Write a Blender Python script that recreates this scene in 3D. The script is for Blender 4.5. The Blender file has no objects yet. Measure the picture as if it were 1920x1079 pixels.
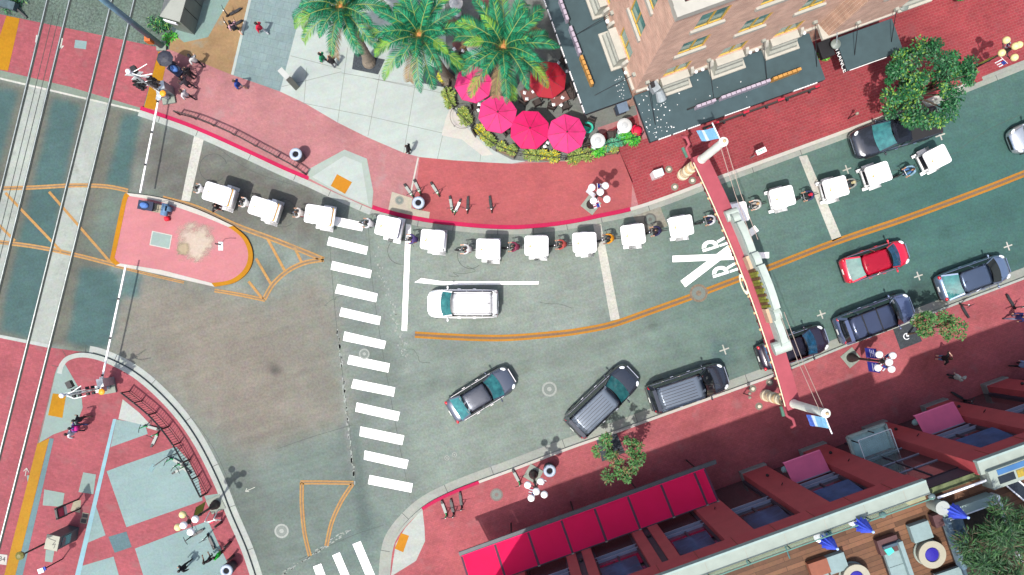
import bpy, bmesh, math, random
import numpy as np
from mathutils import Vector, Matrix, Euler
random.seed(11); np.random.seed(11)
R = math.radians
sc = bpy.context.scene
COL = sc.collection
# ---- camera geometry of the photograph (drone looking straight down) ----
H = 48.24; S = 29.5; NX, NY = 950, 595; W0, H0 = 1920, 1079
def G(px, py, z=0.0):
    k = (1 - z / H) / S
    return Vector(((px - NX) * k, -(py - NY) * k, z))
K = 2.3
def lin1(c):
    c /= 255.0
    return c / 12.92 if c <= .04045 else ((c + .055) / 1.055) ** 2.4
def A(r, g, b, k=None):      # albedo of a sunlit level surface seen as this sRGB colour
    k = k or K
    return tuple(min(.85, max(.002, lin1(c) / k)) for c in (r, g, b))
def L(r, g, b): return tuple(lin1(c) for c in (r, g, b))
# ---------------- materials ----------------
MATS = {}
def mat(name, col, rough=.7, var=.12, scale=2.0, metal=0, bump=0, bscale=None, spec=.4, coat=0, detail=4, var2=None, alpha=None, trans=0, stretch=None, emit=0):
    if name in MATS: return MATS[name]
    m = bpy.data.materials.new(name); m.use_nodes = True; MATS[name] = m
    nt = m.node_tree; b = nt.nodes['Principled BSDF']; N = nt.nodes.new; Lk = nt.links.new
    b.inputs['Roughness'].default_value = rough; b.inputs['Metallic'].default_value = metal
    b.inputs['Specular IOR Level'].default_value = spec
    if coat: b.inputs['Coat Weight'].default_value = coat; b.inputs['Coat Roughness'].default_value = .04
    if trans: b.inputs['Transmission Weight'].default_value = trans
    if alpha is not None: b.inputs['Alpha'].default_value = alpha
    c = (*col[:3], 1)
    b.inputs['Base Color'].default_value = c
    if emit:
        b.inputs['Emission Color'].default_value = c; b.inputs['Emission Strength'].default_value = emit
    if var:
        tc = N('ShaderNodeTexCoord'); n = N('ShaderNodeTexNoise'); vec = tc.outputs['Object']
        if stretch:
            mp = N('ShaderNodeMapping'); mp.inputs['Scale'].default_value = stretch; Lk(vec, mp.inputs['Vector']); vec = mp.outputs['Vector']
        n.inputs['Scale'].default_value = scale; n.inputs['Detail'].default_value = detail; n.inputs['Roughness'].default_value = .62
        Lk(vec, n.inputs['Vector'])
        cr = N('ShaderNodeValToRGB'); cr.color_ramp.elements[0].position = .3; cr.color_ramp.elements[1].position = .7
        lo = var2 or tuple(x * (1 - var) for x in col); hi = col if var2 else tuple(min(.9, x * (1 + var)) for x in col)
        cr.color_ramp.elements[0].color = (*lo, 1); cr.color_ramp.elements[1].color = (*hi, 1)
        Lk(n.outputs['Fac'], cr.inputs['Fac']); Lk(cr.outputs['Color'], b.inputs['Base Color'])
        if bump:
            bp = N('ShaderNodeBump'); bp.inputs['Strength'].default_value = bump; bp.inputs['Distance'].default_value = .02
            n2 = N('ShaderNodeTexNoise'); n2.inputs['Scale'].default_value = bscale or scale * 8; n2.inputs['Detail'].default_value = 3
            Lk(vec, n2.inputs['Vector']); Lk(n2.outputs['Fac'], bp.inputs['Height']); Lk(bp.outputs['Normal'], b.inputs['Normal'])
    return m
def paving(name, col, big=.25, fine=.18, stain=None, brick=None, joint=None, rough=.85, ang=0, hv=.35, hue=.07, streak=.05, sang=R(17)):
    """worn paving: large blotches, fine grain, optional brick joints (size x,y,mortar width,colour)"""
    m = bpy.data.materials.new(name); m.use_nodes = True; MATS[name] = m
    nt = m.node_tree; b = nt.nodes['Principled BSDF']; N = nt.nodes.new; Lk = nt.links.new
    b.inputs['Roughness'].default_value = rough; b.inputs['Specular IOR Level'].default_value = .25
    g = N('ShaderNodeNewGeometry'); pos = g.outputs['Position']
    mp = N('ShaderNodeMapping'); mp.inputs['Rotation'].default_value[2] = -ang; Lk(pos, mp.inputs['Vector'])
    def noise(s, d=5, r=.6):
        n = N('ShaderNodeTexNoise'); n.inputs['Scale'].default_value = s; n.inputs['Detail'].default_value = d; n.inputs['Roughness'].default_value = r
        Lk(pos, n.inputs['Vector']); return n.outputs['Fac']
    def mul(a, fac, lo, hi):
        mr = N('ShaderNodeMapRange'); mr.inputs['From Min'].default_value = .28; mr.inputs['From Max'].default_value = .72
        mr.inputs['To Min'].default_value = lo; mr.inputs['To Max'].default_value = hi; Lk(fac, mr.inputs['Value'])
        mx = N('ShaderNodeMix'); mx.data_type = 'RGBA'; mx.blend_type = 'MULTIPLY'; mx.inputs['Factor'].default_value = 1
        Lk(a, mx.inputs['A']); Lk(mr.outputs['Result'], mx.inputs['B']); return mx.outputs['Result']
    rgb = N('ShaderNodeRGB'); rgb.outputs[0].default_value = (*col, 1); out = rgb.outputs[0]
    if brick:
        bt = N('ShaderNodeTexBrick'); Lk(mp.outputs['Vector'], bt.inputs['Vector'])
        bt.inputs['Scale'].default_value = 1; bt.inputs['Brick Width'].default_value = brick[0]; bt.inputs['Row Height'].default_value = brick[1]
        bt.inputs['Mortar Size'].default_value = brick[2]; bt.inputs['Mortar Smooth'].default_value = .3
        bt.inputs['Color1'].default_value = (*[x * (1 - hv * .5) for x in col], 1); bt.inputs['Color2'].default_value = (*[min(.9, x * (1 + hv * .5)) for x in col], 1)
        bt.inputs['Mortar'].default_value = (*brick[3], 1); bt.offset = brick[4] if len(brick) > 4 else .5
        out = bt.outputs['Color']
    out = mul(out, noise(.35, 6), 1 - big, 1 + big); out = mul(out, noise(7, 5, .7), 1 - fine, 1 + fine); out = mul(out, noise(45, 2), 1 - fine * .7, 1 + fine * .7)
    hn = N('ShaderNodeTexNoise'); hn.inputs['Scale'].default_value = 2.6; hn.inputs['Detail'].default_value = 6; hn.inputs['Roughness'].default_value = .7; Lk(pos, hn.inputs['Vector'])
    hm = N('ShaderNodeVectorMath'); hm.operation = 'MULTIPLY_ADD'; Lk(hn.outputs['Color'], hm.inputs[0]); hm.inputs[1].default_value = (4 * hue,) * 3; hm.inputs[2].default_value = (1 - 2 * hue,) * 3
    mx = N('ShaderNodeMix'); mx.data_type = 'RGBA'; mx.blend_type = 'MULTIPLY'; mx.inputs['Factor'].default_value = 1; Lk(out, mx.inputs['A']); Lk(hm.outputs['Vector'], mx.inputs['B']); out = mx.outputs['Result']
    if streak:
        m3 = N('ShaderNodeMapping'); m3.inputs['Rotation'].default_value[2] = -sang; m4 = N('ShaderNodeMapping'); m4.inputs['Scale'].default_value = (.12, 1.6, 1); Lk(pos, m3.inputs['Vector']); Lk(m3.outputs['Vector'], m4.inputs['Vector'])
        sn = N('ShaderNodeTexNoise'); sn.inputs['Scale'].default_value = 1.5; sn.inputs['Detail'].default_value = 5; Lk(m4.outputs['Vector'], sn.inputs['Vector']); out = mul(out, sn.outputs['Fac'], 1 - streak, 1 + streak)
    if stain:
        mr = N('ShaderNodeMapRange'); mr.inputs['From Min'].default_value = .56; mr.inputs['From Max'].default_value = .72; mr.inputs['To Max'].default_value = .75
        Lk(noise(.8, 7, .65), mr.inputs['Value'])
        mx = N('ShaderNodeMix'); mx.data_type = 'RGBA'; Lk(mr.outputs['Result'], mx.inputs['Factor']); Lk(out, mx.inputs['A']); mx.inputs['B'].default_value = (*stain, 1)
        out = mx.outputs['Result']
    Lk(out, b.inputs['Base Color'])
    bp = N('ShaderNodeBump'); bp.inputs['Strength'].default_value = .25; bp.inputs['Distance'].default_value = .01
    Lk(noise(60, 2), bp.inputs['Height']); Lk(bp.outputs['Normal'], b.inputs['Normal'])
    return m
# ---------------- mesh builder ----------------
class MB:
    def __init__(s): s.bm = bmesh.new()
    def face(s, pts):
        vs = [s.bm.verts.new(p) for p in pts]
        try: return s.bm.faces.new(vs)
        except ValueError: return None
    def box(s, c, size, rz=0, M=None, taper=1):
        hx, hy, hz = [x / 2 for x in size]; vs = []
        for z in (-1, 1):
            t = taper if z > 0 else 1
            for x, y in ((-1, -1), (1, -1), (1, 1), (-1, 1)): vs.append(Vector((x * hx * t, y * hy * t, z * hz)))
        m = M or Matrix.Rotation(rz, 4, 'Z'); vs = [s.bm.verts.new(m @ v + Vector(c)) for v in vs]
        for f in ((3, 2, 1, 0), (4, 5, 6, 7), (0, 1, 5, 4), (1, 2, 6, 5), (2, 3, 7, 6), (3, 0, 4, 7)): s.bm.faces.new([vs[i] for i in f])
        return s
    def bar(s, a, b, w, h=None):
        """box beam from a to b, w wide, h thick"""
        a, b = Vector(a), Vector(b); d = b - a; l = d.length
        if l < 1e-6: return s
        up = Vector((0, 0, 1)) if abs(d.normalized().z) < .98 else Vector((1, 0, 0))
        x = d.normalized(); y = up.cross(x).normalized(); z = x.cross(y)
        M = Matrix((x, y, z)).transposed().to_4x4()
        return s.box((a + b) / 2, (l, w, h or w), M=M)
    def prism(s, pts, z0, z1, taper=None):
        n = len(pts); lo = [s.bm.verts.new((p[0], p[1], z0)) for p in pts]
        c = sum((Vector(p[:2]) for p in pts), Vector((0, 0))) / n
        hi = [s.bm.verts.new((*(c + (Vector(p[:2]) - c) * (taper or 1)), z1)) for p in pts]
        ar = sum(pts[i][0] * pts[(i + 1) % n][1] - pts[(i + 1) % n][0] * pts[i][1] for i in range(n))
        if ar < 0: lo.reverse(); hi.reverse()
        s.bm.faces.new(hi); s.bm.faces.new(lo[::-1])
        for i in range(n): s.bm.faces.new((lo[i], lo[(i + 1) % n], hi[(i + 1) % n], hi[i]))
        return s
    def tube(s, pts, rad, n=8, caps=True):
        pts = [Vector(p) for p in pts]; rings = []
        rad = rad if hasattr(rad, '__len__') else [rad] * len(pts)
        up = None
        for i, p in enumerate(pts):
            d = (pts[min(i + 1, len(pts) - 1)] - pts[max(i - 1, 0)])
            d = d.normalized() if d.length > 1e-9 else Vector((0, 0, 1))
            if up is None: up = Vector((0, 0, 1)) if abs(d.z) < .9 else Vector((1, 0, 0))
            x = (up - d * up.dot(d))
            x = x.normalized() if x.length > 1e-6 else d.orthogonal().normalized()
            up = x; y = d.cross(x)
            rings.append([s.bm.verts.new(p + (x * math.cos(2 * math.pi * j / n) + y * math.sin(2 * math.pi * j / n)) * rad[i]) for j in range(n)])
        for a, b in zip(rings, rings[1:]):
            for j in range(n): s.bm.faces.new((a[j], a[(j + 1) % n], b[(j + 1) % n], b[j]))
        if caps:
            s.bm.faces.new(rings[0][::-1]); s.bm.faces.new(rings[-1])
        return s
    def lathe(s, prof, c=(0, 0, 0), n=16, M=None, caps=True):
        c = Vector(c); rings = []
        for r, z in prof:
            ring = []
            for j in range(n):
                v = Vector((r * math.cos(2 * math.pi * j / n), r * math.sin(2 * math.pi * j / n), z))
                ring.append(s.bm.verts.new((M @ v if M else v) + c))
            rings.append(ring)
        for a, b in zip(rings, rings[1:]):
            for j in range(n): s.bm.faces.new((a[j], a[(j + 1) % n], b[(j + 1) % n], b[j]))
        if caps:
            s.bm.faces.new(rings[0][::-1]); s.bm.faces.new(rings[-1])
        return s
    def ball(s, c, r, n=12, sc_=(1, 1, 1), M=None):
        prof = [(max(.002, r * math.sin(math.pi * i / (n // 2 + 2))), -r * math.cos(math.pi * i / (n // 2 + 2))) for i in range(n // 2 + 3)]
        D = Matrix.Diagonal((*sc_, 1)); return s.lathe(prof, c, n, (M @ D) if M else D)
    def grid(s, f, nu, nv):
        g = [[s.bm.verts.new(f(i / nu, j / nv)) for j in range(nv + 1)] for i in range(nu + 1)]
        for i in range(nu):
            for j in range(nv): s.bm.faces.new((g[i][j], g[i + 1][j], g[i + 1][j + 1], g[i][j + 1]))
        return s
    def ribbon(s, pts, w, z):
        """flat strip along 2d pts"""
        L_, R_ = offset(pts, w / 2), offset(pts, -w / 2)
        for i in range(len(pts) - 1):
            s.face([(*L_[i], z), (*R_[i], z), (*R_[i + 1], z), (*L_[i + 1], z)])
        return s
    def leaf(s, c, d, l, w, up=None):
        d = Vector(d).normalized(); side = d.cross(up or Vector((random.uniform(-1, 1), random.uniform(-1, 1), 1)))
        side = side.normalized() if side.length > 1e-5 else Vector((1, 0, 0)); c = Vector(c)
        return s.face([c - d * l * .5, c + side * w * .5, c + d * l * .5, c - side * w * .5])
    def bevel(s, w, seg=2):
        es = [e for e in s.bm.edges if len(e.link_faces) == 2 and e.calc_face_angle(0) > .6]
        bmesh.ops.bevel(s.bm, geom=es, offset=w, segments=seg, profile=.5, affect='EDGES'); return s
    def subdiv(s, n=1):
        s._sub = n; return s
    def build(s, name, m, parent=None, smooth=False, world=False, fix=True, recenter=None):
        me = bpy.data.meshes.new(name)
        if fix: bmesh.ops.recalc_face_normals(s.bm, faces=s.bm.faces)
        if parent is not None and world: s.bm.transform(WM(parent).inverted())
        o = bpy.data.objects.new(name, me)
        if recenter is None: recenter = parent is None and not smooth == 'keep'
        if recenter and len(s.bm.verts):
            cs = [v.co for v in s.bm.verts]
            lo = Vector([min(c[i] for c in cs) for i in range(3)]); hi = Vector([max(c[i] for c in cs) for i in range(3)])
            q = Vector(((lo.x + hi.x) / 2, (lo.y + hi.y) / 2, lo.z)); s.bm.transform(Matrix.Translation(-q)); o.location = q
        s.bm.to_mesh(me); s.bm.free()
        for x in (m if isinstance(m, (list, tuple)) else [m]): me.materials.append(x)
        if smooth: me.polygons.foreach_set('use_smooth', [True] * len(me.polygons))
        if getattr(s, '_sub', 0):
            md = o.modifiers.new('sub', 'SUBSURF'); md.levels = md.render_levels = s._sub
        COL.objects.link(o); o.parent = parent
        return o
def WM(o):
    M = Matrix.LocRotScale(o.location, o.rotation_euler, o.scale)
    return WM(o.parent) @ M if o.parent else M
def offset(pts, d):
    out = []; P = [Vector(p[:2]) for p in pts]
    for i, p in enumerate(P):
        t = (P[min(i + 1, len(P) - 1)] - P[max(i - 1, 0)]).normalized()
        out.append(p + Vector((-t.y, t.x)) * d)
    return out
def cat(pts, n=6, closed=False):
    """Catmull-Rom through 2d/3d pts"""
    P = [Vector(p) for p in pts]; N_ = len(P); out = []
    for i in range(N_ if closed else N_ - 1):
        p0, p1, p2, p3 = (P[(i - 1) % N_] if closed or i > 0 else P[0], P[i], P[(i + 1) % N_], P[(i + 2) % N_] if closed or i + 2 < N_ else P[-1])
        for k in range(n):
            t = k / n
            out.append(.5 * ((2 * p1) + (-p0 + p2) * t + (2 * p0 - 5 * p1 + 4 * p2 - p3) * t * t + (-p0 + 3 * p1 - 3 * p2 + p3) * t ** 3))
    if not closed: out.append(P[-1])
    return out
def gp(pts, z=0): return [G(p[0], p[1], z) for p in pts]
def tag(o, label=None, cat_=None, group=None, kind=None):
    if label: o['label'] = label
    if cat_: o['category'] = cat_
    if group: o['group'] = group
    if kind: o['kind'] = kind
    return o
def thing(name, label, cat_, loc=(0, 0, 0), rz=0, group=None):
    o = bpy.data.objects.new(name, None); COL.objects.link(o); o.location = loc; o.rotation_euler = (0, 0, rz); o.empty_display_size = .3
    return tag(o, label, cat_, group)
def copy_tree(o, loc=None, rz=None, label=None, group=None, parent=None):
    c = o.copy(); COL.objects.link(c); c.parent = parent
    for ch in [x for x in o.children]: copy_tree(ch, parent=c)
    if loc is not None: c.location = loc
    if rz is not None: c.rotation_euler = (0, 0, rz)
    if label: c['label'] = label
    if group: c['group'] = group
    return c
def ground(name, pts, z, m):
    """flat sheet whose outline projects on the photo's pixels"""
    b = MB(); b.face([G(p[0], p[1], z) for p in pts]); o = b.build(name, m, recenter=False)
    return tag(o, kind='structure')
def strip(b, pts, wpx, z):   # a painted line in pixels
    b.ribbon([G(p[0], p[1], z)[:2] for p in pts], wpx / S * (1 - z / H), z)
def text_mesh(txt, size, name='t'):
    cu = bpy.data.curves.new(name, 'FONT'); cu.body = txt; cu.size = size; cu.align_x = 'CENTER'; cu.align_y = 'CENTER'; cu.extrude = .004
    o = bpy.data.objects.new(name, cu); COL.objects.link(o); dg = bpy.context.evaluated_depsgraph_get()
    me = bpy.data.meshes.new_from_object(o.evaluated_get(dg)); bpy.data.objects.remove(o); return me
# ---------------- camera, light, world ----------------
cam = bpy.data.cameras.new('camera'); co = bpy.data.objects.new('camera', cam); COL.objects.link(co); sc.camera = co
cam.sensor_width = 36; cam.lens = 36 * (H * S) / W0; cam.clip_end = 400
co.location = (0, 0, H)
cam.shift_x = (W0 / 2 - NX) / W0; cam.shift_y = (NY - H0 / 2) / W0
SD = Vector((-.26, -.372, 1)).normalized()
sun = bpy.data.lights.new('sun', 'SUN'); so = bpy.data.objects.new('sun', sun); COL.objects.link(so)
sun.energy = 3.4; sun.angle = R(.8); sun.color = (1, .965, .91); so.location = (-20, -30, 60)
so.rotation_euler = SD.to_track_quat('Z', 'Y').to_euler()
w = bpy.data.worlds.new('World'); sc.world = w; w.use_nodes = True
sk = w.node_tree.nodes.new('ShaderNodeTexSky'); sk.sky_type = 'NISHITA'; sk.sun_disc = False
sk.sun_elevation = math.asin(SD.z); sk.sun_rotation = math.atan2(SD.x, SD.y); sk.air_density = 1.0; sk.dust_density = 3.5
bg = w.node_tree.nodes['Background']; bg.inputs['Strength'].default_value = .145
w.node_tree.links.new(sk.outputs['Color'], bg.inputs['Color'])
sc.view_settings.view_transform = 'Standard'; sc.view_settings.look = 'None'; sc.view_settings.exposure = .66; sc.view_settings.gamma = 1
# ======================= GROUND =======================
K_N = cat([(262,206),(300,219),(345,235),(400,258),(470,290),(530,318),(577,338),(620,358),(660,376),(697,392),(730,402),(763,410),(807,418),(850,423),(905,428),(960,430),(1000,428),(1040,424),(1085,417),(1127,408),(1183,396),(1250,374),(1323,346),(1380,325),(1440,303),(1500,281),(1563,258),(1633,232),(1730,196),(1820,160),(1920,120),(2060,64)], 4)
K_S = cat([(726,1100),(731,1035),(747,997),(790,953),(840,925),(897,902),(960,879),(1060,841),(1157,807),(1243,776),(1403,719),(1480,690),(1587,646),(1707,601),(1800,565),(1920,520),(2060,464)], 4)
K_W = cat([(107,700),(112,682),(128,667),(160,662),(205,674),(262,706),(322,762),(368,824),(408,902),(432,963),(462,1033),(484,1100)], 6)
ISL = cat([(237,362),(300,371),(370,393),(437,424)], 4)[:-1] + cat([(437,424),(463,447),(474,478),(466,508),(440,530),(402,538)], 5)[:-1] + [(402,538),(300,515),(217,498)] + cat([(217,498),(207,488),(209,472),(229,376),(237,362)], 3)[1:-1]
# ---- asphalt sheet with worn areas as a colour attribute (patches, old repairs) ----
ST = 4; gx = np.arange(-120, 2045, ST); gy = np.arange(-120, 1205, ST); PX, PY = np.meshgrid(gx, gy)
def inside(poly):
    m = np.zeros(PX.shape, bool); n = len(poly)
    for i in range(n):
        x1, y1 = poly[i]; x2, y2 = poly[(i + 1) % n]
        if y1 == y2: continue
        c = ((y1 > PY) != (y2 > PY)) & (PX < (x2 - x1) * (PY - y1) / (y2 - y1) + x1); m ^= c
    return m.astype(float)
def blur(a, r):
    if r < 1: return a
    k = np.ones(2 * r + 1) / (2 * r + 1)
    for _ in range(2):
        a = np.apply_along_axis(lambda v: np.convolve(np.pad(v, r, 'edge'), k, 'valid'), 0, a); a = np.apply_along_axis(lambda v: np.convolve(np.pad(v, r, 'edge'), k, 'valid'), 1, a)
    return a
def vnoise(cell, seed):
    rs = np.random.RandomState(seed); h, w_ = PX.shape; g = rs.rand(h // cell + 3, w_ // cell + 3)
    yy, xx = np.mgrid[0:h, 0:w_] / cell; y0, x0 = yy.astype(int), xx.astype(int); fy, fx = yy - y0, xx - x0
    fy, fx = fy * fy * (3 - 2 * fy), fx * fx * (3 - 2 * fx)
    return (g[y0, x0] * (1 - fy) * (1 - fx) + g[y0 + 1, x0] * fy * (1 - fx) + g[y0, x0 + 1] * (1 - fy) * fx + g[y0 + 1, x0 + 1] * fy * fx)
tint = np.empty(PX.shape + (3,)); tint[:] = A(148, 162, 152)
def paint(poly, col, soft=2, amt=1.0, rag=0):
    m = blur(inside(poly), soft)
    if rag: m = np.clip(m + (vnoise(6, int(rag * 97)) - .5) * rag * (m > .02) * (m < .98), 0, 1)
    tint[:] = tint * (1 - m[..., None] * amt) + np.array(A(*col)) * m[..., None] * amt
paint([(1290,200),(2100,0),(2100,800),(1250,800),(1180,640)], (108,142,133), 40, .9)
paint([(1560,200),(2100,0),(2100,560),(1560,640)], (72,118,113), 30, .9)
paint([(770,420),(1180,400),(1180,640),(770,650)], (162,174,164), 14, .85)
paint([(770,650),(1130,640),(1130,830),(770,940)], (152,166,156), 12, .7)
paint([(240,215),(400,260),(620,365),(620,470),(440,430),(310,370),(250,360)], (122,122,114), 7, 1, .5)
paint([(240,500),(400,545),(500,565),(610,490),(628,560),(662,795),(522,842),(455,850),(340,760),(260,700),(190,655)], (152,150,138), 6, 1, .35)
paint([(240,520),(420,560),(520,600),(560,760),(520,835),(470,845),(400,790),(330,730)], (156,147,134), 10, .7)
paint([(522,845),(662,800),(690,1000),(590,1050),(540,1079),(480,1079),(450,960),(500,860)], (132,148,140), 4, .9)
paint([(350,760),(440,840),(520,1000),(500,1100),(480,1079),(430,930),(400,830)], (112,120,112), 8, .8)
paint([(300,720),(420,880),(470,1010),(490,1100),(470,1079),(430,930),(380,820),(300,740)], (96,112,108), 4, .8)
paint([(616,380),(690,420),(790,930),(690,930)], (138,150,143), 2, .8)
paint([(690,960),(780,930),(720,1000),(705,1079),(560,1079),(660,1010)], (96,125,122), 8, .7)
paint([(640,800),(668,800),(700,1010),(676,1010)], (100,118,115), 2, .7)
# tram crossing: teal repairs and brown edges
paint([(-120,140),(0,150),(262,212),(245,360),(165,660),(0,634),(-120,630)], (122,124,112), 1)
for q in ([(-20,160),(35,170),(-20,380)],[(100,185),(150,195),(65,640),(0,620),(10,560)],[(232,212),(265,215),(250,300),(240,355),(195,350)],[(150,500),(222,510),(232,540),(205,655),(165,655),(125,640)]):
    paint(q, (86,118,116), 1, 1, .3)
paint([(205,350),(235,360),(205,480),(160,470)], (122,140,130), 3)
paint([(225,505),(265,513),(262,560),(228,555)], (105,135,132), 1)
# patch edges, tyre tracks, oil, one bluish dark patch
for q, c, s_, a_ in [([(490,500),(515,498),(510,530),(495,535)],(100,100,96),2,.8), ([(500,690),(520,685),(530,700),(515,705)],(95,92,90),1,.9), ([(455,905),(485,905),(480,925),(460,925)],(120,125,120),1,.5),
    ([(760,715),(880,680),(980,655),(980,665),(880,692),(770,735)],(110,125,118),5,.5), ([(1335,640),(1355,640),(1365,690),(1345,690)],(84,118,122),3,.8), ([(1640,560),(1690,560),(1700,600),(1640,590)],(60,75,72),3,.8),  # middle quad is a bluish dark patch left of the arch
    ([(1700,540),(1740,530),(1755,575),(1715,585)],(62,78,76),3,.8), ([(745,500),(760,560),(770,610),(750,600)],(160,175,165),3,.5), ([(640,600),(655,800),(668,900),(660,900),(645,800)],(170,175,168),1,.6)]:
    paint(q, c, s_, a_, .6)
rs = random.Random(15)
for i in range(26):   # worn wheel tracks and oily drips along the lanes
    t = rs.uniform(0, 1); x0 = 800 + 900 * t; y0 = (690 if i % 2 else 480) - (x0 - 800) * .23 - (x0 > 1100) * (x0 - 1100) * .13 + rs.uniform(-45, 45); L0 = rs.uniform(60, 170); w0 = rs.uniform(3, 7); sl = -.12 if x0 < 1050 else -.36
    e = blur(inside([(x0 - L0, y0 - L0 * sl - w0), (x0 + L0, y0 + L0 * sl - w0), (x0 + L0, y0 + L0 * sl + w0), (x0 - L0, y0 - L0 * sl + w0)]), 2) * (.5 + vnoise(8, 100 + i)); tint *= 1 - rs.choice([.10, .14, -.05]) * e[..., None]
for i in range(60):
    t = rs.uniform(0, 1); x0 = 1060 + 820 * t; y0 = 800 - (x0 - 1060) * .36 + rs.uniform(-34, 4); r_ = rs.uniform(2, 6); e = blur(inside([(x0 - r_, y0 - r_), (x0 + r_, y0 - r_ * .6), (x0 + r_, y0 + r_), (x0 - r_, y0 + r_)]), 1); tint *= 1 - rs.uniform(.1, .35) * e[..., None]
rs = random.Random(5)
for i in range(230):
    x, y = rs.uniform(180, 1900), rs.uniform(210, 1070); r = rs.uniform(3, 12); k = rs.choice([.82, .86, 1.1])
    e = blur(inside([(x + r * rs.uniform(.6, 1.5) * math.cos(t), y + r * rs.uniform(.5, 1.2) * math.sin(t)) for t in [j * .785 for j in range(8)]]), 1)
    tint *= 1 + (k - 1) * e[..., None]
tint *= (.93 + .14 * vnoise(14, 3) + .12 * (vnoise(4, 4) - .5) + .1 * (vnoise(40, 9) - .5))[..., None]
me = bpy.data.meshes.new('road'); ny, nx = PX.shape
vco = np.stack([(PX - NX) / S, -(PY - NY) / S, np.zeros(PX.shape)], -1).reshape(-1, 3)
idx = np.arange(nx * ny).reshape(ny, nx); q = np.stack([idx[1:, :-1], idx[1:, 1:], idx[:-1, 1:], idx[:-1, :-1]], -1).reshape(-1, 4)
me.vertices.add(len(vco)); me.vertices.foreach_set('co', vco.ravel()); me.loops.add(q.size); me.loops.foreach_set('vertex_index', q.ravel())
me.polygons.add(len(q)); me.polygons.foreach_set('loop_start', np.arange(0, q.size, 4)); me.update(calc_edges=True)
at = me.color_attributes.new('tint', 'FLOAT_COLOR', 'POINT'); at.data.foreach_set('color', np.concatenate([tint.reshape(-1, 3), np.ones((nx * ny, 1))], 1).ravel())
m = paving('asphalt', (1, 1, 1), .10, .22, hue=.10, streak=.08); nt = m.node_tree
ca = nt.nodes.new('ShaderNodeVertexColor'); ca.layer_name = 'tint'
for n in nt.nodes:
    if n.type == 'RGB':
        for l in list(n.outputs[0].links): nt.links.new(ca.outputs['Color'], l.to_socket)
me.materials.append(m); ro = bpy.data.objects.new('road', me); COL.objects.link(ro); tag(ro, kind='structure')
b = MB(); b.box((0, 0, -.3), (400, 400, .4)); tag(b.build('ground', mat('earth', A(130, 135, 125), .95, .2, .5), recenter=False), kind='structure')
# ---- paving materials ----
M_pink = paving('pink_paving', A(205, 140, 142), .2, .13, stain=A(198, 164, 162), brick=(.22, .11, .006, A(196, 136, 138)), ang=R(-25), hv=.1)
M_rose = paving('rose_paving', A(203, 106, 108), .13, .12, brick=(.22, .11, .006, A(190, 100, 102)), ang=R(-10), hv=.12)
M_red = paving('red_brick_paving', A(182, 74, 82), .18, .16, stain=A(170, 96, 100), brick=(.34, .17, .016, A(186, 108, 108)), ang=R(20), hv=.22)
M_south = paving('south_brick_paving', A(202, 108, 114), .24, .16, stain=A(184, 130, 132), brick=(.22, .11, .006, A(172, 96, 98)), ang=R(20), hv=.16)
M_cross = paving('crossing_paving', A(190, 100, 108), .16, .16, stain=A(176, 122, 122), brick=(.25, .125, .008, A(175, 100, 104)), ang=R(-14), hv=.2)
M_conc = paving('pale_concrete', A(208, 220, 213), .08, .06)
M_gut = paving('gutter_concrete', A(186, 192, 182), .14, .12)
M_gutW = paving('gutter_concrete_pale', A(206, 214, 206), .1, .1)
M_teal = paving('teal_tile', A(160, 188, 186), .1, .12, hv=.1)
M_plaza = paving('bluegrey_pavers', A(150, 174, 174), .1, .12, brick=(.5, .5, .012, A(130, 152, 152)), ang=R(-14), hv=.12)
M_tan = paving('sandy_ground', A(186, 152, 110), .22, .16, stain=A(150, 168, 160))
M_ball = paving('track_ballast', A(112, 130, 118), .2, .6)
M_slab = paving('track_slab', A(192, 200, 190), .14, .12, stain=A(150, 155, 146))
M_greystrip = paving('grey_strip', A(148, 162, 146), .12, .12)
M_patio = paving('patio_floor', A(140, 144, 138), .15, .16, stain=A(110, 116, 112))
M_ramp = paving('ramp_concrete', A(164, 186, 178), .08, .08)
M_white = paving('white_paint', A(246, 246, 242, 1.1), .04, .1)
M_white2 = paving('worn_white_paint', A(226, 226, 214), .16, .2)
M_yel = paving('faded_yellow_paint', A(216, 166, 100), .12, .2, stain=A(170, 150, 120))
M_oran = paving('yellow_centre_paint', A(212, 146, 50), .1, .14)
M_tan2 = paving('worn_tan_gap', A(150, 124, 100), .1, .14)
M_pad = paving('yellow_tactile', A(206, 146, 12), .12, .12)
M_padp = paving('orange_tactile', A(222, 150, 34), .1, .1)
M_kred = paving('red_kerb_paint', A(222, 38, 96), .1, .1)
M_kwht = paving('white_kerb', A(232, 228, 218), .06, .08)
M_kyel = paving('yellow_kerb', A(216, 148, 20), .1, .1)
M_joint = mat('joint_line', A(150, 156, 150), .9, 0)
M_dark = mat('dark_joint', A(90, 96, 92), .9, 0)
HS = .14
def slabprism(name, pts, m, h=HS, z0=-.05):
    bmx = MB(); P = gp(pts, h); bmx.prism([(p.x, p.y) for p in P], z0, h); return tag(bmx.build(name, m, recenter=False), kind='structure')
off = lambda pts, d: offset(pts, d)
KNi = [(p.x, p.y) for p in off(K_N, 0)]
# North pavement
N_left = [(2060,-140),(330,-140),(322,60),(317,93),(297,97),(270,202)]
slabprism('north_pavement', KNi + N_left, M_pink)
# south-east pavement / south-west plaza
slabprism('south_pavement', [(p.x, p.y) for p in K_S] + [(2060,1200),(715,1200)], M_south)
slabprism('southwest_plaza', [(p.x, p.y) for p in K_W] + [(480,1200),(-60,1200),(7,1079),(72,830),(100,715)], M_cross)
slabprism('traffic_island', ISL, paving('island_paving', A(226, 148, 152), .08, .1), HS)
z = HS + .004
def gnd(name, pts, m, dz=0.0): return ground(name, pts, z + dz, m)
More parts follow.
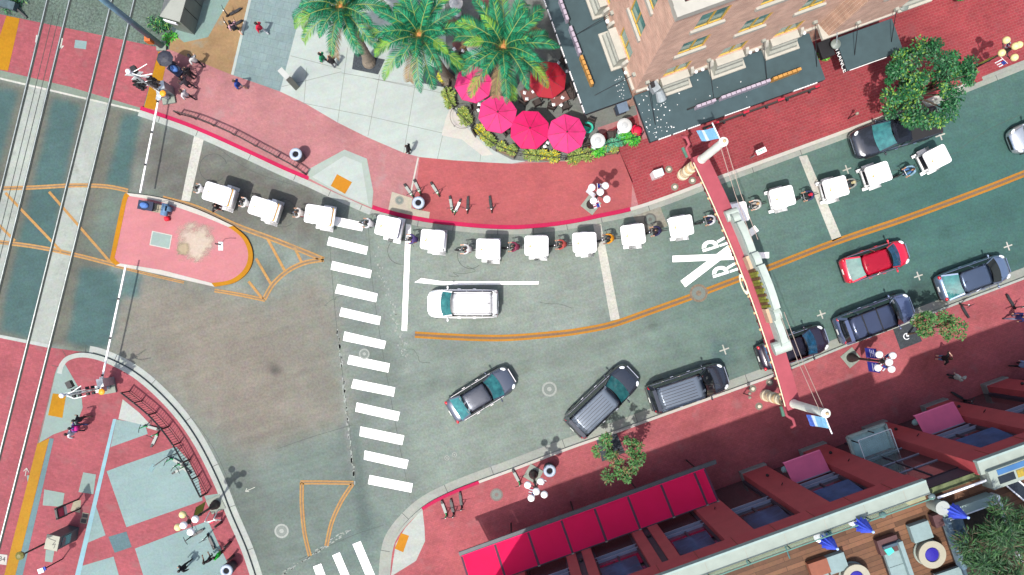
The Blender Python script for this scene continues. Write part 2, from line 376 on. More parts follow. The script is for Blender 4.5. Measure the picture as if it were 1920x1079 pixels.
# rose section of N pavement beyond x=785 and brick section right
ks = lambda x0, x1, d=0: [(p.x, p.y) for p in off(K_N, d) if x0 <= p.x <= x1]
gnd('rose_pavement', ks(771, 1189) + [(1186,340),(1160,280),(1085,302),(960,308),(913,305),(787,295)], M_rose)
gnd('brick_pavement', ks(1187, 2060) + [(2060,-140),(1640,-140),(1500,120),(1230,255),(1158,276),(1184,340)], M_red)
gnd('white_plaza', [(525,172),(570,193),(633,230),(687,257),(757,287),(787,295),(850,301),(913,305),(960,307),(985,303),(960,270),(900,240),(860,180),(840,120),(860,-140),(590,-140),(570,0)], M_conc, .001)
gnd('bluegrey_plaza', [(433,140),(480,156),(525,172),(570,0),(590,-140),(500,-140),(466,0)], M_plaza, .001)
gnd('sandy_ground', [(317,93),(433,140),(466,0),(500,-140),(330,-140),(322,60)], M_tan, .001)
gnd('pale_path', [(322,60),(345,80),(390,70),(430,0),(450,-140),(335,-140)], paving('teal_concrete', A(150, 180, 172), .12, .12, stain=A(176, 160, 122)), .003)
gnd('plaza_edging', [(433,140),(438,141),(471,0),(466,0)], M_conc, .005)
gnd('patio_floor', [(838,160),(850,195),(890,250),(925,282),(960,300),(1010,305),(1085,300),(1130,268),(1120,240),(1195,215),(1180,150),(1060,-140),(830,-140)], M_patio, .004)
gnd('patio_red_corner', [(1098,270),(1150,240),(1195,215),(1205,262),(1160,272),(1110,295)], M_red, .008)
gnd('pale_threshold', [(835,225),(845,200),(880,245),(925,290),(905,293),(866,262),(828,254)], M_kwht, .008)
# joints of the white plaza
jb = MB()
for a in [((570,193),(575,128)), ((633,230),(652,90)), ((690,255),(712,140)), ((757,287),(780,150)), ((820,299),(833,240)), ((900,303),(903,268)), ((528,163),(640,135)), ((545,105),(640,130)), ((565,193),(690,218)), ((690,218),(830,250)), ((640,137),(780,162)),((700,148),(830,175))]:
    strip(jb, a, .8, z + .004)
tag(jb.build('plaza_joint', M_joint, recenter=False), kind='structure')
jb = MB()
for a in [((784,296),(770,362)),]: strip(jb, a, 3, z + .006)
tag(jb.build('pavement_joint', M_kwht, recenter=False), kind='structure')
# ramps & pads
gnd('kerb_ramp_edge', [(578,334),(578,318),(646,281),(688,298),(700,360),(697,390),(640,366)], paving('ramp_edge', A(190, 205, 194), .06, .06), .004)
gnd('kerb_ramp', [(585,332),(645,293),(678,306),(691,385),(640,364)], M_conc, .008)
gnd('tactile_pad', [(632,327),(660,342),(647,364),(620,349)], M_padp, .012)
gnd('pale_pad', [(735,360),(773,372),(771,391),(806,398),(804,413),(727,398)], paving('pad_cream', A(214, 204, 184), .08, .1), .006)
gnd('southeast_ramp', [(733,1079),(742,1020),(760,990),(792,955),(796,990),(797,1015),(780,1052),(735,1080)], M_gutW, .004)
gnd('southeast_tactile_pad', [(752,1000),(767,1005),(756,1036),(740,1029)], M_padp, .008)
# SW plaza tiles
for i, (p, mm) in enumerate([
    ([(200,884),(232,872),(330,838),(352,862),(372,900),(380,939),(237,989)], M_teal), ([(218,787),(250,792),(273,799),(277,814),(207,839)], M_teal), ([(230,749),(262,775),(287,802),(222,786)], M_gutW), ([(180,949),(198,1004),(162,1019)], M_teal),
    ([(152,1062),(213,1044),(226,1090),(140,1090)], M_teal), ([(253,1029),(390,977),(405,1010),(425,1052),(436,1090),(272,1090)], M_teal), ([(203,1007),(237,997),(247,1026),(215,1037)], paving('dark_tile', A(110, 140, 146), .1, .2)),
    ([(103,705),(107,690),(120,680),(152,735),(155,765),(142,800),(100,815),(73,831)], M_ramp), ([(93,822),(101,823),(40,1090),(26,1090)], paving('bluegrey_strip', A(124, 156, 160), .1, .1)),
    ([(83,918),(121,925),(117,951),(80,948)], M_ramp), ([(156,886),(180,890),(175,927),(147,923)], M_ramp), ([(86,1031),(102,1033),(98,1055),(84,1053)], M_ramp), ([(138,940),(152,938),(150,962),(132,958)], paving('cream_base', A(196, 186, 160), .1, .1)),
    ([(383,930),(415,925),(425,955),(395,960)], M_ramp), ([(70,905),(52,905),(50,892),(70,890)], M_ramp)]):
    gnd('plaza_tile', p, mm, .003 + .0005 * (i % 3))
gnd('white_drain_line', [(212,786),(218,786),(148,1090),(138,1090)], paving('pale_blue_line', A(168, 214, 224), .06, .08), .008)
gnd('yellow_platform_strip', [(70,832),(93,822),(88,839),(26,1090),(5,1090)], paving('platform_yellow', A(206, 152, 40), .1, .12), .008)
gnd('southwest_tactile_pad', [(99,738),(124,741),(117,784),(90,779)], M_pad, .008)
# traffic island details
gnd('island_panel', [(285,433),(323,441),(318,468),(280,460)], M_kwht, .003)
gnd('island_panel_face', [(287,435),(321,442.5),(316.5,466),(282,458.5)], paving('panel_grey', A(176, 198, 190), .06, .08), .006)
# sandy bald patch of the island: grid with ragged alpha -> ragged polygon pieces
rsx = random.Random(3); ib = MB()
base = [(330,440),(345,430),(352,418),(372,416),(392,428),(400,424),(404,436),(392,450),(388,478),(372,492),(352,488),(332,490),(330,470),(322,455)]
pts = []
for p, q_ in zip(base, base[1:] + base[:1]):
    for t in (0, .25, .5, .75): pts.append((p[0] + (q_[0] - p[0]) * t + rsx.uniform(-4, 4), p[1] + (q_[1] - p[1]) * t + rsx.uniform(-3, 3)))
def blotch(name, pts, m, dz): return ground(name, pts, z + dz, m)
def softmat(name, col, c, rad, seed=0):
    """worn paint: ragged patch, transparent towards its rim"""
    m = paving(name, col, .1, .12); nt = m.node_tree; N = nt.nodes.new; Lk = nt.links.new; b = nt.nodes['Principled BSDF']
    g = N('ShaderNodeNewGeometry'); mp = N('ShaderNodeMapping'); mp.vector_type = 'TEXTURE'; mp.inputs['Location'].default_value = c; mp.inputs['Scale'].default_value = (*rad, 1); Lk(g.outputs['Position'], mp.inputs['Vector'])
    ln = N('ShaderNodeVectorMath'); ln.operation = 'LENGTH'; Lk(mp.outputs['Vector'], ln.inputs[0])
    n = N('ShaderNodeTexNoise'); n.inputs['Scale'].default_value = 1.1; n.inputs['Detail'].default_value = 7; n.inputs['Roughness'].default_value = .7; Lk(g.outputs['Position'], n.inputs['Vector'])
    ad = N('ShaderNodeMath'); ad.operation = 'MULTIPLY_ADD'; Lk(n.outputs['Fac'], ad.inputs[0]); ad.inputs[1].default_value = 1.5; Lk(ln.outputs['Value'], ad.inputs[2])
    mr = N('ShaderNodeMapRange'); mr.inputs['From Min'].default_value = 1.15; mr.inputs['From Max'].default_value = 1.6; mr.inputs['To Min'].default_value = .95; mr.inputs['To Max'].default_value = 0; Lk(ad.outputs[0], mr.inputs['Value'])
    Lk(mr.outputs['Result'], b.inputs['Alpha']); return m
c = G(366, 455, z); ground('bare_concrete_patch', [(300,390),(430,390),(430,520),(300,520)], z + .004, softmat('bare_concrete', A(228, 210, 190), c, (1.75, 1.6)))
c = G(343, 467, z); ground('dirt_stain', [(320,445),(370,445),(370,490),(320,490)], z + .008, softmat('dirt_stain', A(206, 188, 156), c, (.6, .6)))
# tracks' surroundings (flush with the road)
gz = lambda name, p, m, zz: ground(name, p, zz, m)
gz('ballast_bed', [(-120,0),(0,27),(317,93),(322,60),(335,-140),(-120,-140)], M_ball, .012)
gz('north_crossing', [(-120,0),(0,27),(317,93),(297,97),(268,204),(130,163),(0,132),(-120,105)], M_cross, .016)
gz('crossing_grey_strip', [(-120,105),(0,132),(130,163),(268,204),(262,208),(130,176),(0,146),(-120,118)], M_greystrip, .016)
gz('south_crossing', [(-120,615),(0,633),(93,652),(160,661),(107,690),(103,700),(70,832),(5,1090),(-120,1090)], M_cross, .012)
gz('south_crossing_strip', [(-120,608),(0,628),(93,646),(93,653),(0,634),(-120,616)], M_gutW, .016)
for nm, p in (('tactile_strip', [(12,30),(37,35),(15,133),(-20,128)]), ('tactile_strip', [(297,97),(315,103),(293,207),(270,202)])):
    ground(nm, p, (.024 if p[0][0] < 100 else z + .004), M_pad)
gz('crossing_panel', [(141,75),(163,78),(161,93),(139,90)], M_teal, .022)
wb = MB(); strip(wb, [(-120,117),(0,147.5),(130,178),(262,209)], 3.5, .02); tag(wb.build('crossing_edge_line', M_white2, recenter=False), kind='structure')
# rails: x = x0 + (y)*slope
def rx(k, y): return (90, 132, 211, 253)[k] - .2415 * y - (.000006 * y * y)
for t, (a, c_) in enumerate(((0, 1), (2, 3))):
    tr = thing('tram_track', ('tram track nearest the left edge of the photo, two steel rails in a pale slab', 'tram track nearer the traffic island, two steel rails in a pale slab')[t], 'track', G(rx(a, 300), 300, 0), 0, 'tram tracks')
    sb = MB(); ys = (150, 400, 645) if t else (150, 400, 645)
    sb.face([G(rx(a, y), y, .008) for y in ys] + [G(rx(c_, y), y, .008) for y in ys[::-1]]); sb.build('slab', M_slab, tr, world=True)
    for k in (a, c_):
        pts = [G(rx(k, y), y, 0) for y in range(-140, 1180, 60)]
        sb = MB(); sb.ribbon([p[:2] for p in pts], .21, .026); sb.build('rail_groove', mat('groove', A(70, 78, 74), .9, .2, 3), tr, world=True)
        rb = MB()
        for p, q_ in zip(pts, pts[1:]): rb.bar(p + Vector((-.03, 0, .045)), q_ + Vector((-.03, 0, .045)), .062, .05)
        rb.build('rail', mat('rail_steel', (.42, .46, .43), .35, .25, 2, metal=.7), tr, world=True)
    sb = MB()
    for f in (.38, .66): strip(sb, [(rx(a, y) + (rx(c_, y) - rx(a, y)) * f, y) for y in range(25 if t == 0 else 150, 640, 60)], .9, .03)
    if t == 0: sb.build('cable_slot', M_dark, tr, world=True)
    else: sb.bm.free()
# ---- kerbs, gutters ----
def kerb(name, line, x0, x1, m, w=.17, key=lambda p: p.x, side=1, h=HS + .012, d0=0):
    P = [p for p in line if x0 <= key(p) <= x1]; kb = MB()
    a = offset(P, d0); b_ = offset(P, d0 + side * w * S); n = len(P); z0 = -.02
    for i in range(n - 1):
        q = [G(a[i].x, a[i].y, h), G(a[i + 1].x, a[i + 1].y, h), G(b_[i + 1].x, b_[i + 1].y, h), G(b_[i].x, b_[i].y, h)]
        kb.face(q); kb.face([q[0], q[1], Vector((q[1].x, q[1].y, z0)), Vector((q[0].x, q[0].y, z0))]); kb.face([q[3], q[2], Vector((q[2].x, q[2].y, z0)), Vector((q[3].x, q[3].y, z0))])
    for i in (0, n - 1):
        q = [G(a[i].x, a[i].y, h), G(b_[i].x, b_[i].y, h)]; kb.face(q + [Vector((q[1].x, q[1].y, z0)), Vector((q[0].x, q[0].y, z0))])
    return tag(kb.build(name, m, recenter=False), kind='structure')
def gutter(name, line, x0, x1, w, m, side, key=lambda p: p.x, zz=.012):
    P = [p for p in line if x0 <= key(p) <= x1]; kb = MB(); b_ = offset(P, side * w)
    for i in range(len(P) - 1): kb.face([G(P[i].x, P[i].y, zz), G(P[i + 1].x, P[i + 1].y, zz), G(b_[i + 1].x, b_[i + 1].y, zz), G(b_[i].x, b_[i].y, zz)])
    # joints
    return tag(kb.build(name, m, recenter=False), kind='structure')
NS = -1  # inward side for K_N in pixel space (towards top)
kerb('red_kerb', K_N, 262, 579, M_kred, .24, side=NS)
kerb('red_kerb', K_N, 696, 1184, M_kred, .26, side=NS)
kerb('white_kerb', K_N, 1183, 1830, M_kwht, .22, side=NS)
kerb('grey_kerb', K_N, 1826, 2060, M_gut, .22, side=NS)
gutter('north_gutter', K_N, 262, 700, 12, M_gutW, 1)
gutter('north_gutter', K_N, 692, 2060, 10, M_gut, 1)
SS = 1
kerb('red_kerb', K_S, 788, 898, M_kred, .2, side=SS)
kerb('white_kerb', K_S, 896, 1480, M_kwht, .17, side=SS)
kerb('grey_kerb', K_S, 1470, 2060, M_gutW, .14, side=SS)
kerb('grey_kerb', K_S, 700, 790, M_gut, .16, side=SS)
gutter('south_gutter', K_S, 700, 2060, 17, M_gut, -1)
kerb('plaza_kerb', K_W, 107, 500, M_gutW, .3, side=1)
gutter('plaza_gutter', K_W, 165, 500, 14, M_gutW, -1)
sb = MB(); strip(sb, [(p.x, p.y) for p in offset(K_W, -2) if p.x > 170], 2.6, .018); tag(sb.build('gutter_seam', mat('gutter_seam_dark', A(104, 122, 120), .5, .2, 3), recenter=False), kind='structure')  # dark line along the foot of the plaza kerb
sb = MB()
for line, sg, w_, step in ((K_N, 1, 11, 6), (K_S, -1, 17, 6), (K_W, -1, 14, 7)):
    o1 = offset(line, sg * w_)
    for i in range(4, len(line), step): strip(sb, [line[i], o1[i]], .9, .018)
tag(sb.build('gutter_joint', M_dark, recenter=False), kind='structure')
# island kerb in its colours
il = [Vector(p) for p in ISL]; n_ = len(il)
def ikerb(name, sel, m):
    P = [p for p in sel]; c_ = Vector((330, 448)); kb = MB(); h = HS + .012
    for p, q_ in zip(P, P[1:]):
        def inn(v):
            d = (c_ - v).normalized(); return v + d * 9
        a = [G(p.x, p.y, h), G(q_.x, q_.y, h), G(inn(q_).x, inn(q_).y, h), G(inn(p).x, inn(p).y, h)]
        kb.face(a); kb.face([a[0], a[1], Vector((a[1].x, a[1].y, -.02)), Vector((a[0].x, a[0].y, -.02))])
    return tag(kb.build(name, m, recenter=False), kind='structure')
i0 = 0; iA = 12; iB = 12 + 25
ikerb('island_kerb', il[0:iA + 1], M_kwht); ikerb('island_kerb', il[iA:iB + 1], M_kyel); ikerb('island_kerb', il[iB:iB + 3], M_kwht); ikerb('island_kerb', il[iB + 2:] + il[:1], M_kyel)
# ---- road markings ----
ZB = [[(623,405),(682,418),(679,434),(620,422)],[(617,444),(690,463),(687,478),(613,460)],[(623,490),(697,507),(694,522),(620,506)],[(633,533),(708,551),(705,567),(628,550)],[(640,577),(714,594),(711,610),(636,593)],[(646,622),(724,640),(720,655),(643,639)],[(655,666),(731,682),(728,699),(651,683)],[(663,711),(741,727),(738,744),(658,728)],[(669,755),(750,773),(746,790),(666,772)],[(676,800),(758,817),(754,835),(674,818)],[(684,845),(766,863),(762,880),(682,862)],[(693,891),(774,907),(771,924),(690,908)]]
zb = MB()
for p in ZB: zb.face(gp(p, .008))
tag(zb.build('zebra_crossing', M_white, recenter=False), kind='structure')
zb = MB()
for p in [[(587,1063),(602,1057),(618,1100),(600,1100)],[(623,1042),(637,1036),(664,1100),(648,1100)],[(661,1021),(676,1015),(712,1100),(694,1100)]]: zb.face(gp(p, .008))
tag(zb.build('south_zebra_crossing', M_white, recenter=False), kind='structure')
zb = MB()
for p in [[(761,420),(771,420),(763,621),(753,620)],[(777,530),(790,522),(830,528),(1010,528),(1010,533.5),(830,535)]]: zb.face(gp(p, .008))
tag(zb.build('white_stop_line', M_white, recenter=False), kind='structure')
zb = MB()
for p in [[(1112,420),(1127,420),(1162,598),(1145,602)],[(1498,294),(1513,291),(1578,445),(1561,453)],[(365,250),(384,253),(356,378),(340,376)]]: zb.face(gp(p, .008))
tag(zb.build('worn_stop_line', M_white2, recenter=False), kind='structure')
zb = MB()
for p in [[(1261,480),(1261,492),(1442,484.5),(1442,473)],[(1276,527),(1285,539),(1423,433),(1415,423)]]: zb.face(gp(p, .008 + .004 * (p[0][0] > 1270)))
def letterR(dx, dy):
    # letter R lying along the lane: bowl to the left, legs to the right
    T = lambda l: gp([(1120 + x / 6.347 + dx, 370 + y / 6.347 + dy) for x, y in l], .012)
    zb.face(T([(1250,625),(1345,597),(1350,628),(1258,655)])); zb.face(T([(1350,596),(1440,570),(1447,596),(1355,626)])); zb.face(T([(1452,566),(1553,530),(1560,558),(1458,592)]))
    o_ = [(1243,615),(1248,572),(1273,537),(1320,515),(1376,513),(1422,535),(1440,562)]; n_ = [(1296,598),(1299,580),(1312,563),(1334,555),(1362,556),(1380,566),(1388,580)]
    for a in range(6):
        if a != 3: zb.face(T([o_[a], o_[a + 1], n_[a + 1], n_[a]]))
    a = 3; mid = lambda p, q, t: (p[0] + (q[0] - p[0]) * t, p[1] + (q[1] - p[1]) * t)
    zb.face(T([mid(o_[3], o_[4], .12), o_[4], n_[4], mid(n_[3], n_[4], .12)]))
    zb.face(T([(1420,520),(1510,470),(1530,492),(1440,545)]))
letterR(0, 0); letterR(19.2, 48.5)
tag(zb.build('railway_crossing_marking', M_white, recenter=False), kind='structure')
YC = cat([(778,628),(830,631),(900,634),(960,633.5),(1040,627),(1087,621),(1147,609),(1220,584),(1293,558),(1370,529),(1440,503),(1567,454),(1700,409),(1833,360),(1920,326),(2060,270)], 5)
yb = MB()
for d in (-4.2, 4.2): strip(yb, [(p.x, p.y) for p in offset(YC, d)], 3.8, .008)
tag(yb.build('centre_line', M_oran, recenter=False), kind='structure')
yb = MB(); strip(yb, YC, 5, .006); tag(yb.build('centre_line_gap', M_tan2, recenter=False), kind='structure')
yb = MB()
def dbl(pts, g=3.4, w_=2.6, n=5):
    pp = cat(pts, n)
    for d in (-g, g): strip(yb, [(p.x, p.y) for p in offset(pp, d)], w_, .018)
    strip(yg, pp, 2 * g, .014)
yg = MB()
dbl([(305,372),(370,390),(440,422),(520,452),(607,487)]); dbl([(607,487),(572,493),(540,508),(512,533),(495,562)], 3); dbl([(402,545),(450,553),(497,563)], 2.2)
dbl([(-40,355),(60,352),(140,348),(200,350),(240,358)], 2.6); dbl([(-40,450),(60,462),(140,478),(215,497)], 2.6); dbl([(215,499),(300,520),(345,530)],1.6,1.6)
for a in [((10,362),(115,472)),((92,360),(207,492)),((-20,405),(28,452)),((502,449),(535,510)),((552,464),(565,491)),((480,485),(508,533)),((466,528),(490,558))]: strip(yb, a, 5, .016)
dbl([(566,905),(566,950),(571,1000),(581,1043)], 2.6); dbl([(661,908),(640,940),(622,980),(612,1024)], 2.6); dbl([(563,905),(610,905),(663,906)], 2.6)
tag(yb.build('yellow_hatching', M_yel, recenter=False), kind='structure'); tag(yg.build('hatching_wear', mat('hatch_wear', A(160, 138, 112), .9, .2, 4), recenter=False), kind='structure')
# parking ticks, spray arrows
tb = MB()
for x, y, r_ in [(1358,656,9),(1540,590,8),(1722,518,8),(1890,462,8),(1763,254,9),(1588,318,8)]:
    strip(tb, [(x - r_, y + r_ * .35), (x + r_, y - r_ * .35)], 2.4, .006); strip(tb, [(x - r_ * .35, y - r_), (x + r_ * .35, y + r_)], 2.4, .0075)
for p in ([(50,878),(47,893)],[(50,878),(44,884)],[(50,878),(54,886)]): strip(tb, p, 1.3, .03 + .001 * p[1][0] / 10)
for p in ([(69,66),(67,80)],[(117,72),(113,92)],[(113,92),(119,86)]): strip(tb, p, 2.5, .028)
for x, y in [(468,918)]:
    strip(tb, [(x - 8, y + 4), (x + 10, y - 4)], 1.3, .006); strip(tb, [(x - 8, y + 4), (x - 1, y + 4)], 1.3, .0075); strip(tb, [(x - 8, y + 4), (x - 5, y - 2)], 1.3, .0075)
tag(tb.build('parking_tick', M_white2, recenter=False), kind='structure')
# old worn paint beside the zebra
wb = MB(); rs = random.Random(8)
for i in range(70):
    t = rs.random(); x = 633 + t * 32 + rs.uniform(-2, 2); y = 620 + t * 290 + rs.uniform(-6, 6); r_ = rs.uniform(.6, 1.8)
    wb.face(gp([(x - r_, y - 3 * r_), (x + r_, y - 2.4 * r_), (x + r_ * .6, y + 3 * r_), (x - r_ * .8, y + 2.4 * r_)], .006))
for i in range(60):
    t = rs.random(); x = 705 + t * 60 + rs.uniform(-5, 5); y = 480 + t * 200 + rs.uniform(-20, 20); r_ = rs.uniform(.5, 1.7)
    wb.face(gp([(x - r_, y - r_), (x + r_, y - r_ * 1.2), (x + r_ * .6, y + 1.5 * r_), (x - r_ * .8, y + r_)], .006))
for i in range(60):
    t = rs.random(); x = 530 + t * 130 + rs.uniform(-3, 3); y = 1075 - t * 85 + rs.uniform(-4, 4); r_ = rs.uniform(.5, 2)
    wb.face(gp([(x - 2 * r_, y + r_), (x + r_, y - r_), (x + 2 * r_, y - r_ * .2), (x - r_ * .8, y + 1.6 * r_)], .006))
tag(wb.build('worn_paint', paving('worn_paint_grey', A(186, 194, 186), .15, .2), recenter=False), kind='structure')
# tar seams in the asphalt
sb = MB()
for pts in [[(690,420),(702,560),(735,760),(768,930)], [(616,430),(630,600),(655,800),(668,905)], [(240,690),(330,755),(400,840),(450,960)], [(520,842),(590,818),(662,797)], [(522,290),(600,360)], [(400,270),(470,320),(560,350)], [(1180,400),(1300,360)], [(560,1050),(660,1005),(720,985)], [(1800,280),(1850,245),(1915,215)], [(1640,330),(1800,285)]] + [[(x + rs.uniform(-8, 8) + k * rs.uniform(4, 14), y + rs.uniform(-5, 5) + k * s_) for k in range(6)] for x, y, s_ in [(rs.uniform(240, 1800), rs.uniform(300, 1000), rs.uniform(-9, 9)) for _ in range(8)] if y > 470 - (x - 800) * .2 and y < 900 - max(0, x - 700) * .32]:
    strip(sb, cat(pts, 5), .7, .004)
tag(sb.build('asphalt_seam', mat('tar_seam', A(96, 106, 100), .9, .2, 3), recenter=False), kind='structure')
# tyre-mark circles
sb = MB()
for x, y, r_ in [(752,471,25),(882,480,24),(530,400,26),(400,315,26)]:
    strip(sb, [(x + r_ * math.cos(t), y + r_ * math.sin(t)) for t in [i * 2 * math.pi / 40 for i in range(5, 39)]], .9, .005)
tag(sb.build('tyre_mark', mat('tyre_mark', A(88, 96, 92), .9, 0), recenter=False), kind='structure')
# ======================= PEOPLE =======================
def skin_mesh(J, E, rad, root):
    me = bpy.data.meshes.new('sk'); names = [n for n in J if n in rad]; ix = {n: i for i, n in enumerate(names)}
    me.from_pydata([J[n] for n in names], [(ix[a], ix[b]) for a, b in E], [])
    o = bpy.data.objects.new('sk', me); COL.objects.link(o)
    md = o.modifiers.new('skin', 'SKIN'); md.use_smooth_shade = True; md.branch_smoothing = .3
    for n in names:
        v = me.skin_vertices[0].data[ix[n]]; r_ = rad[n] if hasattr(rad[n], '__len__') else (rad[n], rad[n]); v.radius = r_; v.use_root = n == root
    s2 = o.modifiers.new('sub', 'SUBSURF'); s2.levels = 1
    dg = bpy.context.evaluated_depsgraph_get(); out = bpy.data.meshes.new_from_object(o.evaluated_get(dg))
    bpy.data.objects.remove(o); bpy.data.meshes.remove(me); return out
def V(*a): return Vector(a)
BASE = dict(pelvis=V(0,0,.93), spine=V(.01,0,1.12), chest=V(.02,0,1.31), neck=V(.035,0,1.46), head0=V(.05,0,1.54), head=V(.075,0,1.645),
    shL=V(.01,.185,1.40), elL=V(.0,.25,1.14), wrL=V(.10,.26,.92), shR=V(.01,-.185,1.40), elR=V(.0,-.25,1.14), wrR=V(.10,-.26,.92),
    hipL=V(0,.095,.88), knL=V(.03,.10,.49), anL=V(-.01,.11,.09), toL=V(.14,.125,.04), hipR=V(0,-.095,.88), knR=V(.03,-.10,.49), anR=V(-.01,-.11,.09), toR=V(.14,-.125,.04))
POSES = {'stand': {},
 'walk': dict(elL=V(-.14,.25,1.15), wrL=V(-.06,.27,.91), elR=V(.12,-.25,1.15), wrR=V(.31,-.22,1.0), knL=V(.22,.10,.52), anL=V(.27,.10,.11), toL=V(.42,.11,.07), knR=V(.03,-.10,.49), anR=V(-.27,-.10,.15), toR=V(-.15,-.11,.04)),
 'ride': dict(pelvis=V(0,0,1.0), spine=V(.09,0,1.17), chest=V(.21,0,1.33), neck=V(.30,0,1.45), head0=V(.34,0,1.52), head=V(.39,0,1.61), shL=V(.19,.185,1.40), shR=V(.19,-.185,1.40), elL=V(.38,.28,1.19), elR=V(.38,-.28,1.19), wrL=V(.60,.27,1.12), wrR=V(.60,-.27,1.12),
    hipL=V(.02,.1,.96), hipR=V(.02,-.1,.96), knL=V(.42,.14,.86), anL=V(.36,.13,.45), toL=V(.50,.14,.41), knR=V(.37,-.14,.66), anR=V(.24,-.13,.24), toR=V(.38,-.14,.20)),
 'push': dict(spine=V(.04,0,1.12), chest=V(.09,0,1.30), neck=V(.13,0,1.44), head0=V(.16,0,1.52), head=V(.20,0,1.62), shL=V(.09,.185,1.39), shR=V(.09,-.185,1.39), elL=V(.20,.26,1.15), elR=V(.20,-.26,1.15), wrL=V(.44,.22,1.06), wrR=V(.44,-.22,1.06), knL=V(.20,.10,.52), anL=V(.2,.10,.11), toL=V(.35,.11,.07), knR=V(.02,-.10,.49), anR=V(-.24,-.10,.14), toR=V(-.1,-.11,.04)),
 'scoot': dict(elL=V(.16,.24,1.16), elR=V(.16,-.24,1.16), wrL=V(.40,.21,1.08), wrR=V(.40,-.21,1.08), knL=V(.13,.07,.60), anL=V(.10,.06,.23), toL=V(.25,.07,.19), knR=V(-.05,-.08,.59), anR=V(-.18,-.07,.23), toR=V(-.03,-.09,.19), pelvis=V(0,0,1.05), spine=V(.01,0,1.23), hipL=V(0,.095,1.0), hipR=V(0,-.095,1.0), chest=V(.03,0,1.42), neck=V(.05,0,1.57), head0=V(.065,0,1.65), head=V(.09,0,1.755), shL=V(.02,.185,1.51), shR=V(.02,-.185,1.51)),
 'arms': dict(elL=V(.0,.44,1.36), wrL=V(.10,.24,1.55), elR=V(-.04,-.42,1.22), wrR=V(.06,-.24,1.04)),
 'phone': dict(elL=V(.06,.25,1.15), wrL=V(.30,.10,1.20), elR=V(.06,-.25,1.15), wrR=V(.30,-.10,1.20)),
 'hold': dict(elL=V(.10,.27,1.16), wrL=V(.22,.14,1.36), elR=V(-.02,-.25,1.14), wrR=V(.05,-.27,.91), knL=V(.16,.1,.5), anL=V(.17,.1,.1), toL=V(.32,.11,.05), anR=V(-.2,-.1,.13), toR=V(-.07,-.11,.04)),
}
EDG = [('pelvis','spine'),('spine','chest'),('chest','neck'),('neck','head0')] + [e for s_ in 'LR' for e in (('chest','sh'+s_),('sh'+s_,'el'+s_),('el'+s_,'wr'+s_),('pelvis','hip'+s_),('hip'+s_,'kn'+s_),('kn'+s_,'an'+s_),('an'+s_,'to'+s_))]
RAD = dict(pelvis=(.17,.135), spine=(.16,.13), chest=(.175,.14), neck=.065, head0=.06)
for s_ in 'LR': RAD.update({'sh'+s_:0.08,'el'+s_:.054,'wr'+s_:.034,'hip'+s_:.10,'kn'+s_:.068,'an'+s_:.046,'to'+s_:.04})
REG = {('pelvis','spine'):1,('spine','chest'):1,('chest','neck'):1,('neck','head0'):0}
for s_ in 'LR': REG.update({('chest','sh'+s_):1,('sh'+s_,'el'+s_):1,('el'+s_,'wr'+s_):2,('pelvis','hip'+s_):3,('hip'+s_,'kn'+s_):3,('kn'+s_,'an'+s_):4,('an'+s_,'to'+s_):5})
BODY = {}
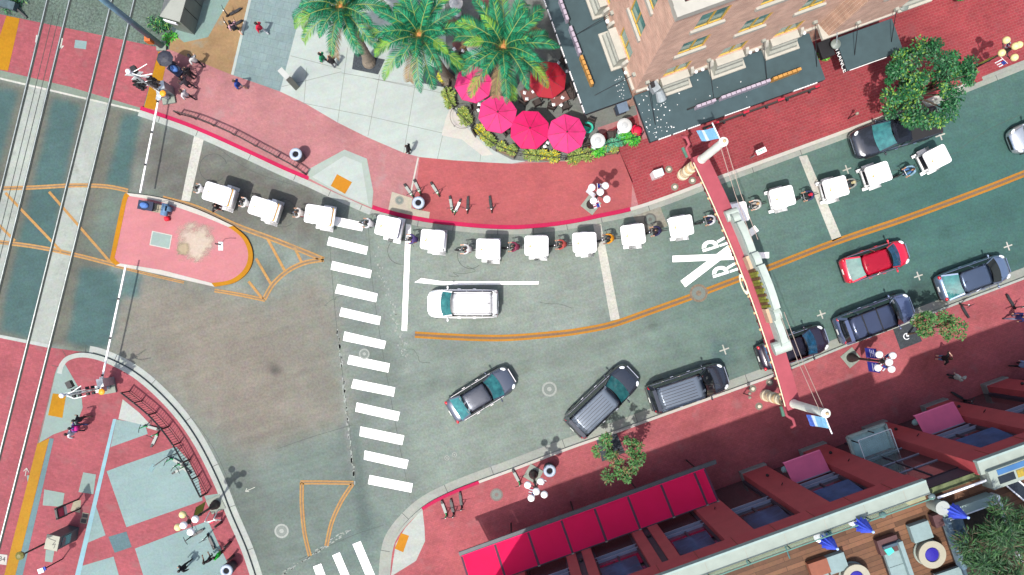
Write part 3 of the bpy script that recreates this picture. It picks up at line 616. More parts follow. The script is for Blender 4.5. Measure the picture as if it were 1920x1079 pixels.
def body(pose):
    if pose in BODY: return BODY[pose]
    J = dict(BASE); J.update(POSES[pose]); me = skin_mesh(J, EDG, RAD, 'pelvis')
    bm = bmesh.new(); bm.from_mesh(me)
    for f in bm.faces:
        c = f.calc_center_median(); best = None
        for (a, b_), r_ in REG.items():
            d = J[b_] - J[a]; t = max(0, min(1, (c - J[a]).dot(d) / d.length_squared)); q = (c - J[a] - d * t).length - (.12 if r_ == 1 and a in ('pelvis','spine') and b_ in ('spine','chest') else .05 if r_ in (1,3) else 0)
            if best is None or q < best[0]: best = (q, r_)
        f.material_index = best[1]; f.smooth = True
    def add(mbx, mi):
        n0 = len(bm.faces); t = bpy.data.meshes.new('t'); mbx.bm.to_mesh(t); mbx.bm.free(); bm.from_mesh(t); bm.faces.ensure_lookup_table(); bpy.data.meshes.remove(t)
        for f in bm.faces[n0:]: f.material_index = mi; f.smooth = True
    h = J['head']; fw = V(1, 0, -.1).normalized()
    hb = MB(); hb.ball(h, .105, 12, (.95, .76, 1.16)); hb.ball(h + V(.098, 0, -.012), .019, 6, (1, .8, 1.5)); hb.ball(h + V(.088, 0, -.058), .02, 6, (.6, 1.5, .5))
    for y in (-1, 1): hb.ball(h + V(.0, .082 * y, -.01), .028, 6, (.8, .4, 1.2))
    add(hb, 0)
    eb = MB()
    for y in (-1, 1): eb.ball(h + V(.089, .033 * y, .012), .011, 6)
    add(eb, 6)
    for s_, sg in (('L', 1), ('R', -1)):     # hands: palm + four unequal bent fingers + thumb
        wv = J['wr' + s_]; d = (wv - J['el' + s_]).normalized(); side = d.cross(V(0, 0, 1)); side = side.normalized() if side.length > .2 else V(0, sg, 0)
        dn = side.cross(d).normalized(); dn = dn if dn.z < 0 else -dn
        if pose in ('stand', 'walk', 'arms'): side, dn = V(1, 0, 0) - d * d.x, -V(0, sg, 0)
        side = side.normalized(); pc = wv + d * .05; hm = MB()
        hm.tube([wv, wv + d * .03, wv + d * .085], [.027, .038, .036], 6)
        for i, (l, o_) in enumerate(((.062, -.03), (.074, -.01), (.069, .011), (.053, .03))):
            b0 = wv + d * .08 + side * o_; b1 = b0 + (d * .8 + dn * .35).normalized() * l * .5; b2 = b1 + (d * .3 + dn * .9).normalized() * l * .5
            hm.tube([b0, b1, b2], [.0095, .009, .007], 5)
        t0 = wv + d * .035 + side * -.034; hm.tube([t0, t0 + (d * .6 - side * .7).normalized() * .035, t0 + (d * .8 - side * .2 + dn * .5).normalized() * .062], [.012, .011, .008], 5)
        add(hm, 0)
    bmesh.ops.recalc_face_normals(bm, faces=bm.faces); bm.to_mesh(me); bm.free(); BODY[pose] = (me, J); return BODY[pose]
def cloth(c, nm='cloth'): return mat('%s_%02x%02x%02x' % (nm, *c), A(*c, 1.9), .85, .18, 9)
SKINS = [mat('skin_light', (.55, .33, .24), .6, .05), mat('skin_tan', (.36, .2, .13), .6, .05), mat('skin_brown', (.17, .09, .06), .6, .05)]
EYE = mat('eye_dark', (.01, .01, .01), .2, 0)
HAIRS = {'dark': mat('hair_dark', (.012, .009, .008), .55, .2, 20), 'brown': mat('hair_brown', (.06, .03, .015), .55, .2, 20), 'blond': mat('hair_blond', (.35, .23, .1), .55, .2, 20), 'grey': mat('hair_grey', (.3, .3, .3), .55, .2, 20)}
PEOPLE_GROUP = 'people on foot around the crossing'
def person(px, py, ang, pose, label, shirt, trousers, sleeves='short', legs='long', shoes=(40, 40, 44), sk=0, hair='dark', hat=None, longhair=False, bag=None, group=None, z=HS, loc=None, sc_=1.0):
    me, J = body(pose); m2 = me.copy()
    sh, tr = cloth(shirt), cloth(trousers); skn = SKINS[sk]
    for x in (skn, sh, sh if sleeves == 'long' else skn, tr, tr if legs == 'long' else skn, cloth(shoes, 'shoe'), EYE): m2.materials.append(x)
    p = loc if loc is not None else G(px, py, z)
    o = bpy.data.objects.new('person', m2); COL.objects.link(o); o.location = p; o.rotation_euler = (0, 0, R(ang)); o.scale = (sc_,) * 3
    tag(o, label, 'person', group or PEOPLE_GROUP)
    h = J['head']; hb = MB()
    prof = [(.108 * math.sin(t), .122 * math.cos(t)) for t in [i * .19 for i in range(0, 11)]]; prof[0] = (.004, .122)
    hb.lathe(prof, h + V(-.014, 0, .012), 12, M=Matrix.Rotation(R(-16), 4, 'Y') @ Matrix.Diagonal((1, .84, 1, 1)), caps=False)
    if longhair: hb.ball(h + V(-.075, 0, -.10), .09, 8, (.55, .95, 1.7))
    hb.build('hair', HAIRS[hair], o, smooth=True)
    if hat:
        hm = MB(); hm.lathe([(.105, 0), (.108, .05), (.085, .095), (.03, .11)], h + V(-.005, 0, .035), 12); hm.lathe([(.10, 0), (.10, .012)], h + V(.075, 0, .04), 12, M=Matrix.Diagonal((1.0, .8, 1, 1))); hm.build('cap', cloth(hat, 'cap'), o, smooth=True)
    if bag:
        ch = J['chest']; hm = MB(); hm.box(ch + V(-.2, 0, -.08), (.16, .28, .38)); hm.bevel(.05, 2)
        for y in (-.11, .11): hm.tube([ch + V(-.14, y, .1), ch + V(-.04, y * 1.1, .17), ch + V(.12, y * 1.1, .06), ch + V(.12, y, -.1)], .02, 5)
        hm.build('backpack', cloth(bag, 'bag'), o, smooth=True)
    return o
def dirpx(a, b): return math.degrees(math.atan2(-(b[1] - a[1]), b[0] - a[0]))
# ======================= CARS =======================
def paint_mat(n, c, metal=.0, rough=.25, coat=1.0): return mat('paint_' + n, c, rough, .04, 1.5, metal=metal, spec=.5, coat=coat)
BLK = mat('black_trim', (.012, .012, .013), .5, .1, 5); RUB = mat('rubber', (.02, .02, .021), .85, .15, 12); CHR = mat('chrome', (.75, .76, .78), .12, 0, metal=1)
ALU = mat('alloy', (.55, .56, .58), .25, .05, metal=.9); HLG = mat('headlight_glass', (.7, .74, .78), .08, 0, coat=1); TLG = mat('tail_lamp', (.45, .01, .02), .15, 0, coat=1)
G_TEAL = mat('teal_glass', (.04, .22, .22), .06, .55, 2.2, spec=.8, var2=(.010, .07, .085), alpha=.9); G_DARK = mat('dark_glass', (.012, .016, .02), .05, .2, 3, spec=.8); G_BLUE = mat('blue_glass', (.02, .12, .24), .06, .6, 2.5, spec=.8, var2=(.012, .03, .05), alpha=.8); G_PALE = mat('pale_glass', (.20, .36, .32), .08, .4, 3, spec=.8, var2=(.12, .22, .21), alpha=.8)
PLT = mat('number_plate', (.7, .7, .66), .5, .05); SEAT2 = mat('seat_grey', (.14, .15, .15), .8, .2, 5); SEATM = mat('car_interior', (.03, .03, .032), .8, .1)
WHEEL = {}
def add_wheel(parent, x, y, r=.33, w_=.22, steer=0):
    sg = 1 if y > 0 else -1; M = Matrix.Rotation(R(90), 4, 'X'); c = (x, y, r); t = MB()
    t.lathe([(r * .62, -w_ / 2), (r * .93, -w_ / 2), (r, -w_ * .3), (r, w_ * .3), (r * .93, w_ / 2), (r * .62, w_ / 2), (r * .6, 0), (r * .62, -w_ / 2)], c, 20, M, caps=False)
    tt = thing('wheel', None, None); tt.parent = parent
    t.build('tyre', RUB, tt, smooth=True); m_ = MB(); m_.lathe([(.03, w_ * .42), (r * .3, w_ * .40), (r * .62, w_ * .44), (r * .62, -w_ * .3), (.03, -w_ * .3)], c, 20, M if sg < 0 else Matrix.Rotation(R(-90), 4, 'X')); m_.build('rim', ALU, tt)
def car(name, label, px, py, ang, Ln=4.6, Wd=1.85, Ht=1.5, kind='sedan', paint=None, ws=G_TEAL, rw=G_TEAL, roofm=None, group='cars on the street', z=.0, rails=False, ribs=False, sunroof=False, door=False, zc=.8, fins=True):
    g = G(px, py, zc); o = thing(name, label, 'car' if kind != 'pickup' else 'pickup truck', (g.x, g.y, z), R(ang), group); hw = Wd / 2; hl = Ln / 2
    suv = kind in ('suv', 'van'); belt = .95 if not suv else 1.05
    if kind == 'sedan': st = [(-1,.60,.62),(-.985,.74,.78),(-.94,.86,.93),(-.8,.94,.99),(-.5,.985,.97),(0,1,.95),(.4,.99,.94),(.66,.97,.9),(.84,.92,.82),(.94,.80,.74),(.985,.66,.64),(1,.52,.52)]
    elif kind == 'hatch': st = [(-1,.64,.66),(-.985,.80,.84),(-.93,.91,.95),(-.75,.97,.97),(-.4,1,.96),(0,1,.95),(.4,.99,.95),(.68,.96,.9),(.85,.89,.82),(.94,.76,.73),(.985,.62,.63),(1,.48,.52)]
    elif kind == 'pickup': st = [(-1,.90,.92),(-.99,.95,1.02),(-.9,.97,1.06),(-.5,1,1.06),(0,1,1.05),(.35,1,1.06),(.6,.98,1.06),(.82,.95,1.0),(.94,.86,.9),(.985,.74,.78),(1,.62,.62)]
    else: st = [(-1,.74,.75),(-.985,.86,.95),(-.94,.93,1.04),(-.75,.98,1.06),(-.4,1,1.05),(0,1,1.04),(.4,1,1.04),(.68,.98,1.02),(.85,.93,.94),(.94,.83,.86),(.985,.7,.74),(1,.56,.6)]
    b = MB(); rings = []
    for xf, wf, zt in st:
        x = xf * hl; w_ = hw * wf; zs = .24 if abs(xf) < .95 else .34
        prof = [(0, zt + .055), (.45, zt + .045), (.8, zt + .012), (.93, zt - .05), (.985, zt - .18), (1, (zt + zs) * .52), (.985, zs + .1), (.93, zs), (.5, zs - .02), (0, zs - .02)]
        ring = [(x, yy * w_, zz) for yy, zz in prof] + [(x, -yy * w_, zz) for yy, zz in prof[-2:0:-1]]
        rings.append([b.bm.verts.new(p) for p in ring])
    for r1, r2 in zip(rings, rings[1:]):
        n = len(r1)
        for j in range(n): b.bm.faces.new((r1[j], r1[(j + 1) % n], r2[(j + 1) % n], r2[j]))
    b.bm.faces.new(rings[0]); b.bm.faces.new(rings[-1][::-1])
    bo = b.subdiv(1).build('body', paint, o, smooth=True)
    # greenhouse
    xs = {'sedan': (-.80, .55, -.48, .24), 'hatch': (-.88, .60, -.55, .26), 'suv': (-.94, .56, -.85, .28), 'van': (-.93, .56, -.80, .22), 'pickup': (-.16, .52, -.10, .24)}[kind]
    xb0, xb1, xt0, xt1 = [v * hl for v in xs]; wb, wt = hw * .90, hw * (.70 if kind in ('sedan', 'hatch') else .76); zb = (belt if not kind == 'pickup' else 1.08) - .01; zr = Ht - .05
    def quad(name_, c00, c10, c11, c01, m_, bulge=(0, 0, 0), inset=.0):
        q = MB(); B_ = Vector(bulge)
        def f(u, v): return (Vector(c00) * (1 - u) * (1 - v) + Vector(c10) * u * (1 - v) + Vector(c11) * u * v + Vector(c01) * (1 - u) * v) + B_ * (1 - (2 * u - 1) ** 2)
        q.grid(f, 8, 4); return q.build(name_, m_, o, smooth=True)
    quad('windscreen', (xb1, -wb * .94, zb + .03), (xb1, wb * .94, zb + .03), (xt1, wt * .93, zr), (xt1, -wt * .93, zr), ws, (.13, 0, .03))
    quad('rear_window', (xb0, -wb * .9, zb + .03), (xb0, wb * .9, zb + .03), (xt0, wt * .92, zr), (xt0, -wt * .92, zr), rw, (-.08, 0, .02))
    for sg in (-1, 1):
        quad('side_window', (xb0 + .1, sg * wb, zb), (xb1 - .05, sg * wb, zb), (xt1 + .02, sg * (wt + .02), zr), (xt0 - .0, sg * (wt + .02), zr), G_DARK)
    rf = MB()
    def roof(u, v):
        x = xt0 - .06 + (xt1 + .10 - xt0) * u; y = (v * 2 - 1) * (wt + .045); e = 1 - abs(2 * v - 1) ** 4
        return (x - .05 * (2 * v - 1) ** 2 * (1 if u > .5 else -1), y, zr - .02 + .07 * e * (1 - (2 * u - 1) ** 4 * .6))
    rf.grid(roof, 8, 8); bmesh.ops.solidify(rf.bm, geom=rf.bm.faces[:], thickness=.035); ro = rf.build('roof', roofm or paint, o, smooth=True)
    for sg in (-1, 1):
        bars = [((xb1 + .03, sg * wb * .96, zb), (xt1, sg * wt, zr), .06, .035), ((xb0 - .02, sg * wb * .95, zb), (xt0 - .02, sg * wt * .98, zr), .09 if kind != 'suv' else .16, .04)]
        for xm in ((-.1,) if kind in ('sedan', 'hatch') else (.06,) if kind == 'pickup' else (-.12, -.55)): bars.append(((xm * hl, sg * (wb + .012), zb), (xm * hl - .02, sg * (wt + .035), zr), .07, .03))
        for q in bars: pl = MB(); pl.bar(*q); pl.build('pillar', paint, o)
    it = MB(); it.box(((xb0 + xb1) / 2, 0, zb - .05), (xb1 - xb0 - .2, wb * 1.8, .1)); it.build('interior', SEATM, o)
    sx = (xb0 + xb1) / 2
    for x, y in ((sx + .28, .36), (sx + .28, -.36), (sx - .62, .33), (sx - .62, -.33)):
        it = MB(); it.box((x, y, zb + .12), (.46, .48, .12)); it.box((x - .26, y, zb + .26), (.14, .46, .34)); it.bevel(.04, 1); it.build('seat', SEAT2, o)
    it = MB(); it.box((xb1 - .30, 0, zb + .06), (.36, wb * 1.7, .12)); it.bevel(.03, 1); it.build('dashboard', BLK, o)
    mm = MB()
    for sg in (-1, 1):
        s_ = MB(); s_.ball((xb1 - .32, sg * (hw + .09), belt + .08), .11, 8, (.6, 1, .7)); s_.bar((xb1 - .30, sg * (hw - .1), belt + .03), (xb1 - .30, sg * (hw + .03), belt + .06), .05); s_.build('wing_mirror', paint, o, smooth=True)
        hx = .90 * hl; s_ = MB(); s_.ball((hx - .06, sg * hw * .70, st[-4][2] - .045), .22, 10, (.85, .46, .36), Matrix.Rotation(R(-sg * 38), 4, 'Z')); s_.build('headlight', HLG, o, smooth=True)
        s_ = MB(); s_.ball((-.93 * hl, sg * hw * .74, st[2][2] - .09), .19, 10, (.5, .8, .45), Matrix.Rotation(R(sg * 25), 4, 'Z')); s_.build('tail_light', TLG, o, smooth=True)
        s_ = MB(); s_.bar((xb0 + .12, sg * (wb + .015), zb + .01), (xb1 - .1, sg * (wb + .015), zb + .01), .02, .02); s_.build('window_trim', CHR, o)
        for f in (.15, -.28):
            s_ = MB(); s_.box((f * hl - .1, sg * (hw + .005), .86), (.2, .03, .035)); s_.bevel(.01, 1); s_.build('door_handle', CHR if kind != 'hatch' else paint, o)
    mm.box((hl - .03, 0, .56), (.06, Wd * .48, .2)); mm.bevel(.02, 1); mm.build('grille', BLK, o)
    mm = MB(); mm.bar((hl - .01, -Wd * .26, .69), (hl - .01, Wd * .26, .69), .05, .03); mm.build('grille_trim', CHR, o)
    mm = MB(); mm.box((-hl - .0, 0, .62), (.03, .34, .13)); mm.build('number_plate', PLT, o)
    mm = MB(); mm.box((-hl + .06, 0, .38), (.16, Wd * .78, .14)); mm.bevel(.04, 1); mm.build('rear_bumper', BLK, o)
    for y in (-.3, .25): mm = MB(); mm.bar((xb1 + .10, y - .28, zb + .05), (xb1 - .12, y + .22, zb + .14), .02, .015); mm.build('wiper', BLK, o)
    for sg in (-1, 1): mm = MB(); mm.bar((xb1 + .12, sg * wb * .88, belt + .022), (.86 * hl, sg * hw * .66, st[-4][2] + .03), .012, .012); mm.build('bonnet_line', BLK, o)
    if rails:
        for sg in (-1, 1):
            mm = MB(); mm.tube([(xt0 + .1, sg * wt * .95, zr + .02), (xt0 + .2, sg * wt * .95, zr + .10), (xt1 - .25, sg * wt * .95, zr + .10), (xt1 - .12, sg * wt * .95, zr + .03)], .022, 6); mm.build('roof_rail', CHR if rails == 'chrome' else paint if name == 'white_suv' else BLK, o)
        if rails == 'bars':
            for x in (-.5, -.12): mm = MB(); mm.bar((x * hl, -wt * .95, zr + .11), (x * hl, wt * .95, zr + .11), .06, .03); mm.build('cross_bar', BLK, o)
    if ribs:
        for i in range(6): mm = MB(); y = (-.62 + i * .248) * wt; mm.bar((xt0 + .15, y, zr + .052), (xt1 - .5, y, zr + .055), .022, .02); mm.build('roof_rib', BLK, o)
    if sunroof: mm = MB(); mm.box((xt1 - .55, 0, zr + .05), (.7, wt * 1.3, .02)); mm.build('sunroof', G_DARK, o)
    if fins: mm = MB(); mm.box((xt0 + .25, 0, zr + .08), (.16, .03, .06), taper=.5); mm.build('roof_aerial', BLK, o)
    if kind == 'suv': mm = MB(); mm.box((xt0 - .10, 0, zr - .0), (.22, wt * 1.8, .04)); mm.bevel(.015, 1); mm.build('spoiler', paint, o)
    if kind == 'pickup':
        mm = MB(); mm.box((-.58 * hl, 0, 1.085), (.74 * hl, Wd * .86, .05)); mm.bevel(.02, 1); mm.build('bed_cover', mat('bed_cover', (.014, .014, .015), .6, .1, 4), o)
        mm = MB(); mm.bar((-.2 * hl, -hw * .9, 1.14), (-.2 * hl, hw * .9, 1.14), .1, .06); mm.build('cab_bar', BLK, o)
    if door:
        dr = thing('front_door', 'opened front door', None, (.40 * hl, -hw, 0), R(-205)); dr.parent = o
        mm = MB(); mm.box((.55, 0, .68), (1.1, .09, .72)); mm.bevel(.03, 1); mm.build('door_panel', paint, dr)
        mm = MB(); mm.face([(.12, -.02, 1.06), (1.05, -.02, 1.06), (.95, .12, 1.6), (.55, .12, 1.6)]); mm.build('door_glass', G_DARK, dr)
        mm = MB()
        for a, c in (((.1, 0, 1.04), (.55, .13, 1.62)), ((.55, .13, 1.62), (.97, .13, 1.62)), ((.97, .13, 1.62), (1.06, 0, 1.04))): mm.bar(a, c, .05)
        mm.build('door_frame', paint, dr)
    for x in (.62, -.62):
        for sg in (-1, 1): add_wheel(o, x * hl, sg * (hw - .12), .33 if not suv and kind != 'pickup' else .37)
    return o
P_WHITE = paint_mat('white', (.88, .88, .88)); P_BLACK = paint_mat('black', (.03, .036, .05), .35, .22); P_GREY = paint_mat('grey', (.10, .115, .15), .5, .25); P_RED = paint_mat('red', (.52, .008, .035)); P_BLUE = paint_mat('steel_blue', (.17, .23, .34), .6, .3); P_SILVER = paint_mat('silver', (.42, .46, .5), .7, .3); P_PLUM = paint_mat('dark_plum', (.022, .016, .030), .2, .2); P_NAVY = paint_mat('navy', (.10, .13, .23), .4, .25); P_ROOFSKY = paint_mat('roof_sky_sheen', (.22, .27, .34), .3, .35)  # roof paint for black SUVs has sky reflection put into its colour
car('white_suv', 'white SUV with teal windscreen driving alone beside the white lane line', 868, 570, 180, 4.45, 1.85, 1.68, 'suv', P_WHITE, G_TEAL, G_DARK, rails='roof')
car('sedan', 'dark grey sedan turning out by itself, sun glint on its roof', 902, 740, 31.5, 4.55, 1.82, 1.45, 'sedan', P_GREY, G_TEAL, G_TEAL)
car('black_suv', 'black SUV pulled out at an angle from the kerb, ribbed roof with painted sky sheen', 1130, 752, 43.5, 5.25, 1.98, 1.88, 'suv', P_BLACK, G_TEAL, G_DARK, roofm=P_ROOFSKY, ribs=True, rails='roof')
car('black_suv', 'black SUV parked at the kerb left of the arch, railed grooved roof, painted sky sheen', 1291, 727, 18.5, 5.1, 1.95, 1.88, 'suv', P_BLACK, G_DARK, G_DARK, roofm=P_ROOFSKY, ribs=True, rails='chrome')
car('dark_coupe', 'dark plum car parked under the street arch', 1488, 652, 19, 4.5, 1.85, 1.42, 'sedan', P_PLUM, G_BLUE, G_BLUE)
car('black_suv', 'dark blue-black SUV with two roof cross bars, parked by the tree grate', 1642, 597, 20.5, 4.95, 1.95, 1.85, 'suv', P_NAVY, G_DARK, G_DARK, rails='bars')
car('hatchback', 'bright red hatchback driving along the yellow centre line', 1643, 490, 18.5, 4.25, 1.78, 1.52, 'hatch', P_RED, G_BLUE, G_PALE)
car('silver_blue_sedan', 'steel blue sedan with pale rear window parked farthest right at the south kerb', 1828, 520, 19.5, 4.6, 1.85, 1.48, 'hatch', P_BLUE, G_DARK, G_TEAL)
car('pickup', 'black pickup truck with an open door, half under the big green tree', 1680, 249, 197.5, 5.6, 1.98, 1.85, 'pickup', P_BLACK, G_TEAL, G_DARK, door=True)
car('silver_car', 'silver car cut by the right edge of the photo', 1963, 243, 201, 4.6, 1.85, 1.5, 'hatch', P_SILVER, G_TEAL, G_TEAL)
# ======================= PEDICABS =======================
PW = mat('pedicab_white', (.80, .80, .80), .45, .03, 2, coat=.3); PCV = mat('canopy_white', (.89, .89, .89), .6, .03, 1.5); PGOLD = mat('gold_trim', (.46, .24, .02), .4, .1, 4); PSEAT = mat('seat_tan', (.42, .22, .05), .6, .15, 5); PNAVY = mat('seat_navy', (.03, .03, .09), .6, .15, 5); STL = mat('steel_tube', (.5, .51, .53), .3, .05, metal=.8); BKF = mat('bike_black', (.03, .03, .032), .45, .1)
def bikewheel(parent, x, y, r, w_=.075):
    t = MB(); M = Matrix.Rotation(R(90), 4, 'X'); t.lathe([(r - .05, -w_ / 2), (r, -w_ * .3), (r, w_ * .3), (r - .05, w_ / 2), (r - .05, -w_ / 2)], (x, y, r), 20, M, caps=False)
    tt = thing('wheel', None, None); tt.parent = parent; t.build('tyre', RUB, tt, smooth=True)
    s_ = MB()
    for i in range(8): a = i * math.pi / 8; s_.bar((x - math.cos(a) * (r - .05), y, r - math.sin(a) * (r - .05)), (x + math.cos(a) * (r - .05), y, r + math.sin(a) * (r - .05)), .008)
    s_.build('spokes', STL, tt)
def pedicab(style):
    o = thing('pedicab', '', 'pedicab', group='pedicabs queueing along the kerb')
    b = MB(); b.box((-.22, 0, .50), (1.0, 1.02, .34), taper=1.05); b.bevel(.09, 2); b.build('tub', PW, o, smooth=True)
    b = MB(); b.box((-.32, 0, .74), (.5, .98, .14)); b.bevel(.04, 2); b.build('seat', PNAVY if style else PSEAT, o, smooth=True)
    b = MB(); b.box((-.60, 0, 1.02), (.12, .98, .55)); b.bevel(.04, 2); b.build('backrest', PNAVY if style else PSEAT, o, smooth=True)
    b = MB(); b.box((-.72, 0, .95), (.08, 1.1, .74)); b.bevel(.03, 2); b.build('rear_panel', PW, o, smooth=True)
    cw, cl = (.61, .73) if style else (.57, .82)
    b = MB(); r_ = .16; P_ = []
    for cx_, cy_, a0 in ((cl - r_, cw - r_, 0), (r_ - cl, cw - r_, 90), (r_ - cl, r_ - cw, 180), (cl - r_, r_ - cw, 270)):
        for t in (0, 30, 60, 90): P_.append((cx_ + r_ * math.cos(R(a0 + t)) - (.0 if style else .06), cy_ + r_ * math.sin(R(a0 + t))))
    b.prism(P_, 1.93, 2.07); bmesh.ops.bevel(b.bm, geom=[e for e in b.bm.edges if abs(e.verts[0].co.z - e.verts[1].co.z) < .01 and e.verts[0].co.z > 2], offset=.06, segments=3, profile=.5, affect='EDGES'); cn = b.build('canopy', PCV, o, smooth=False)
    b = MB(); k = 1.0 if style else .8       # gold swoosh-like check on the front of the roof
    c0 = cl * .52
    for p, q, w_ in (((.17, -.15), (.02, .13), .055), ((-.04, -.25), (0, .13), .07), ((-.04, .02), (-.20, .19), .03)):
        dx, dy = q[0] - p[0], q[1] - p[1]; l = math.hypot(dx, dy); nx_, ny_ = -dy / l * w_ / 2, dx / l * w_ / 2
        b.face([(c0 + (p[0] + nx_ * .3) * k, (p[1] + ny_ * .3) * k, 2.076), (c0 + (p[0] - nx_ * .3) * k, (p[1] - ny_ * .3) * k, 2.076), (c0 + (q[0] - nx_) * k, (q[1] - ny_) * k, 2.076), (c0 + (q[0] + nx_) * k, (q[1] + ny_) * k, 2.076)])
    b.build('roof_emblem', mat('emblem_gold', (.38, .24, .05), .5, .1, 4) if style else mat('gold_emblem', (.5, .38, .06), .4, .1, 4), cn)
    if not style:
        b = MB(); b.box((-cl - .04, 0, 1.90), (.13, 1.10, .05)); b.bevel(.02, 1); b.build('gold_rear_trim', PGOLD, cn)
        b = MB(); b.box((-cl - .15, 0, 1.84), (.14, 1.06, .10)); b.bevel(.04, 2); b.build('rear_valance', PW, cn, smooth=True)
    for x, y in ((.55, cw - .08), (.55, .08 - cw), (-.62, cw - .08), (-.62, .08 - cw)): b = MB(); b.tube([(x, y, .6), (x * 1.03, y * 1.05, 1.95)], .02, 6); b.build('canopy_post', STL if style else PW, o)
    for sg in (-1, 1):
        b = MB()
        def fn(u, v): a = math.pi * (.08 + .84 * u); return (-.32 - .42 * math.cos(a), sg * (.56 + .24 * v), .34 + .42 * math.sin(a))
        b.grid(fn, 10, 3); bmesh.ops.solidify(b.bm, geom=b.bm.faces[:], thickness=.02); b.build('mudguard', PW, o, smooth=True)
        b = MB(); b.box((.24, sg * .60, .30), (.34, .2, .05)); b.bevel(.015, 1); b.build('step', PW, o)
        b = MB(); b.tube([(-.62, sg * .56, .95), (-.2, sg * .58, .98), (.22, sg * .58, .95), (.26, sg * .56, .7)], .025, 6); b.build('side_rail', PW if style else STL, o)
        bikewheel(o, -.32, sg * .68, .33)
    b = MB(); b.box((.10, 0, .69), (.34, .9, .04)); b.build('floor_mat', BKF, o)
    DX = .24
    b = MB(); b.tube([(.2, 0, .45), (.95, 0, .40), (1.40, 0, .85)], .03, 6); b.tube([(.95, 0, .4), (.82, 0, .92)], .025, 6); b.tube([(.85, 0, .8), (1.40, 0, .82)], .025, 6); b.tube([(1.40, 0, 1.08), (1.44, 0, .7), (1.60, .07, .33)], .024, 6); b.tube([(1.44, 0, .7), (1.60, -.07, .33)], .02, 6); b.build('bike_frame', BKF, o).location.x = DX
    b = MB(); b.tube([(1.28, .30, 1.12), (1.40, .18, 1.10), (1.40, -.18, 1.10), (1.28, -.30, 1.12)], .018, 6); b.build('handlebar', STL, o).location.x = DX
    b = MB(); b.box((.78, 0, .945), (.26, .17, .06), taper=.8); b.bevel(.02, 1); b.build('saddle', BKF, o).location.x = DX
    b = MB()
    for sg in (-1, 1): b.box((1.08, sg * .14, .36 + .08 * sg), (.1, .12, .03))
    b.build('pedal', BKF, o).location.x = DX
    b = MB(); b.lathe([(.03, 0), (.07, .04), (.06, .09)], (1.46, 0, .98), 8, Matrix.Rotation(R(90), 4, 'Y')); b.build('headlamp', CHR, o).location.x = DX
    bikewheel(o, 1.60 + DX, 0, .33)
    return o
PCS = [ # roof px, heading, style, cab label, rider (pose label, shirt, trousers, legs, skin, hair, hat)
 (405,363,163,0,'leading white pedicab with a gold rear band, by the small stop line','rider in white shirt and black shorts on the leading pedicab',(232,232,232),(40,40,46),'short',1,'dark',None),
 (491,390,162,0,'white pedicab with a gold rear band, second from the head of the queue','rider in a white shirt bent low on the second pedicab',(238,238,236),(120,40,50),'short',0,'dark',None),
 (595,403,171,0,'white pedicab overlapping the end of the first zebra stripe','rider in a cream shirt with arms raised wide near the zebra crossing',(240,232,226),(150,60,60),'short',1,'brown',None),
 (727,425,168,1,'white pedicab just past the zebra crossing, nearest the red kerb bend','rider in white shirt with a green and red front just past the zebra',(236,236,240),(60,70,66),'short',1,'dark',None),
 (811,450,175,1,'white pedicab just right of the long white stop line','rider in a purple shirt crossing the long white stop line',(92,74,140),(150,70,66),'short',1,'dark',None),
 (915,467,178,1,'white pedicab lowest in the picture, above the white lane line','rider in white shirt and maroon shorts riding above the white SUV',(240,240,240),(150,66,70),'short',0,'dark',None),
 (1006,461,180,1,'white pedicab between two others, its rider in red and purple','rider in a red and purple top in the middle of the queue',(150,60,90),(120,60,80),'short',1,'dark',None),
 (1096,455,182,1,'white pedicab just left of the slanted worn stop line','rider in a coral red shirt just left of the slanted stop line',(196,84,78),(90,70,70),'short',1,'brown',None),
 (1187,440,187,1,'white pedicab led by the rider in the orange shirt','rider in a bright orange shirt',(240,160,20),(50,62,60),'long',2,'dark',None),
 (1277,424,189,1,'white pedicab below the grey drain cover, next to the arch','rider in a navy shirt beside the round drain cover',(44,44,90),(60,40,56),'short',1,'dark',None),
 (1380,400,193,1,'white pedicab mostly hidden beneath the street arch','rider in white shirt and navy shorts coming out from under the arch',(236,236,242),(44,44,90),'short',1,'dark',None),
 (1467,370,194,1,'white pedicab with gold check, first to the right of the arch','rider all in white just right of the arch',(226,226,220),(214,210,204),'long',0,'blond',None),
 (1567,352,195,1,'white pedicab straddling the right-hand worn stop line','rider in a navy shirt with a red cap at the right-hand stop line',(60,66,110),(44,46,56),'long',1,'dark',(214,40,66)),
 (1647,326,199,1,'white pedicab beside the black pickup bonnet','rider in a grey shirt and pale cap beside the black pickup',(160,166,160),(70,70,76),'long',1,'grey',(206,196,150)),
 (1757,296,207,1,'last white pedicab of the queue, nearest the right edge','rider in light blue shirt and blue trousers on the last pedicab',(150,190,214),(90,140,200),'long',1,'brown',None)]
PROTO = {}
for (px, py, hd, stl, lb, rl, sh, tr, lg, sk, hr, ht) in PCS:
    a = R(hd); g = G(px, py, 2.0); g.z = .012
    if stl not in PROTO: c = pedicab(stl); PROTO[stl] = c; c.location = g; c.rotation_euler.z = a; c['label'] = lb
    else: c = copy_tree(PROTO[stl], g, a, lb)
    p = g + Matrix.Rotation(a, 3, 'Z') @ Vector((1.04, 0, .02))
    person(0, 0, hd, 'ride', rl, sh, tr, legs=lg, sk=sk, hair=hr, hat=ht, loc=p, group='pedicab riders')
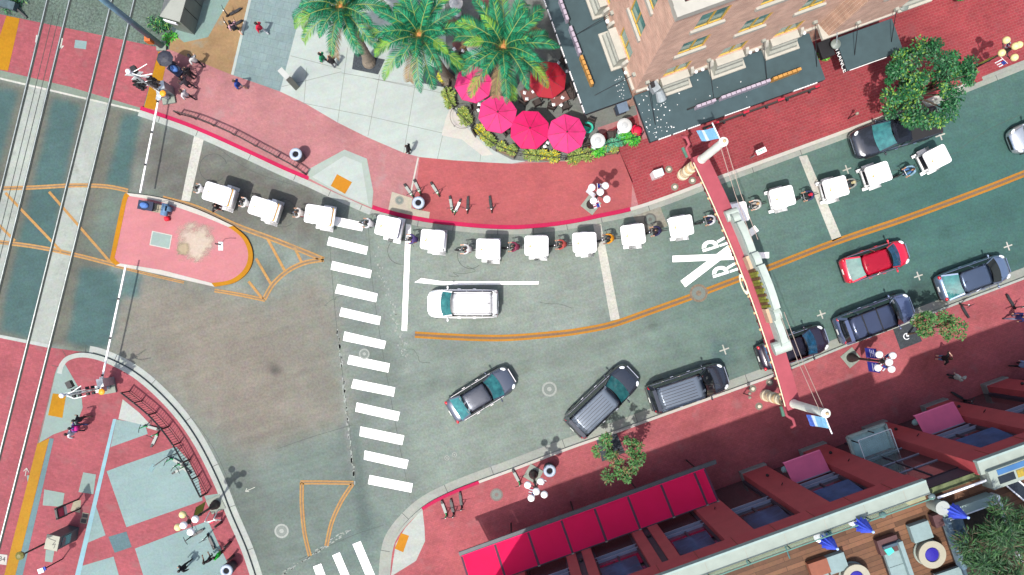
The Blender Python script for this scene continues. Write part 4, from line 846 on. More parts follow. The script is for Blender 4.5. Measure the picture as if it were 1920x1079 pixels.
# ======================= STREET FURNITURE =======================
IRON = mat('cast_iron', (.030, .022, .022), .5, .2, 6); GLOBE = mat('globe_white', (.86, .86, .86), .35, .02); GLOBEC = mat('globe_cream', (.62, .55, .26), .4, .1, 3); CONC = mat('concrete_base', A(176, 186, 172), .9, .15, 4)
BANB = mat('banner_blue', (.018, .03, .30), .7, .1, 3); BANY = mat('banner_olive', (.20, .20, .01), .7, .1, 3); BANW = mat('banner_white', (.7, .72, .75), .7, .05, 3); FRED = mat('flag_red', (.4, .02, .05), .7, 0); FBLU = mat('flag_blue', (.03, .06, .35), .7, 0)
def flag(parent, c, d, nm='flag'):
    c = Vector(c); d = Vector(d).normalized(); s_ = d.cross(Vector((0, 0, 1))).normalized(); u = (s_ * .8 + Vector((0, 0, -.55))).normalized()
    f = thing(nm, None, None, (0, 0, 0)); f.parent = parent
    b = MB(); b.tube([c, c + d * .62 + Vector((0, 0, .25))], .014, 5); b.build('flag_staff', mat('white_metal', (.75, .75, .75), .4, .03), f)
    for i in range(6):
        b = MB() if i == 0 else b; a = c + d * (.15 + .075 * i) + Vector((0, 0, .06 + .03 * i)); 
    for mm, sel in ((FRED, (0, 2, 4)), (BANW, (1, 3, 5))):
        b = MB()
        for i in sel:
            a0 = c + d * (.14 + .075 * i) + Vector((0, 0, .05 + .03 * i)); a1 = c + d * (.14 + .075 * (i + 1)) + Vector((0, 0, .05 + .03 * (i + 1)))
            b.face([a0, a1, a1 + u * .42, a0 + u * .42])
        bmesh.ops.solidify(b.bm, geom=b.bm.faces[:], thickness=.006); b.build('flag_stripe', mm, f)
    b = MB(); a0 = c + d * .36 + Vector((0, 0, .15)); a1 = a0 + d * .23 + Vector((0, 0, .09)); b.face([a0, a1, a1 + u * .2, a0 + u * .2]); bmesh.ops.solidify(b.bm, geom=b.bm.faces[:], thickness=.014); b.build('flag_canton', FBLU, f)
def lamp(px, py, rz, label, cream=(), banners=None, flags=()):
    o = thing('street_lamp', label, 'street lamp', G(px, py, HS), R(rz), 'five-globe street lamps')
    b = MB(); b.box((0, 0, .02), (.95, .95, .05)); b.build('footing', CONC, o)
    b = MB(); b.lathe([(.30, .04), (.30, .16), (.22, .22), (.24, .5), (.17, .75), (.10, .95), (.075, 1.1)], n=12); b.build('base', IRON, o, smooth=True)
    b = MB(); b.tube([(0, 0, 1.0), (0, 0, 4.0)], [.075, .055], 10); b.lathe([(.10, 2.4), (.10, 2.5)], n=10); b.lathe([(.06, 3.9), (.15, 4.05), (.12, 4.2), (.06, 4.5), (.09, 4.62)], n=10); b.build('pole', IRON, o, smooth=True)
    for i in range(4):
        a = i * math.pi / 2; c, s_ = math.cos(a), math.sin(a); ar = MB()
        ar.tube([(.05 * c, .05 * s_, 4.1), (.28 * c, .28 * s_, 3.98), (.5 * c, .5 * s_, 4.05), (.55 * c, .55 * s_, 4.2)], .03, 6); ar.tube([(.05 * c, .05 * s_, 4.02), (.2 * c, .2 * s_, 3.8), (.33 * c, .33 * s_, 3.96)], .018, 5); ar.build('arm', IRON, o, smooth=True)
        gb = MB(); gb.ball((.55 * c, .55 * s_, 4.40), .215, 14); gb.build('globe', GLOBEC if i in cream else GLOBE, o, smooth=True)
    gb = MB(); gb.ball((0, 0, 4.83), .215, 14); gb.build('globe', GLOBEC if 4 in cream else GLOBE, o, smooth=True)
    for d, m_ in banners or ():
        a = R(d - rz); c, s_ = math.cos(a), math.sin(a); b = MB(); b.tube([(0, 0, 3.55), (.75 * c, .75 * s_, 3.55)], .015, 5); b.tube([(0, 0, 2.15), (.75 * c, .75 * s_, 2.15)], .015, 5); b.build('banner_bracket', IRON, o)
        b = MB(); b.box((.42 * c, .42 * s_, 2.85), (.6, .012, 1.38), rz=a); bn = b.build('banner', m_, o)
        if m_ is BANB:
            b = MB()
            for k in range(3): b.box((.42 * c, .42 * s_, 3.2 - .22 * k), (.46 - .1 * (k % 2), .02, .05), rz=a)
            b.build('banner_lettering', BANW, bn)
    for d, z_ in flags: a = R(d - rz); flag(o, (.06 * math.cos(a), .06 * math.sin(a), z_), (math.cos(a), math.sin(a), 0))
    return o
lamp(1108, 384, 52, 'five-globe street lamp on the rose pavement above the red kerb', flags=((95, 3.6), (285, 3.2)), banners=((140, BANW),))
lamp(1000, 889, 60, 'five-globe street lamp by the bin on the lower pavement, left of the magenta awning', flags=((50, 3.4), (265, 3.2)))
lamp(1595, 671, 40, 'five-globe street lamp with two blue banners at the right', flags=((45, 3.6), (330, 3.4)), banners=((100, BANB), (280, BANB)))
lamp(1808, 138, 25, 'five-globe street lamp with cream globes beside the big green tree', cream=(0, 1, 2, 3, 4), flags=((80, 3.8), (300, 3.4)), banners=((200, BANY),))
lamp(405, 946, 25, 'five-globe street lamp with an olive banner on the tiled plaza at the lower left', cream=(1, 2), banners=((75, BANY),))
# ---- bins ----
BIN = mat('bin_dark', (.028, .032, .042), .5, .15, 8); BINL = mat('bin_lid', (.30, .35, .42), .45, .1, 5)
def bin_(px, py, label):
    o = thing('litter_bin', label, 'litter bin', G(px, py, HS), group='round litter bins')
    b = MB(); b.lathe([(.30, 0), (.34, .1), (.37, .5), (.39, .95), (.37, 1.0)], n=20); b.build('drum', BIN, o, smooth=True)
    b = MB(); b.lathe([(.36, 1.0), (.40, 1.02), (.38, 1.08), (.29, 1.13), (.19, 1.10), (.18, 1.0)], n=20, caps=False); b.build('lid_ring', BINL, o, smooth=True)
    b = MB(); b.lathe([(.19, .99), (.185, 1.03)], n=16); b.build('opening', mat('hole', (.004, .004, .006), .9, 0), o)
bin_(563, 296, 'round dark litter bin by the end of the upper railing'); bin_(788, 385, 'round dark litter bin by the cream pad on the rose pavement'); bin_(1029, 877, 'round dark litter bin next to the lower street lamp'); bin_(436, 1060, 'round dark litter bin at the bottom of the tiled plaza')
# ---- railings ----
def railing(name, label, pts, m_, n=10, step=.16, h=1.05, z=HS, k=1):
    P = [G(p.x, p.y, z) for p in cat(pts, n)]; o = thing(name, label, 'railing', P[0])
    for zz, r_ in ((h, .035), (.14, .02), (h - .12, .018)):
        b = MB(); b.tube([p + Vector((0, 0, zz)) for p in P], r_ * k, 6); b.build('rail', m_, o, world=True)
    b = MB(); acc = 0; k = 0; pos = []
    for p, q in zip(P, P[1:]):
        l = (q - p).length; t = step - acc
        while t < l: pos.append(p + (q - p) * t / l); t += step
        acc = (acc + l) % step
    b = MB()
    for p in pos: b.bar(p + Vector((0, 0, .14)), p + Vector((0, 0, h)), .02)
    b.build('balusters', m_, o, world=True)['kind'] = 'stuff'
    for i in range(0, len(P), max(1, n)): b = MB(); b.bar(P[i] + Vector((0, 0, -.05)), P[i] + Vector((0, 0, h + .04)), .07); b.build('post', m_, o, world=True); 
    return o
RAILM = mat('railing_rust_black', (.04, .025, .025), .5, .3, 4); RAILB = mat('railing_black', (.015, .017, .018), .5, .1)
railing('railing', 'long dark curved railing just behind the upper red kerb', [(338,216),(368,224),(402,237),(440,254),(480,275),(520,296),(555,315),(574,328)], RAILM, 8, .2, .95)
railing('railing', 'curved black railing along the edge of the tiled plaza at lower left', [(243,734),(266,752),(292,774),(316,800),(338,830),(356,862),(372,893),(388,925)], RAILB, 8, .17, 1.1)
# ---- level crossing signals ----
SIGM = mat('signal_silver', (.42, .46, .47), .35, .2, 5, metal=.6); SIGB = mat('signal_black', (.012, .012, .014), .5, .1); GATE = mat('gate_white', (.85, .84, .80), .5, .06, 3)
def crossing_signal(px, py, ang, gate_px, label, glabel, star):
    b0 = G(px, py, HS); o = thing('crossing_signal', label, 'railway signal', b0, R(ang), 'level crossing signals')
    b = MB(); b.box((0, 0, .08), (.8, .8, .16)); b.build('footing', CONC, o)
    b = MB(); b.lathe([(.16, .1), (.16, .4), (.07, .5)], n=12); b.tube([(0, 0, .4), (0, 0, 5.1)], .065, 10); b.build('mast', SIGM, o, smooth=True)
    b = MB(); b.ball((0, 0, 5.2), .15, 12); b.build('bell', BANW, o, smooth=True)
    for s_ in (-1, 1):
        b = MB(); M = Matrix.Rotation(R(45 * s_), 4, 'X'); b.box((.10, 0, 4.1), (.03, 1.3, .22), M=M); b.build('crossbuck_board', mat('crossbuck', (.6, .64, .62), .4, .1), o)
    for zz in (2.7, 3.3):
        for s_ in (-1, 1):
            for fx in (.1, -.1):
                l = thing('flashing_light', None, None); l.parent = o; b = MB(); M = Matrix.Rotation(R(90), 4, 'Y')
                b.lathe([(.27, -.015), (.27, .015)], (fx, .42 * s_, zz), 14, M); b.build('target_disc', SIGB, l); b = MB(); b.lathe([(.11, 0), (.11, .16)], (fx, .42 * s_, zz), 12, M if fx > 0 else Matrix.Rotation(R(-90), 4, 'Y')); b.build('light_hood', SIGB, l)
        b = MB(); b.tube([(0, -.45, zz), (0, .45, zz)], .035, 6); b.build('light_bracket', SIGM, o)
    b = MB(); b.box((0, 0, 1.05), (.42, .38, .62)); b.bevel(.04, 2); b.build('gate_motor', SIGM, o)
    b = MB()
    for k in range(4): b.tube([(.15, .15 - .1 * k, 3.2), (.35, .1 - .1 * k, 3.6), (.05 * k, .3 - .2 * k, 4.0), (-.1, .1, 3.4)], .015, 5)
    b.build('cable_loop', SIGM, o)
    b = MB(); b.tube([(0, 0, 4.9), (-.3, -.55, 5.0), (-.25, -1.2, 4.9)], .025, 5); b.tube([(0, 0, 4.9), (.1, -.5, 5.0), (.35, -1.0, 4.9)], .025, 5); b.build('aerial_arm', GATE, o)
    b = MB(); b.box((.55, .2, 3.9), (.4, .3, .3), rz=.3); b.bevel(.03, 1); b.build('signal_housing', SIGB, o)
    b = MB(); b.ball((-.2, -.25, 1.5), .2, 10, (1, 1, .5)); b.build('warning_cap', mat('warning_orange', (.75, .28, .01), .5, .05), o)
    b = MB(); b.box((.35, -.2, .75), (.5, .4, 1.4)); b.bevel(.03, 1); b.build('relay_cabinet', SIGM, o)
    a0 = G(gate_px[0][0], gate_px[0][1], 1.15); a1 = G(gate_px[1][0], gate_px[1][1], 1.25)
    g = thing('gate_arm', glabel, 'barrier arm', a0, 0, 'level crossing gate arms')
    b = MB(); b.bar(a0, a1, .095, .08); ar = b.build('arm', GATE, g, world=True)
    for t in (.02, .35, .7): b = MB(); p = a0.lerp(a1, t); b.box(p + Vector((0, 0, .08)), (.11, .11, .1)); b.build('arm_lamp', SIGB, g, world=True)
    b = MB(); b.bar(a0 - (a1 - a0) * .1, a0, .3, .12); b.build('counterweight', SIGM, g, world=True)
crossing_signal(317, 184, 100, ((297,188),(263,362)), 'silver level crossing signal mast over the yellow strip at the upper left', 'white gate arm reaching from the upper signal down to the traffic island', 0)
crossing_signal(206, 726, 100, ((192,708),(236,498)), 'silver level crossing signal mast on the lower left plaza', 'white gate arm reaching from the lower signal up to the traffic island', 1)
# ---- catenary pole, cabinet, totem ----
b0 = G(305, 88, 0); o = thing('tall_pole', 'tall blue-grey pole leaning over the tracks, orange box on it', 'pole', b0)
b = MB(); b.tube([(0, 0, 0), (0, 0, 11)], [.19, .15], 14); b.build('shaft', mat('pole_bluegrey', (.10, .19, .25), .45, .2, 2), o, smooth=True); b = MB(); b.box((-.1, -.18, 1.6), (.35, .3, .6)); b.bevel(.03, 1); b.build('orange_box', mat('box_orange', (.42, .10, .02), .6, .1), o)
b = MB(); b.box((0, 0, .1), (.6, .6, .25)); b.bevel(.03, 1); b.build('footing', CONC, o)
b0 = G(366, 66, HS); o = thing('utility_cabinet', 'long grey metal cabinet with a pale roof beside the pale path', 'cabinet', b0, R(74.5))
b = MB(); b.box((2.2, .62, 1.1), (4.4, 1.15, 2.2)); b.build('cabinet_body', mat('cabinet_grey', A(150, 160, 152), .5, .1, 2), o)
b = MB(); b.box((2.2, .62, 2.24), (4.5, 1.25, .07)); b.bevel(.02, 1); b.build('roof', mat('cabinet_roof', A(196, 200, 188), .6, .06, 2), o)
for x in (.9, 1.8, 2.8): b = MB(); b.box((x, .03, 1.15), (.02, .03, 2.0)); b.build('door_seam', SIGB, o)
b = MB(); b.box((-.12, .7, 1.9), (.05, .8, .35)); b.build('sign_plate', BANW, o)
b0 = G(551, 159, HS); o = thing('information_totem', 'slim grey metal totem on the white plaza corner', 'information totem', b0, R(-47))
b = MB(); b.box((0, 0, 1.08), (.75, .34, 2.15), taper=1.02); b.bevel(.03, 2); b.build('slab', mat('totem_metal', A(150, 152, 142), .4, .12, 2, metal=.3), o)
b = MB(); b.box((0, 0, 2.18), (.74, .34, .05)); b.build('cap', mat('totem_cap', A(225, 228, 222), .6, .05), o)
# ---- small street items ----
def meter(px, py, label, n=1):
    o = thing('parking_meter', label, 'parking meter', G(px, py, HS), group='parking meters')
    b = MB(); b.tube([(0, 0, 0), (0, 0, 1.1)], .035, 8); b.build('post', IRON, o)
    for k in range(n): b = MB(); b.ball((0, (k - (n - 1) / 2) * .25, 1.25), .13, 10, (.8, .8, 1.2)); b.build('meter_head', mat('meter_head', A(196, 186, 166), .4, .1, 6), o, smooth=True)
meter(1590, 223, 'single parking meter on the brick pavement by the pickup door'); meter(1394, 738, 'double parking meter on the lower pavement left of the arch foot', 2)
o = thing('newspaper_box', 'white newspaper box standing on the rose pavement between lamp and arch', 'newspaper box', G(1229, 330, HS), R(20)); b = MB(); b.box((0, 0, .5), (.62, .45, 1.0)); b.bevel(.03, 2); b.build('box_body', mat('box_white', A(240, 240, 240, 1.3), .5, .05), o); b = MB(); b.box((.12, 0, 1.02), (.34, .40, .06)); b.bevel(.02, 1); b.build('lid', mat('lid_blue_white', A(206, 228, 240, 1.4), .4, .05), o)
o = thing('sign_post', 'small white sign on a red and grey post above the white kerb', 'sign', G(1407, 297, HS), R(25)); b = MB(); b.tube([(0, 0, 0), (0, 0, 2.0)], .035, 8); b.build('post', SIGM, o); b = MB(); b.box((0, 0, 2.05), (.62, .30, .05)); s_ = b.build('sign_board', BANW, o); b = MB(); b.box((0, .03, 2.082), (.5, .05, .012)); b.build('green_stripe', mat('green_text', (.02, .2, .12), .6, 0), s_); b = MB(); b.box((0, 0, 1.5), (.3, .08, .35)); b.build('red_plate', FRED, o)
def uplight(px, py, label):
    o = thing('ground_light', label, 'ground light', G(px, py, HS), group='ground lights round the arch feet'); b = MB(); b.lathe([(.24, 0), (.24, .015)], n=12); b.build('collar', mat('collar_grey', A(150, 146, 130), .7, .1), o); b = MB(); b.lathe([(.10, .01), (.11, .12), (.05, .16)], n=12); b.build('lens', mat('lens_cream', A(232, 226, 200, 1.4), .4, .05), o)
uplight(1254, 318, 'ground light farthest left at the upper arch foot'); uplight(1298, 339, 'ground light nearest the white kerb under the arch beam'); uplight(1265, 351, 'ground light lowest of those at the upper arch foot')
uplight(1443, 717, 'ground light closest to the kerb at the lower arch foot'); uplight(1411, 729, 'ground light by the double parking meter'); uplight(1423, 762, 'ground light lowest of those at the lower arch foot')
def cover(px, py, r_, label, m_, z, rings=(1, .75, .3), name='manhole_cover'):
    o = thing(name, label, 'manhole cover', G(px, py, z), group='round iron covers'); rr = r_ / S
    b = MB(); b.lathe([(rr, 0), (rr, .004)], n=28); b.build('frame', m_, o)
    for i, f in enumerate(rings[1:]):
        b = MB(); b.lathe([(rr * f, .004), (rr * f, .008 + .003 * i)], n=24); b.build('plate', m_ if i else mat('iron_plate', A(134, 146, 138), .6, .2, 14), o)
IRG = mat('iron_grey', A(176, 184, 176), .6, .2, 10)
cover(1030, 730, 14, 'ringed manhole cover in the lane between the two turning dark cars', IRG, .005); cover(683, 664, 10, 'manhole cover between the zebra stripes', IRG, .005); cover(528, 996, 13.5, 'manhole cover left of the yellow triangle marking', IRG, .005)
cover(931, 928, 12, 'manhole cover in the red lower pavement', mat('iron_brown', A(140, 118, 112), .6, .2, 10), HS + .005); cover(838, 859, 4.6, 'left one of the two tiny round valve covers', IRG, .005); cover(852, 853, 4.6, 'right one of the two tiny round valve covers', IRG, .005)
cover(1310, 550, 17, 'large brown patched manhole cover on the yellow centre line', mat('iron_rust', A(150, 132, 112), .8, .35, 5), .013); cover(749, 376, 8.5, 'grey spoked cover in the cream pad', mat('iron_pad', A(168, 168, 156), .6, .1, 8), HS + .012)
dp = ground('drain_pad', [(1187,406),(1238,388),(1252,424),(1205,440)], .016, paving('drain_concrete', A(170, 168, 154), .15, .2, stain=A(120, 118, 108)))
cover(1219, 412, 12, 'dark drain cover in a concrete pad at the upper kerb', mat('iron_drain', A(118, 118, 112), .7, .15, 10), .02)
# tree grates / dark squares
GR = paving('tree_grate', A(92, 100, 106), .15, .25, brick=(.1, .05, .008, A(60, 66, 72)), ang=R(20))
for p in ([(1117,822),(1155,809),(1172,849),(1129,866)], [(1674,617),(1713,603),(1729,640),(1688,656)], [(661,148),(722,150),(709,141+40),(660,130)][:0] or [(664,100),(722,112),(709,140),(660,130)], [(797,122),(832,130),(838,165),(790,156)]):
    ground('tree_grate', p, HS + .009, GR)
o = thing('grate_ring', 'white curled ring emblem lying on the dark square by the bar-roofed SUV', 'ring', G(1700, 631, HS + .02)); b = MB(); b.tube([(.19 * math.cos(t), .19 * math.sin(t), 0) for t in [R(a) for a in range(40, 330, 20)]], .03, 6); b.build('ring', BANW, o); b = MB(); b.box((.06, .07, 0), (.16, .16, .03)); b.build('knob', BANW, o)
# ---- scooters ----
SCG = mat('scooter_green', (.03, .42, .13), .4, .05); SCK = mat('scooter_black', (.02, .02, .022), .5, .1); SCD = mat('scooter_deck_grey', (.25, .27, .25), .6, .1, 8); SCW = mat('scooter_white', (.7, .72, .68), .4, .05)
def scooter(px, py, ang, label, green=True, white=False, lying=False, proto={}):
    k = (green, white)
    loc = G(px, py, HS); rz = R(ang)
    if k in proto: o = copy_tree(proto[k], loc, rz, label)
    else:
        o = thing('electric_scooter', label, 'electric scooter', loc, rz, 'parked electric scooters'); proto[k] = o
        b = MB(); b.box((-.02, 0, .13), (.64, .17, .05)); b.bevel(.02, 2); b.build('deck', SCW if white else (SCD if green else SCK), o)
        b = MB(); b.box((-.42, 0, .2), (.2, .12, .03)); b.bevel(.01, 1); b.build('rear_mudguard', SCK, o)
        b = MB(); b.tube([(.30, 0, .14), (.44, 0, .2), (.36, 0, 1.08)], [.04, .04, .028], 8); b.build('stem', SCG if green else SCK, o, smooth=True)
        b = MB(); b.tube([(.34, .26, 1.08), (.37, 0, 1.10), (.34, -.26, 1.08)], .02, 6); b.build('handlebar', SCK, o)
        b = MB(); b.ball((.41, 0, .92), .05, 8); b.build('headlight', SCW, o)
        for x in (-.44, .47): b = MB(); b.lathe([(.06, -.03), (.11, -.025), (.11, .025), (.06, .03)], (x, 0, .11), 14, Matrix.Rotation(R(90), 4, 'X')); b.build('wheel', RUB, o)
    if lying: o.rotation_euler = (R(78), 0, rz); o.location.z = HS + .1
    return o
for a in [(767,359,-55,'green-stemmed scooter nearest the cream pad'),(783,352,-65,'green-stemmed scooter second from the cream pad, farthest up the pavement'),(816,356,-58,'green-stemmed scooter standing alone right of the bin'),(846,384,-80,'green-stemmed scooter tangled with a pale one by the red kerb'),
    (833,953,-70,'green-stemmed scooter leftmost of three by the short red kerb'),(968,894,-62,'green-stemmed scooter just left of the lower street lamp'),(287,802,165,'green-stemmed scooter standing against the plaza railing, upper one'),(292,824,65,'green-stemmed scooter on the pink band just below the railing post'),(338,880,30,'green-stemmed scooter lowest by the curved plaza railing'),(347,878,140,'green-stemmed scooter crossing another by the curved railing'),(334,866,150,'green-stemmed scooter uppermost of the cluster on the big teal tile')]: scooter(*a)
scooter(858, 389, -112, 'pale deck scooter tangled with a green one by the red kerb', True, True)
for a in [(877,385,-92,'black scooter right of the tangled pair'),(920,384,-82,'black scooter farthest right on the rose pavement'),(848,951,-78,'black scooter in the middle of three by the short red kerb'),(864,938,-82,'black scooter rightmost of three by the short red kerb'),(440,25,-152,'black scooter at the top on the sandy ground'),(442,47,-155,'black scooter behind the woman in pink on the sandy ground'),(370,1000,-150,'black scooter under the globes of the plaza lamp'),(397,1015,115,'black scooter by the man in dark clothes on the plaza'),(1806,583,120,'black scooter on the lower pavement right of the sparse tree'),(1893,566,-58,'black scooter near the right edge on the lower pavement'),(1795,743,-30,'black scooter in the shade of the red building')]: scooter(*a, green=False)
# small posts with shadow on plaza
for px, py, l in [(415,980,'thin black bollard nearest the lamp on the plaza'),(432,1017,'thin black bollard above the man in green'),(438,1042,'thin black bollard right of the man in green')]:
    o = thing('bollard', l, 'bollard', G(px, py, HS), group='thin black bollards on the plaza'); b = MB(); b.tube([(0, 0, 0), (0, 0, .95)], [.09, .07], 10); b.build('post', IRON, o); b = MB(); b.ball((0, 0, 1.0), .085, 10); b.build('finial', IRON, o, smooth=True)
# ---- lower-left platform furniture ----
o = thing('display_board', 'black framed board with a red panel on the platform', 'display board', G(149, 945, HS), R(-80)); 
for y in (-.30, .30): b = MB(); b.tube([(y, 0, 0), (y, 0, 2.5)], .05, 8); b.build('post', SCK, o)
b = MB(); b.box((0, 0, 2.0), (.72, .12, 1.0)); b.bevel(.02, 1); b.build('cabinet_frame', SCK, o); b = MB(); b.box((-.0, -.07, 2.1), (.5, .03, .5)); b.build('red_panel', mat('panel_red', (.36, .02, .06), .5, .2, 4), o); b = MB(); b.box((0, .07, 2.1), (.5, .03, .5)); b.build('red_panel', mat('panel_red', (.36, .02, .06), .5, .2, 4), o); b = MB(); b.box((0, .06, 1.65), (.5, .05, .25)); b.build('grey_panel', SIGM, o)
o = thing('ticket_machine', 'pale topped ticket machine on the platform with a zigzag mark', 'ticket machine', G(136, 999, HS), R(-12)); b = MB(); b.box((0, 0, 1.05), (.72, .82, 2.1)); b.bevel(.03, 1); b.build('housing', mat('machine_dark', (.05, .07, .075), .4, .2, 3), o); b = MB(); b.box((0, 0, 2.14), (.80, .9, .08)); tp = b.build('top', mat('machine_top', A(206, 206, 184), .6, .06, 3), o); b = MB(); 
for p, q in (((-.25, .22), (.2, .16)), ((.2, .16), (.06, -.12)), ((.06, -.12), (.22, -.02)), ((.22, -.02), (.18, -.3))): b.bar((*p, 2.184), (*q, 2.184), .03, .01)
b.build('zigzag_mark', SCK, tp); b = MB(); b.box((.37, 0, 1.3), (.03, .6, .9)); b.build('screen', G_TEAL, o)
o = thing('platform_lamp', 'platform lamp with an olive head on a black pole at lower left', 'lamp', G(116, 1004, HS), R(0)); b = MB(); b.tube([(0, 0, 0), (0, 0, 4.0)], [.07, .05], 8); b.build('pole', SCK, o); b = MB(); b.lathe([(.05, 0), (.22, .1), (.26, .28), (.12, .36)], (0, 0, 3.9), 8); b.build('lamp_head', mat('lamp_olive', (.12, .11, .02), .5, .3, 4), o)
o = thing('small_sign', 'small white and blue sign on a short post at the lower left', 'sign', G(118, 1048, HS), R(20)); b = MB(); b.tube([(0, 0, 0), (0, 0, 2.2)], .04, 8); b.build('post', SCK, o); b = MB(); b.box((0, 0, 2.25), (.34, .28, .12)); b.build('sign_box', BANW, o); b = MB(); b.box((.2, .04, 2.2), (.16, .22, .1)); b.build('blue_box', FBLU, o)
for y in (1023, 1034): pass
for px, py, l in [(160, 967, 'upper one of two dark square hatches beside the pale drain line'), (157, 977, 'lower one of two dark square hatches beside the pale drain line')]:
    o = thing('square_hatch', l, 'hatch', G(px, py, HS + .01), R(-10), 'dark square hatches'); b = MB(); b.box((0, 0, 0), (.42, .34, .02)); b.build('frame', mat('hatch_frame', A(170, 160, 140), .7, .1), o); b = MB(); b.box((0, 0, .012), (.32, .24, .012)); b.build('hatch_plate', SCK, o)
pb = ground('platform_number_panel', [(-10,1038),(14,1041),(12,1060),(-12,1057)], .03, M_kwht)
me = text_mesh('34', .42); me.materials.append(mat('number_black', (.02, .02, .02), .7, 0)); o = bpy.data.objects.new('platform_number', me); COL.objects.link(o); o.location = G(4, 1049, .036); o.rotation_euler = (0, 0, R(-8)); tag(o, kind='structure')
o = thing('wall_sign', 'dark slanted sign panel held out over the plaza railing', 'sign', G(332, 850, HS), R(20)); b = MB(); b.tube([(0, 0, 0), (0, 0, 1.6), (-.9, -.25, 1.6)], .03, 6); b.build('bracket', SCK, o); b = MB(); b.face([(-.8, -.05, 1.62), (-1.25, -.45, 1.62), (-.95, -.3, 1.62)]); b.box((-1.0, -.3, 1.6), (.5, .25, .03), rz=.7); b.build('sign_panel', mat('sign_dark_teal', (.07, .16, .17), .5, .1), o)
# chevron barricade by the plaza lamp
o = thing('barricade', 'white frame barricade with red chevrons beside the plaza lamp', 'barricade', G(404, 968, HS), R(15))
for y in (-.28, .28): b = MB(); b.bar((y, -.35, 0), (y, 0, 1.0), .05); b.bar((y, .35, 0), (y, 0, 1.0), .05); b.build('leg', SCW, o)
b = MB(); b.box((0, -.17, .6), (.5, .05, .35), M=Matrix.Rotation(R(-20), 4, 'X')); b.build('panel', SCW, o)
for s_ in (-1, 1): b = MB(); b.bar((-.15, -.24, .62 + .09 * s_), (.15, -.2, .72 + .09 * s_), .07, .03); b.build('chevron', FRED, o)
# ---- carts ----
def cart(px, py, ang, label):
    o = thing('stroller', label, 'stroller', G(px, py, HS), R(ang), 'blue strollers'); b = MB(); b.box((0, 0, .62), (.85, .52, .28), taper=1.1); b.bevel(.03, 2); b.build('seat_shell', mat('cart_navy', (.012, .018, .045), .7, .2, 6), o)
    b = MB(); b.ball((.05, 0, .80), .26, 12, (1.1, .75, .6)); b.build('blue_blanket', mat('blanket_blue', (.06, .14, .36), .8, .3, 6), o, smooth=True)
    b = MB(); b.tube([(-.42, .22, .6), (-.95, .24, 1.0), (-.95, -.24, 1.0), (-.42, -.22, .6)], .02, 6); b.build('push_handle', SCK, o)
    b = MB()
    for y in (-.22, .22): b.bar((.4, y, .12), (-.4, y, .6), .025); b.bar((-.4, y, .12), (.35, y, .6), .025)
    b.build('chassis', SIGM, o)
    for x in (-.4, .4):
        for y in (-.25, .25): b = MB(); b.lathe([(.05, -.025), (.12, -.02), (.12, .02), (.05, .025)], (x, y, .12), 12, Matrix.Rotation(R(90), 4, 'X')); b.build('wheel', RUB, o)
    return o
cart(338, 138, 143, 'navy stroller with a light blue blanket pushed over the upper crossing'); cart(283, 389, 170, 'navy cart with a blue load parked on the traffic island')
o = thing('folding_trolley', 'pale flat trolley with a light blue cover behind the cart on the island', 'trolley', G(307, 394, HS), R(-10)); b = MB(); b.box((-.25, 0, .3), (.7, .5, .06)); b.build('platform', mat('trolley_cream', A(196, 186, 160), .7, .15, 5), o); b = MB(); b.box((.28, 0, .45), (.35, .75, .3)); b.bevel(.1, 3); b.build('cover', mat('cover_blue', A(120, 160, 200), .8, .3, 7), o, smooth=True); b = MB(); b.box((.5, .08, .4), (.3, .3, .4)); b.bevel(.08, 2); b.build('bag', mat('bag_slate', (.06, .12, .2), .8, .3, 7), o, smooth=True)
for x in (-.5, .1):
    for y in (-.2, .2): b = MB(); b.lathe([(.03, -.02), (.08, -.02), (.08, .02), (.03, .02)], (x, y, .08), 10, Matrix.Rotation(R(90), 4, 'X')); b.build('castor', RUB, o)
o = thing('red_bag', 'bright red bag lying on the island below the blue cart', 'bag', G(315, 411, HS), R(10)); b = MB(); b.box((0, 0, .14), (.30, .26, .28), taper=.85); b.bevel(.06, 3); b.build('sack', mat('bag_red', (.62, .01, .03), .7, .1, 6), o, smooth=True); b = MB(); b.tube([(-.08, 0, .27), (-.04, 0, .36), (.04, 0, .36), (.08, 0, .27)], .015, 5); b.build('handle', FRED, o)
o = thing('bent_post', 'thin bent black post on a grey plate on the traffic island', 'post', G(414, 462, HS)); b = MB(); b.box((0, 0, .01), (.3, .55, .02)); b.build('plate', SIGM, o); b = MB(); b.tube([(0, .12, 0), (.02, .1, 1.0), (.2, 0, 1.4), (.5, -.05, 1.5)], .022, 6); b.build('tube', SCK, o); b = MB(); b.ball((.52, -.05, 1.5), .05, 8); b.build('end_cap', SCK, o)
o = thing('umbrella', 'black umbrella held over a walker at the upper crossing', 'umbrella', G(309, 110, 2.0), R(10)); b = MB(); b.lathe([(.01, .18), (.3, .12), (.52, -.02)], n=8, caps=False); b.build('canopy', mat('umbrella_black', (.03, .032, .045), .6, .15, 4), o); b = MB(); b.tube([(0, 0, .26), (0, 0, -.75)], .012, 5); b.build('shaft', SCK, o); b = MB()
for i in range(8): a = i * math.pi / 4; b.bar((0, 0, .185), (.525 * math.cos(a), .525 * math.sin(a), -.015), .012)
b.build('ribs', SCK, o)
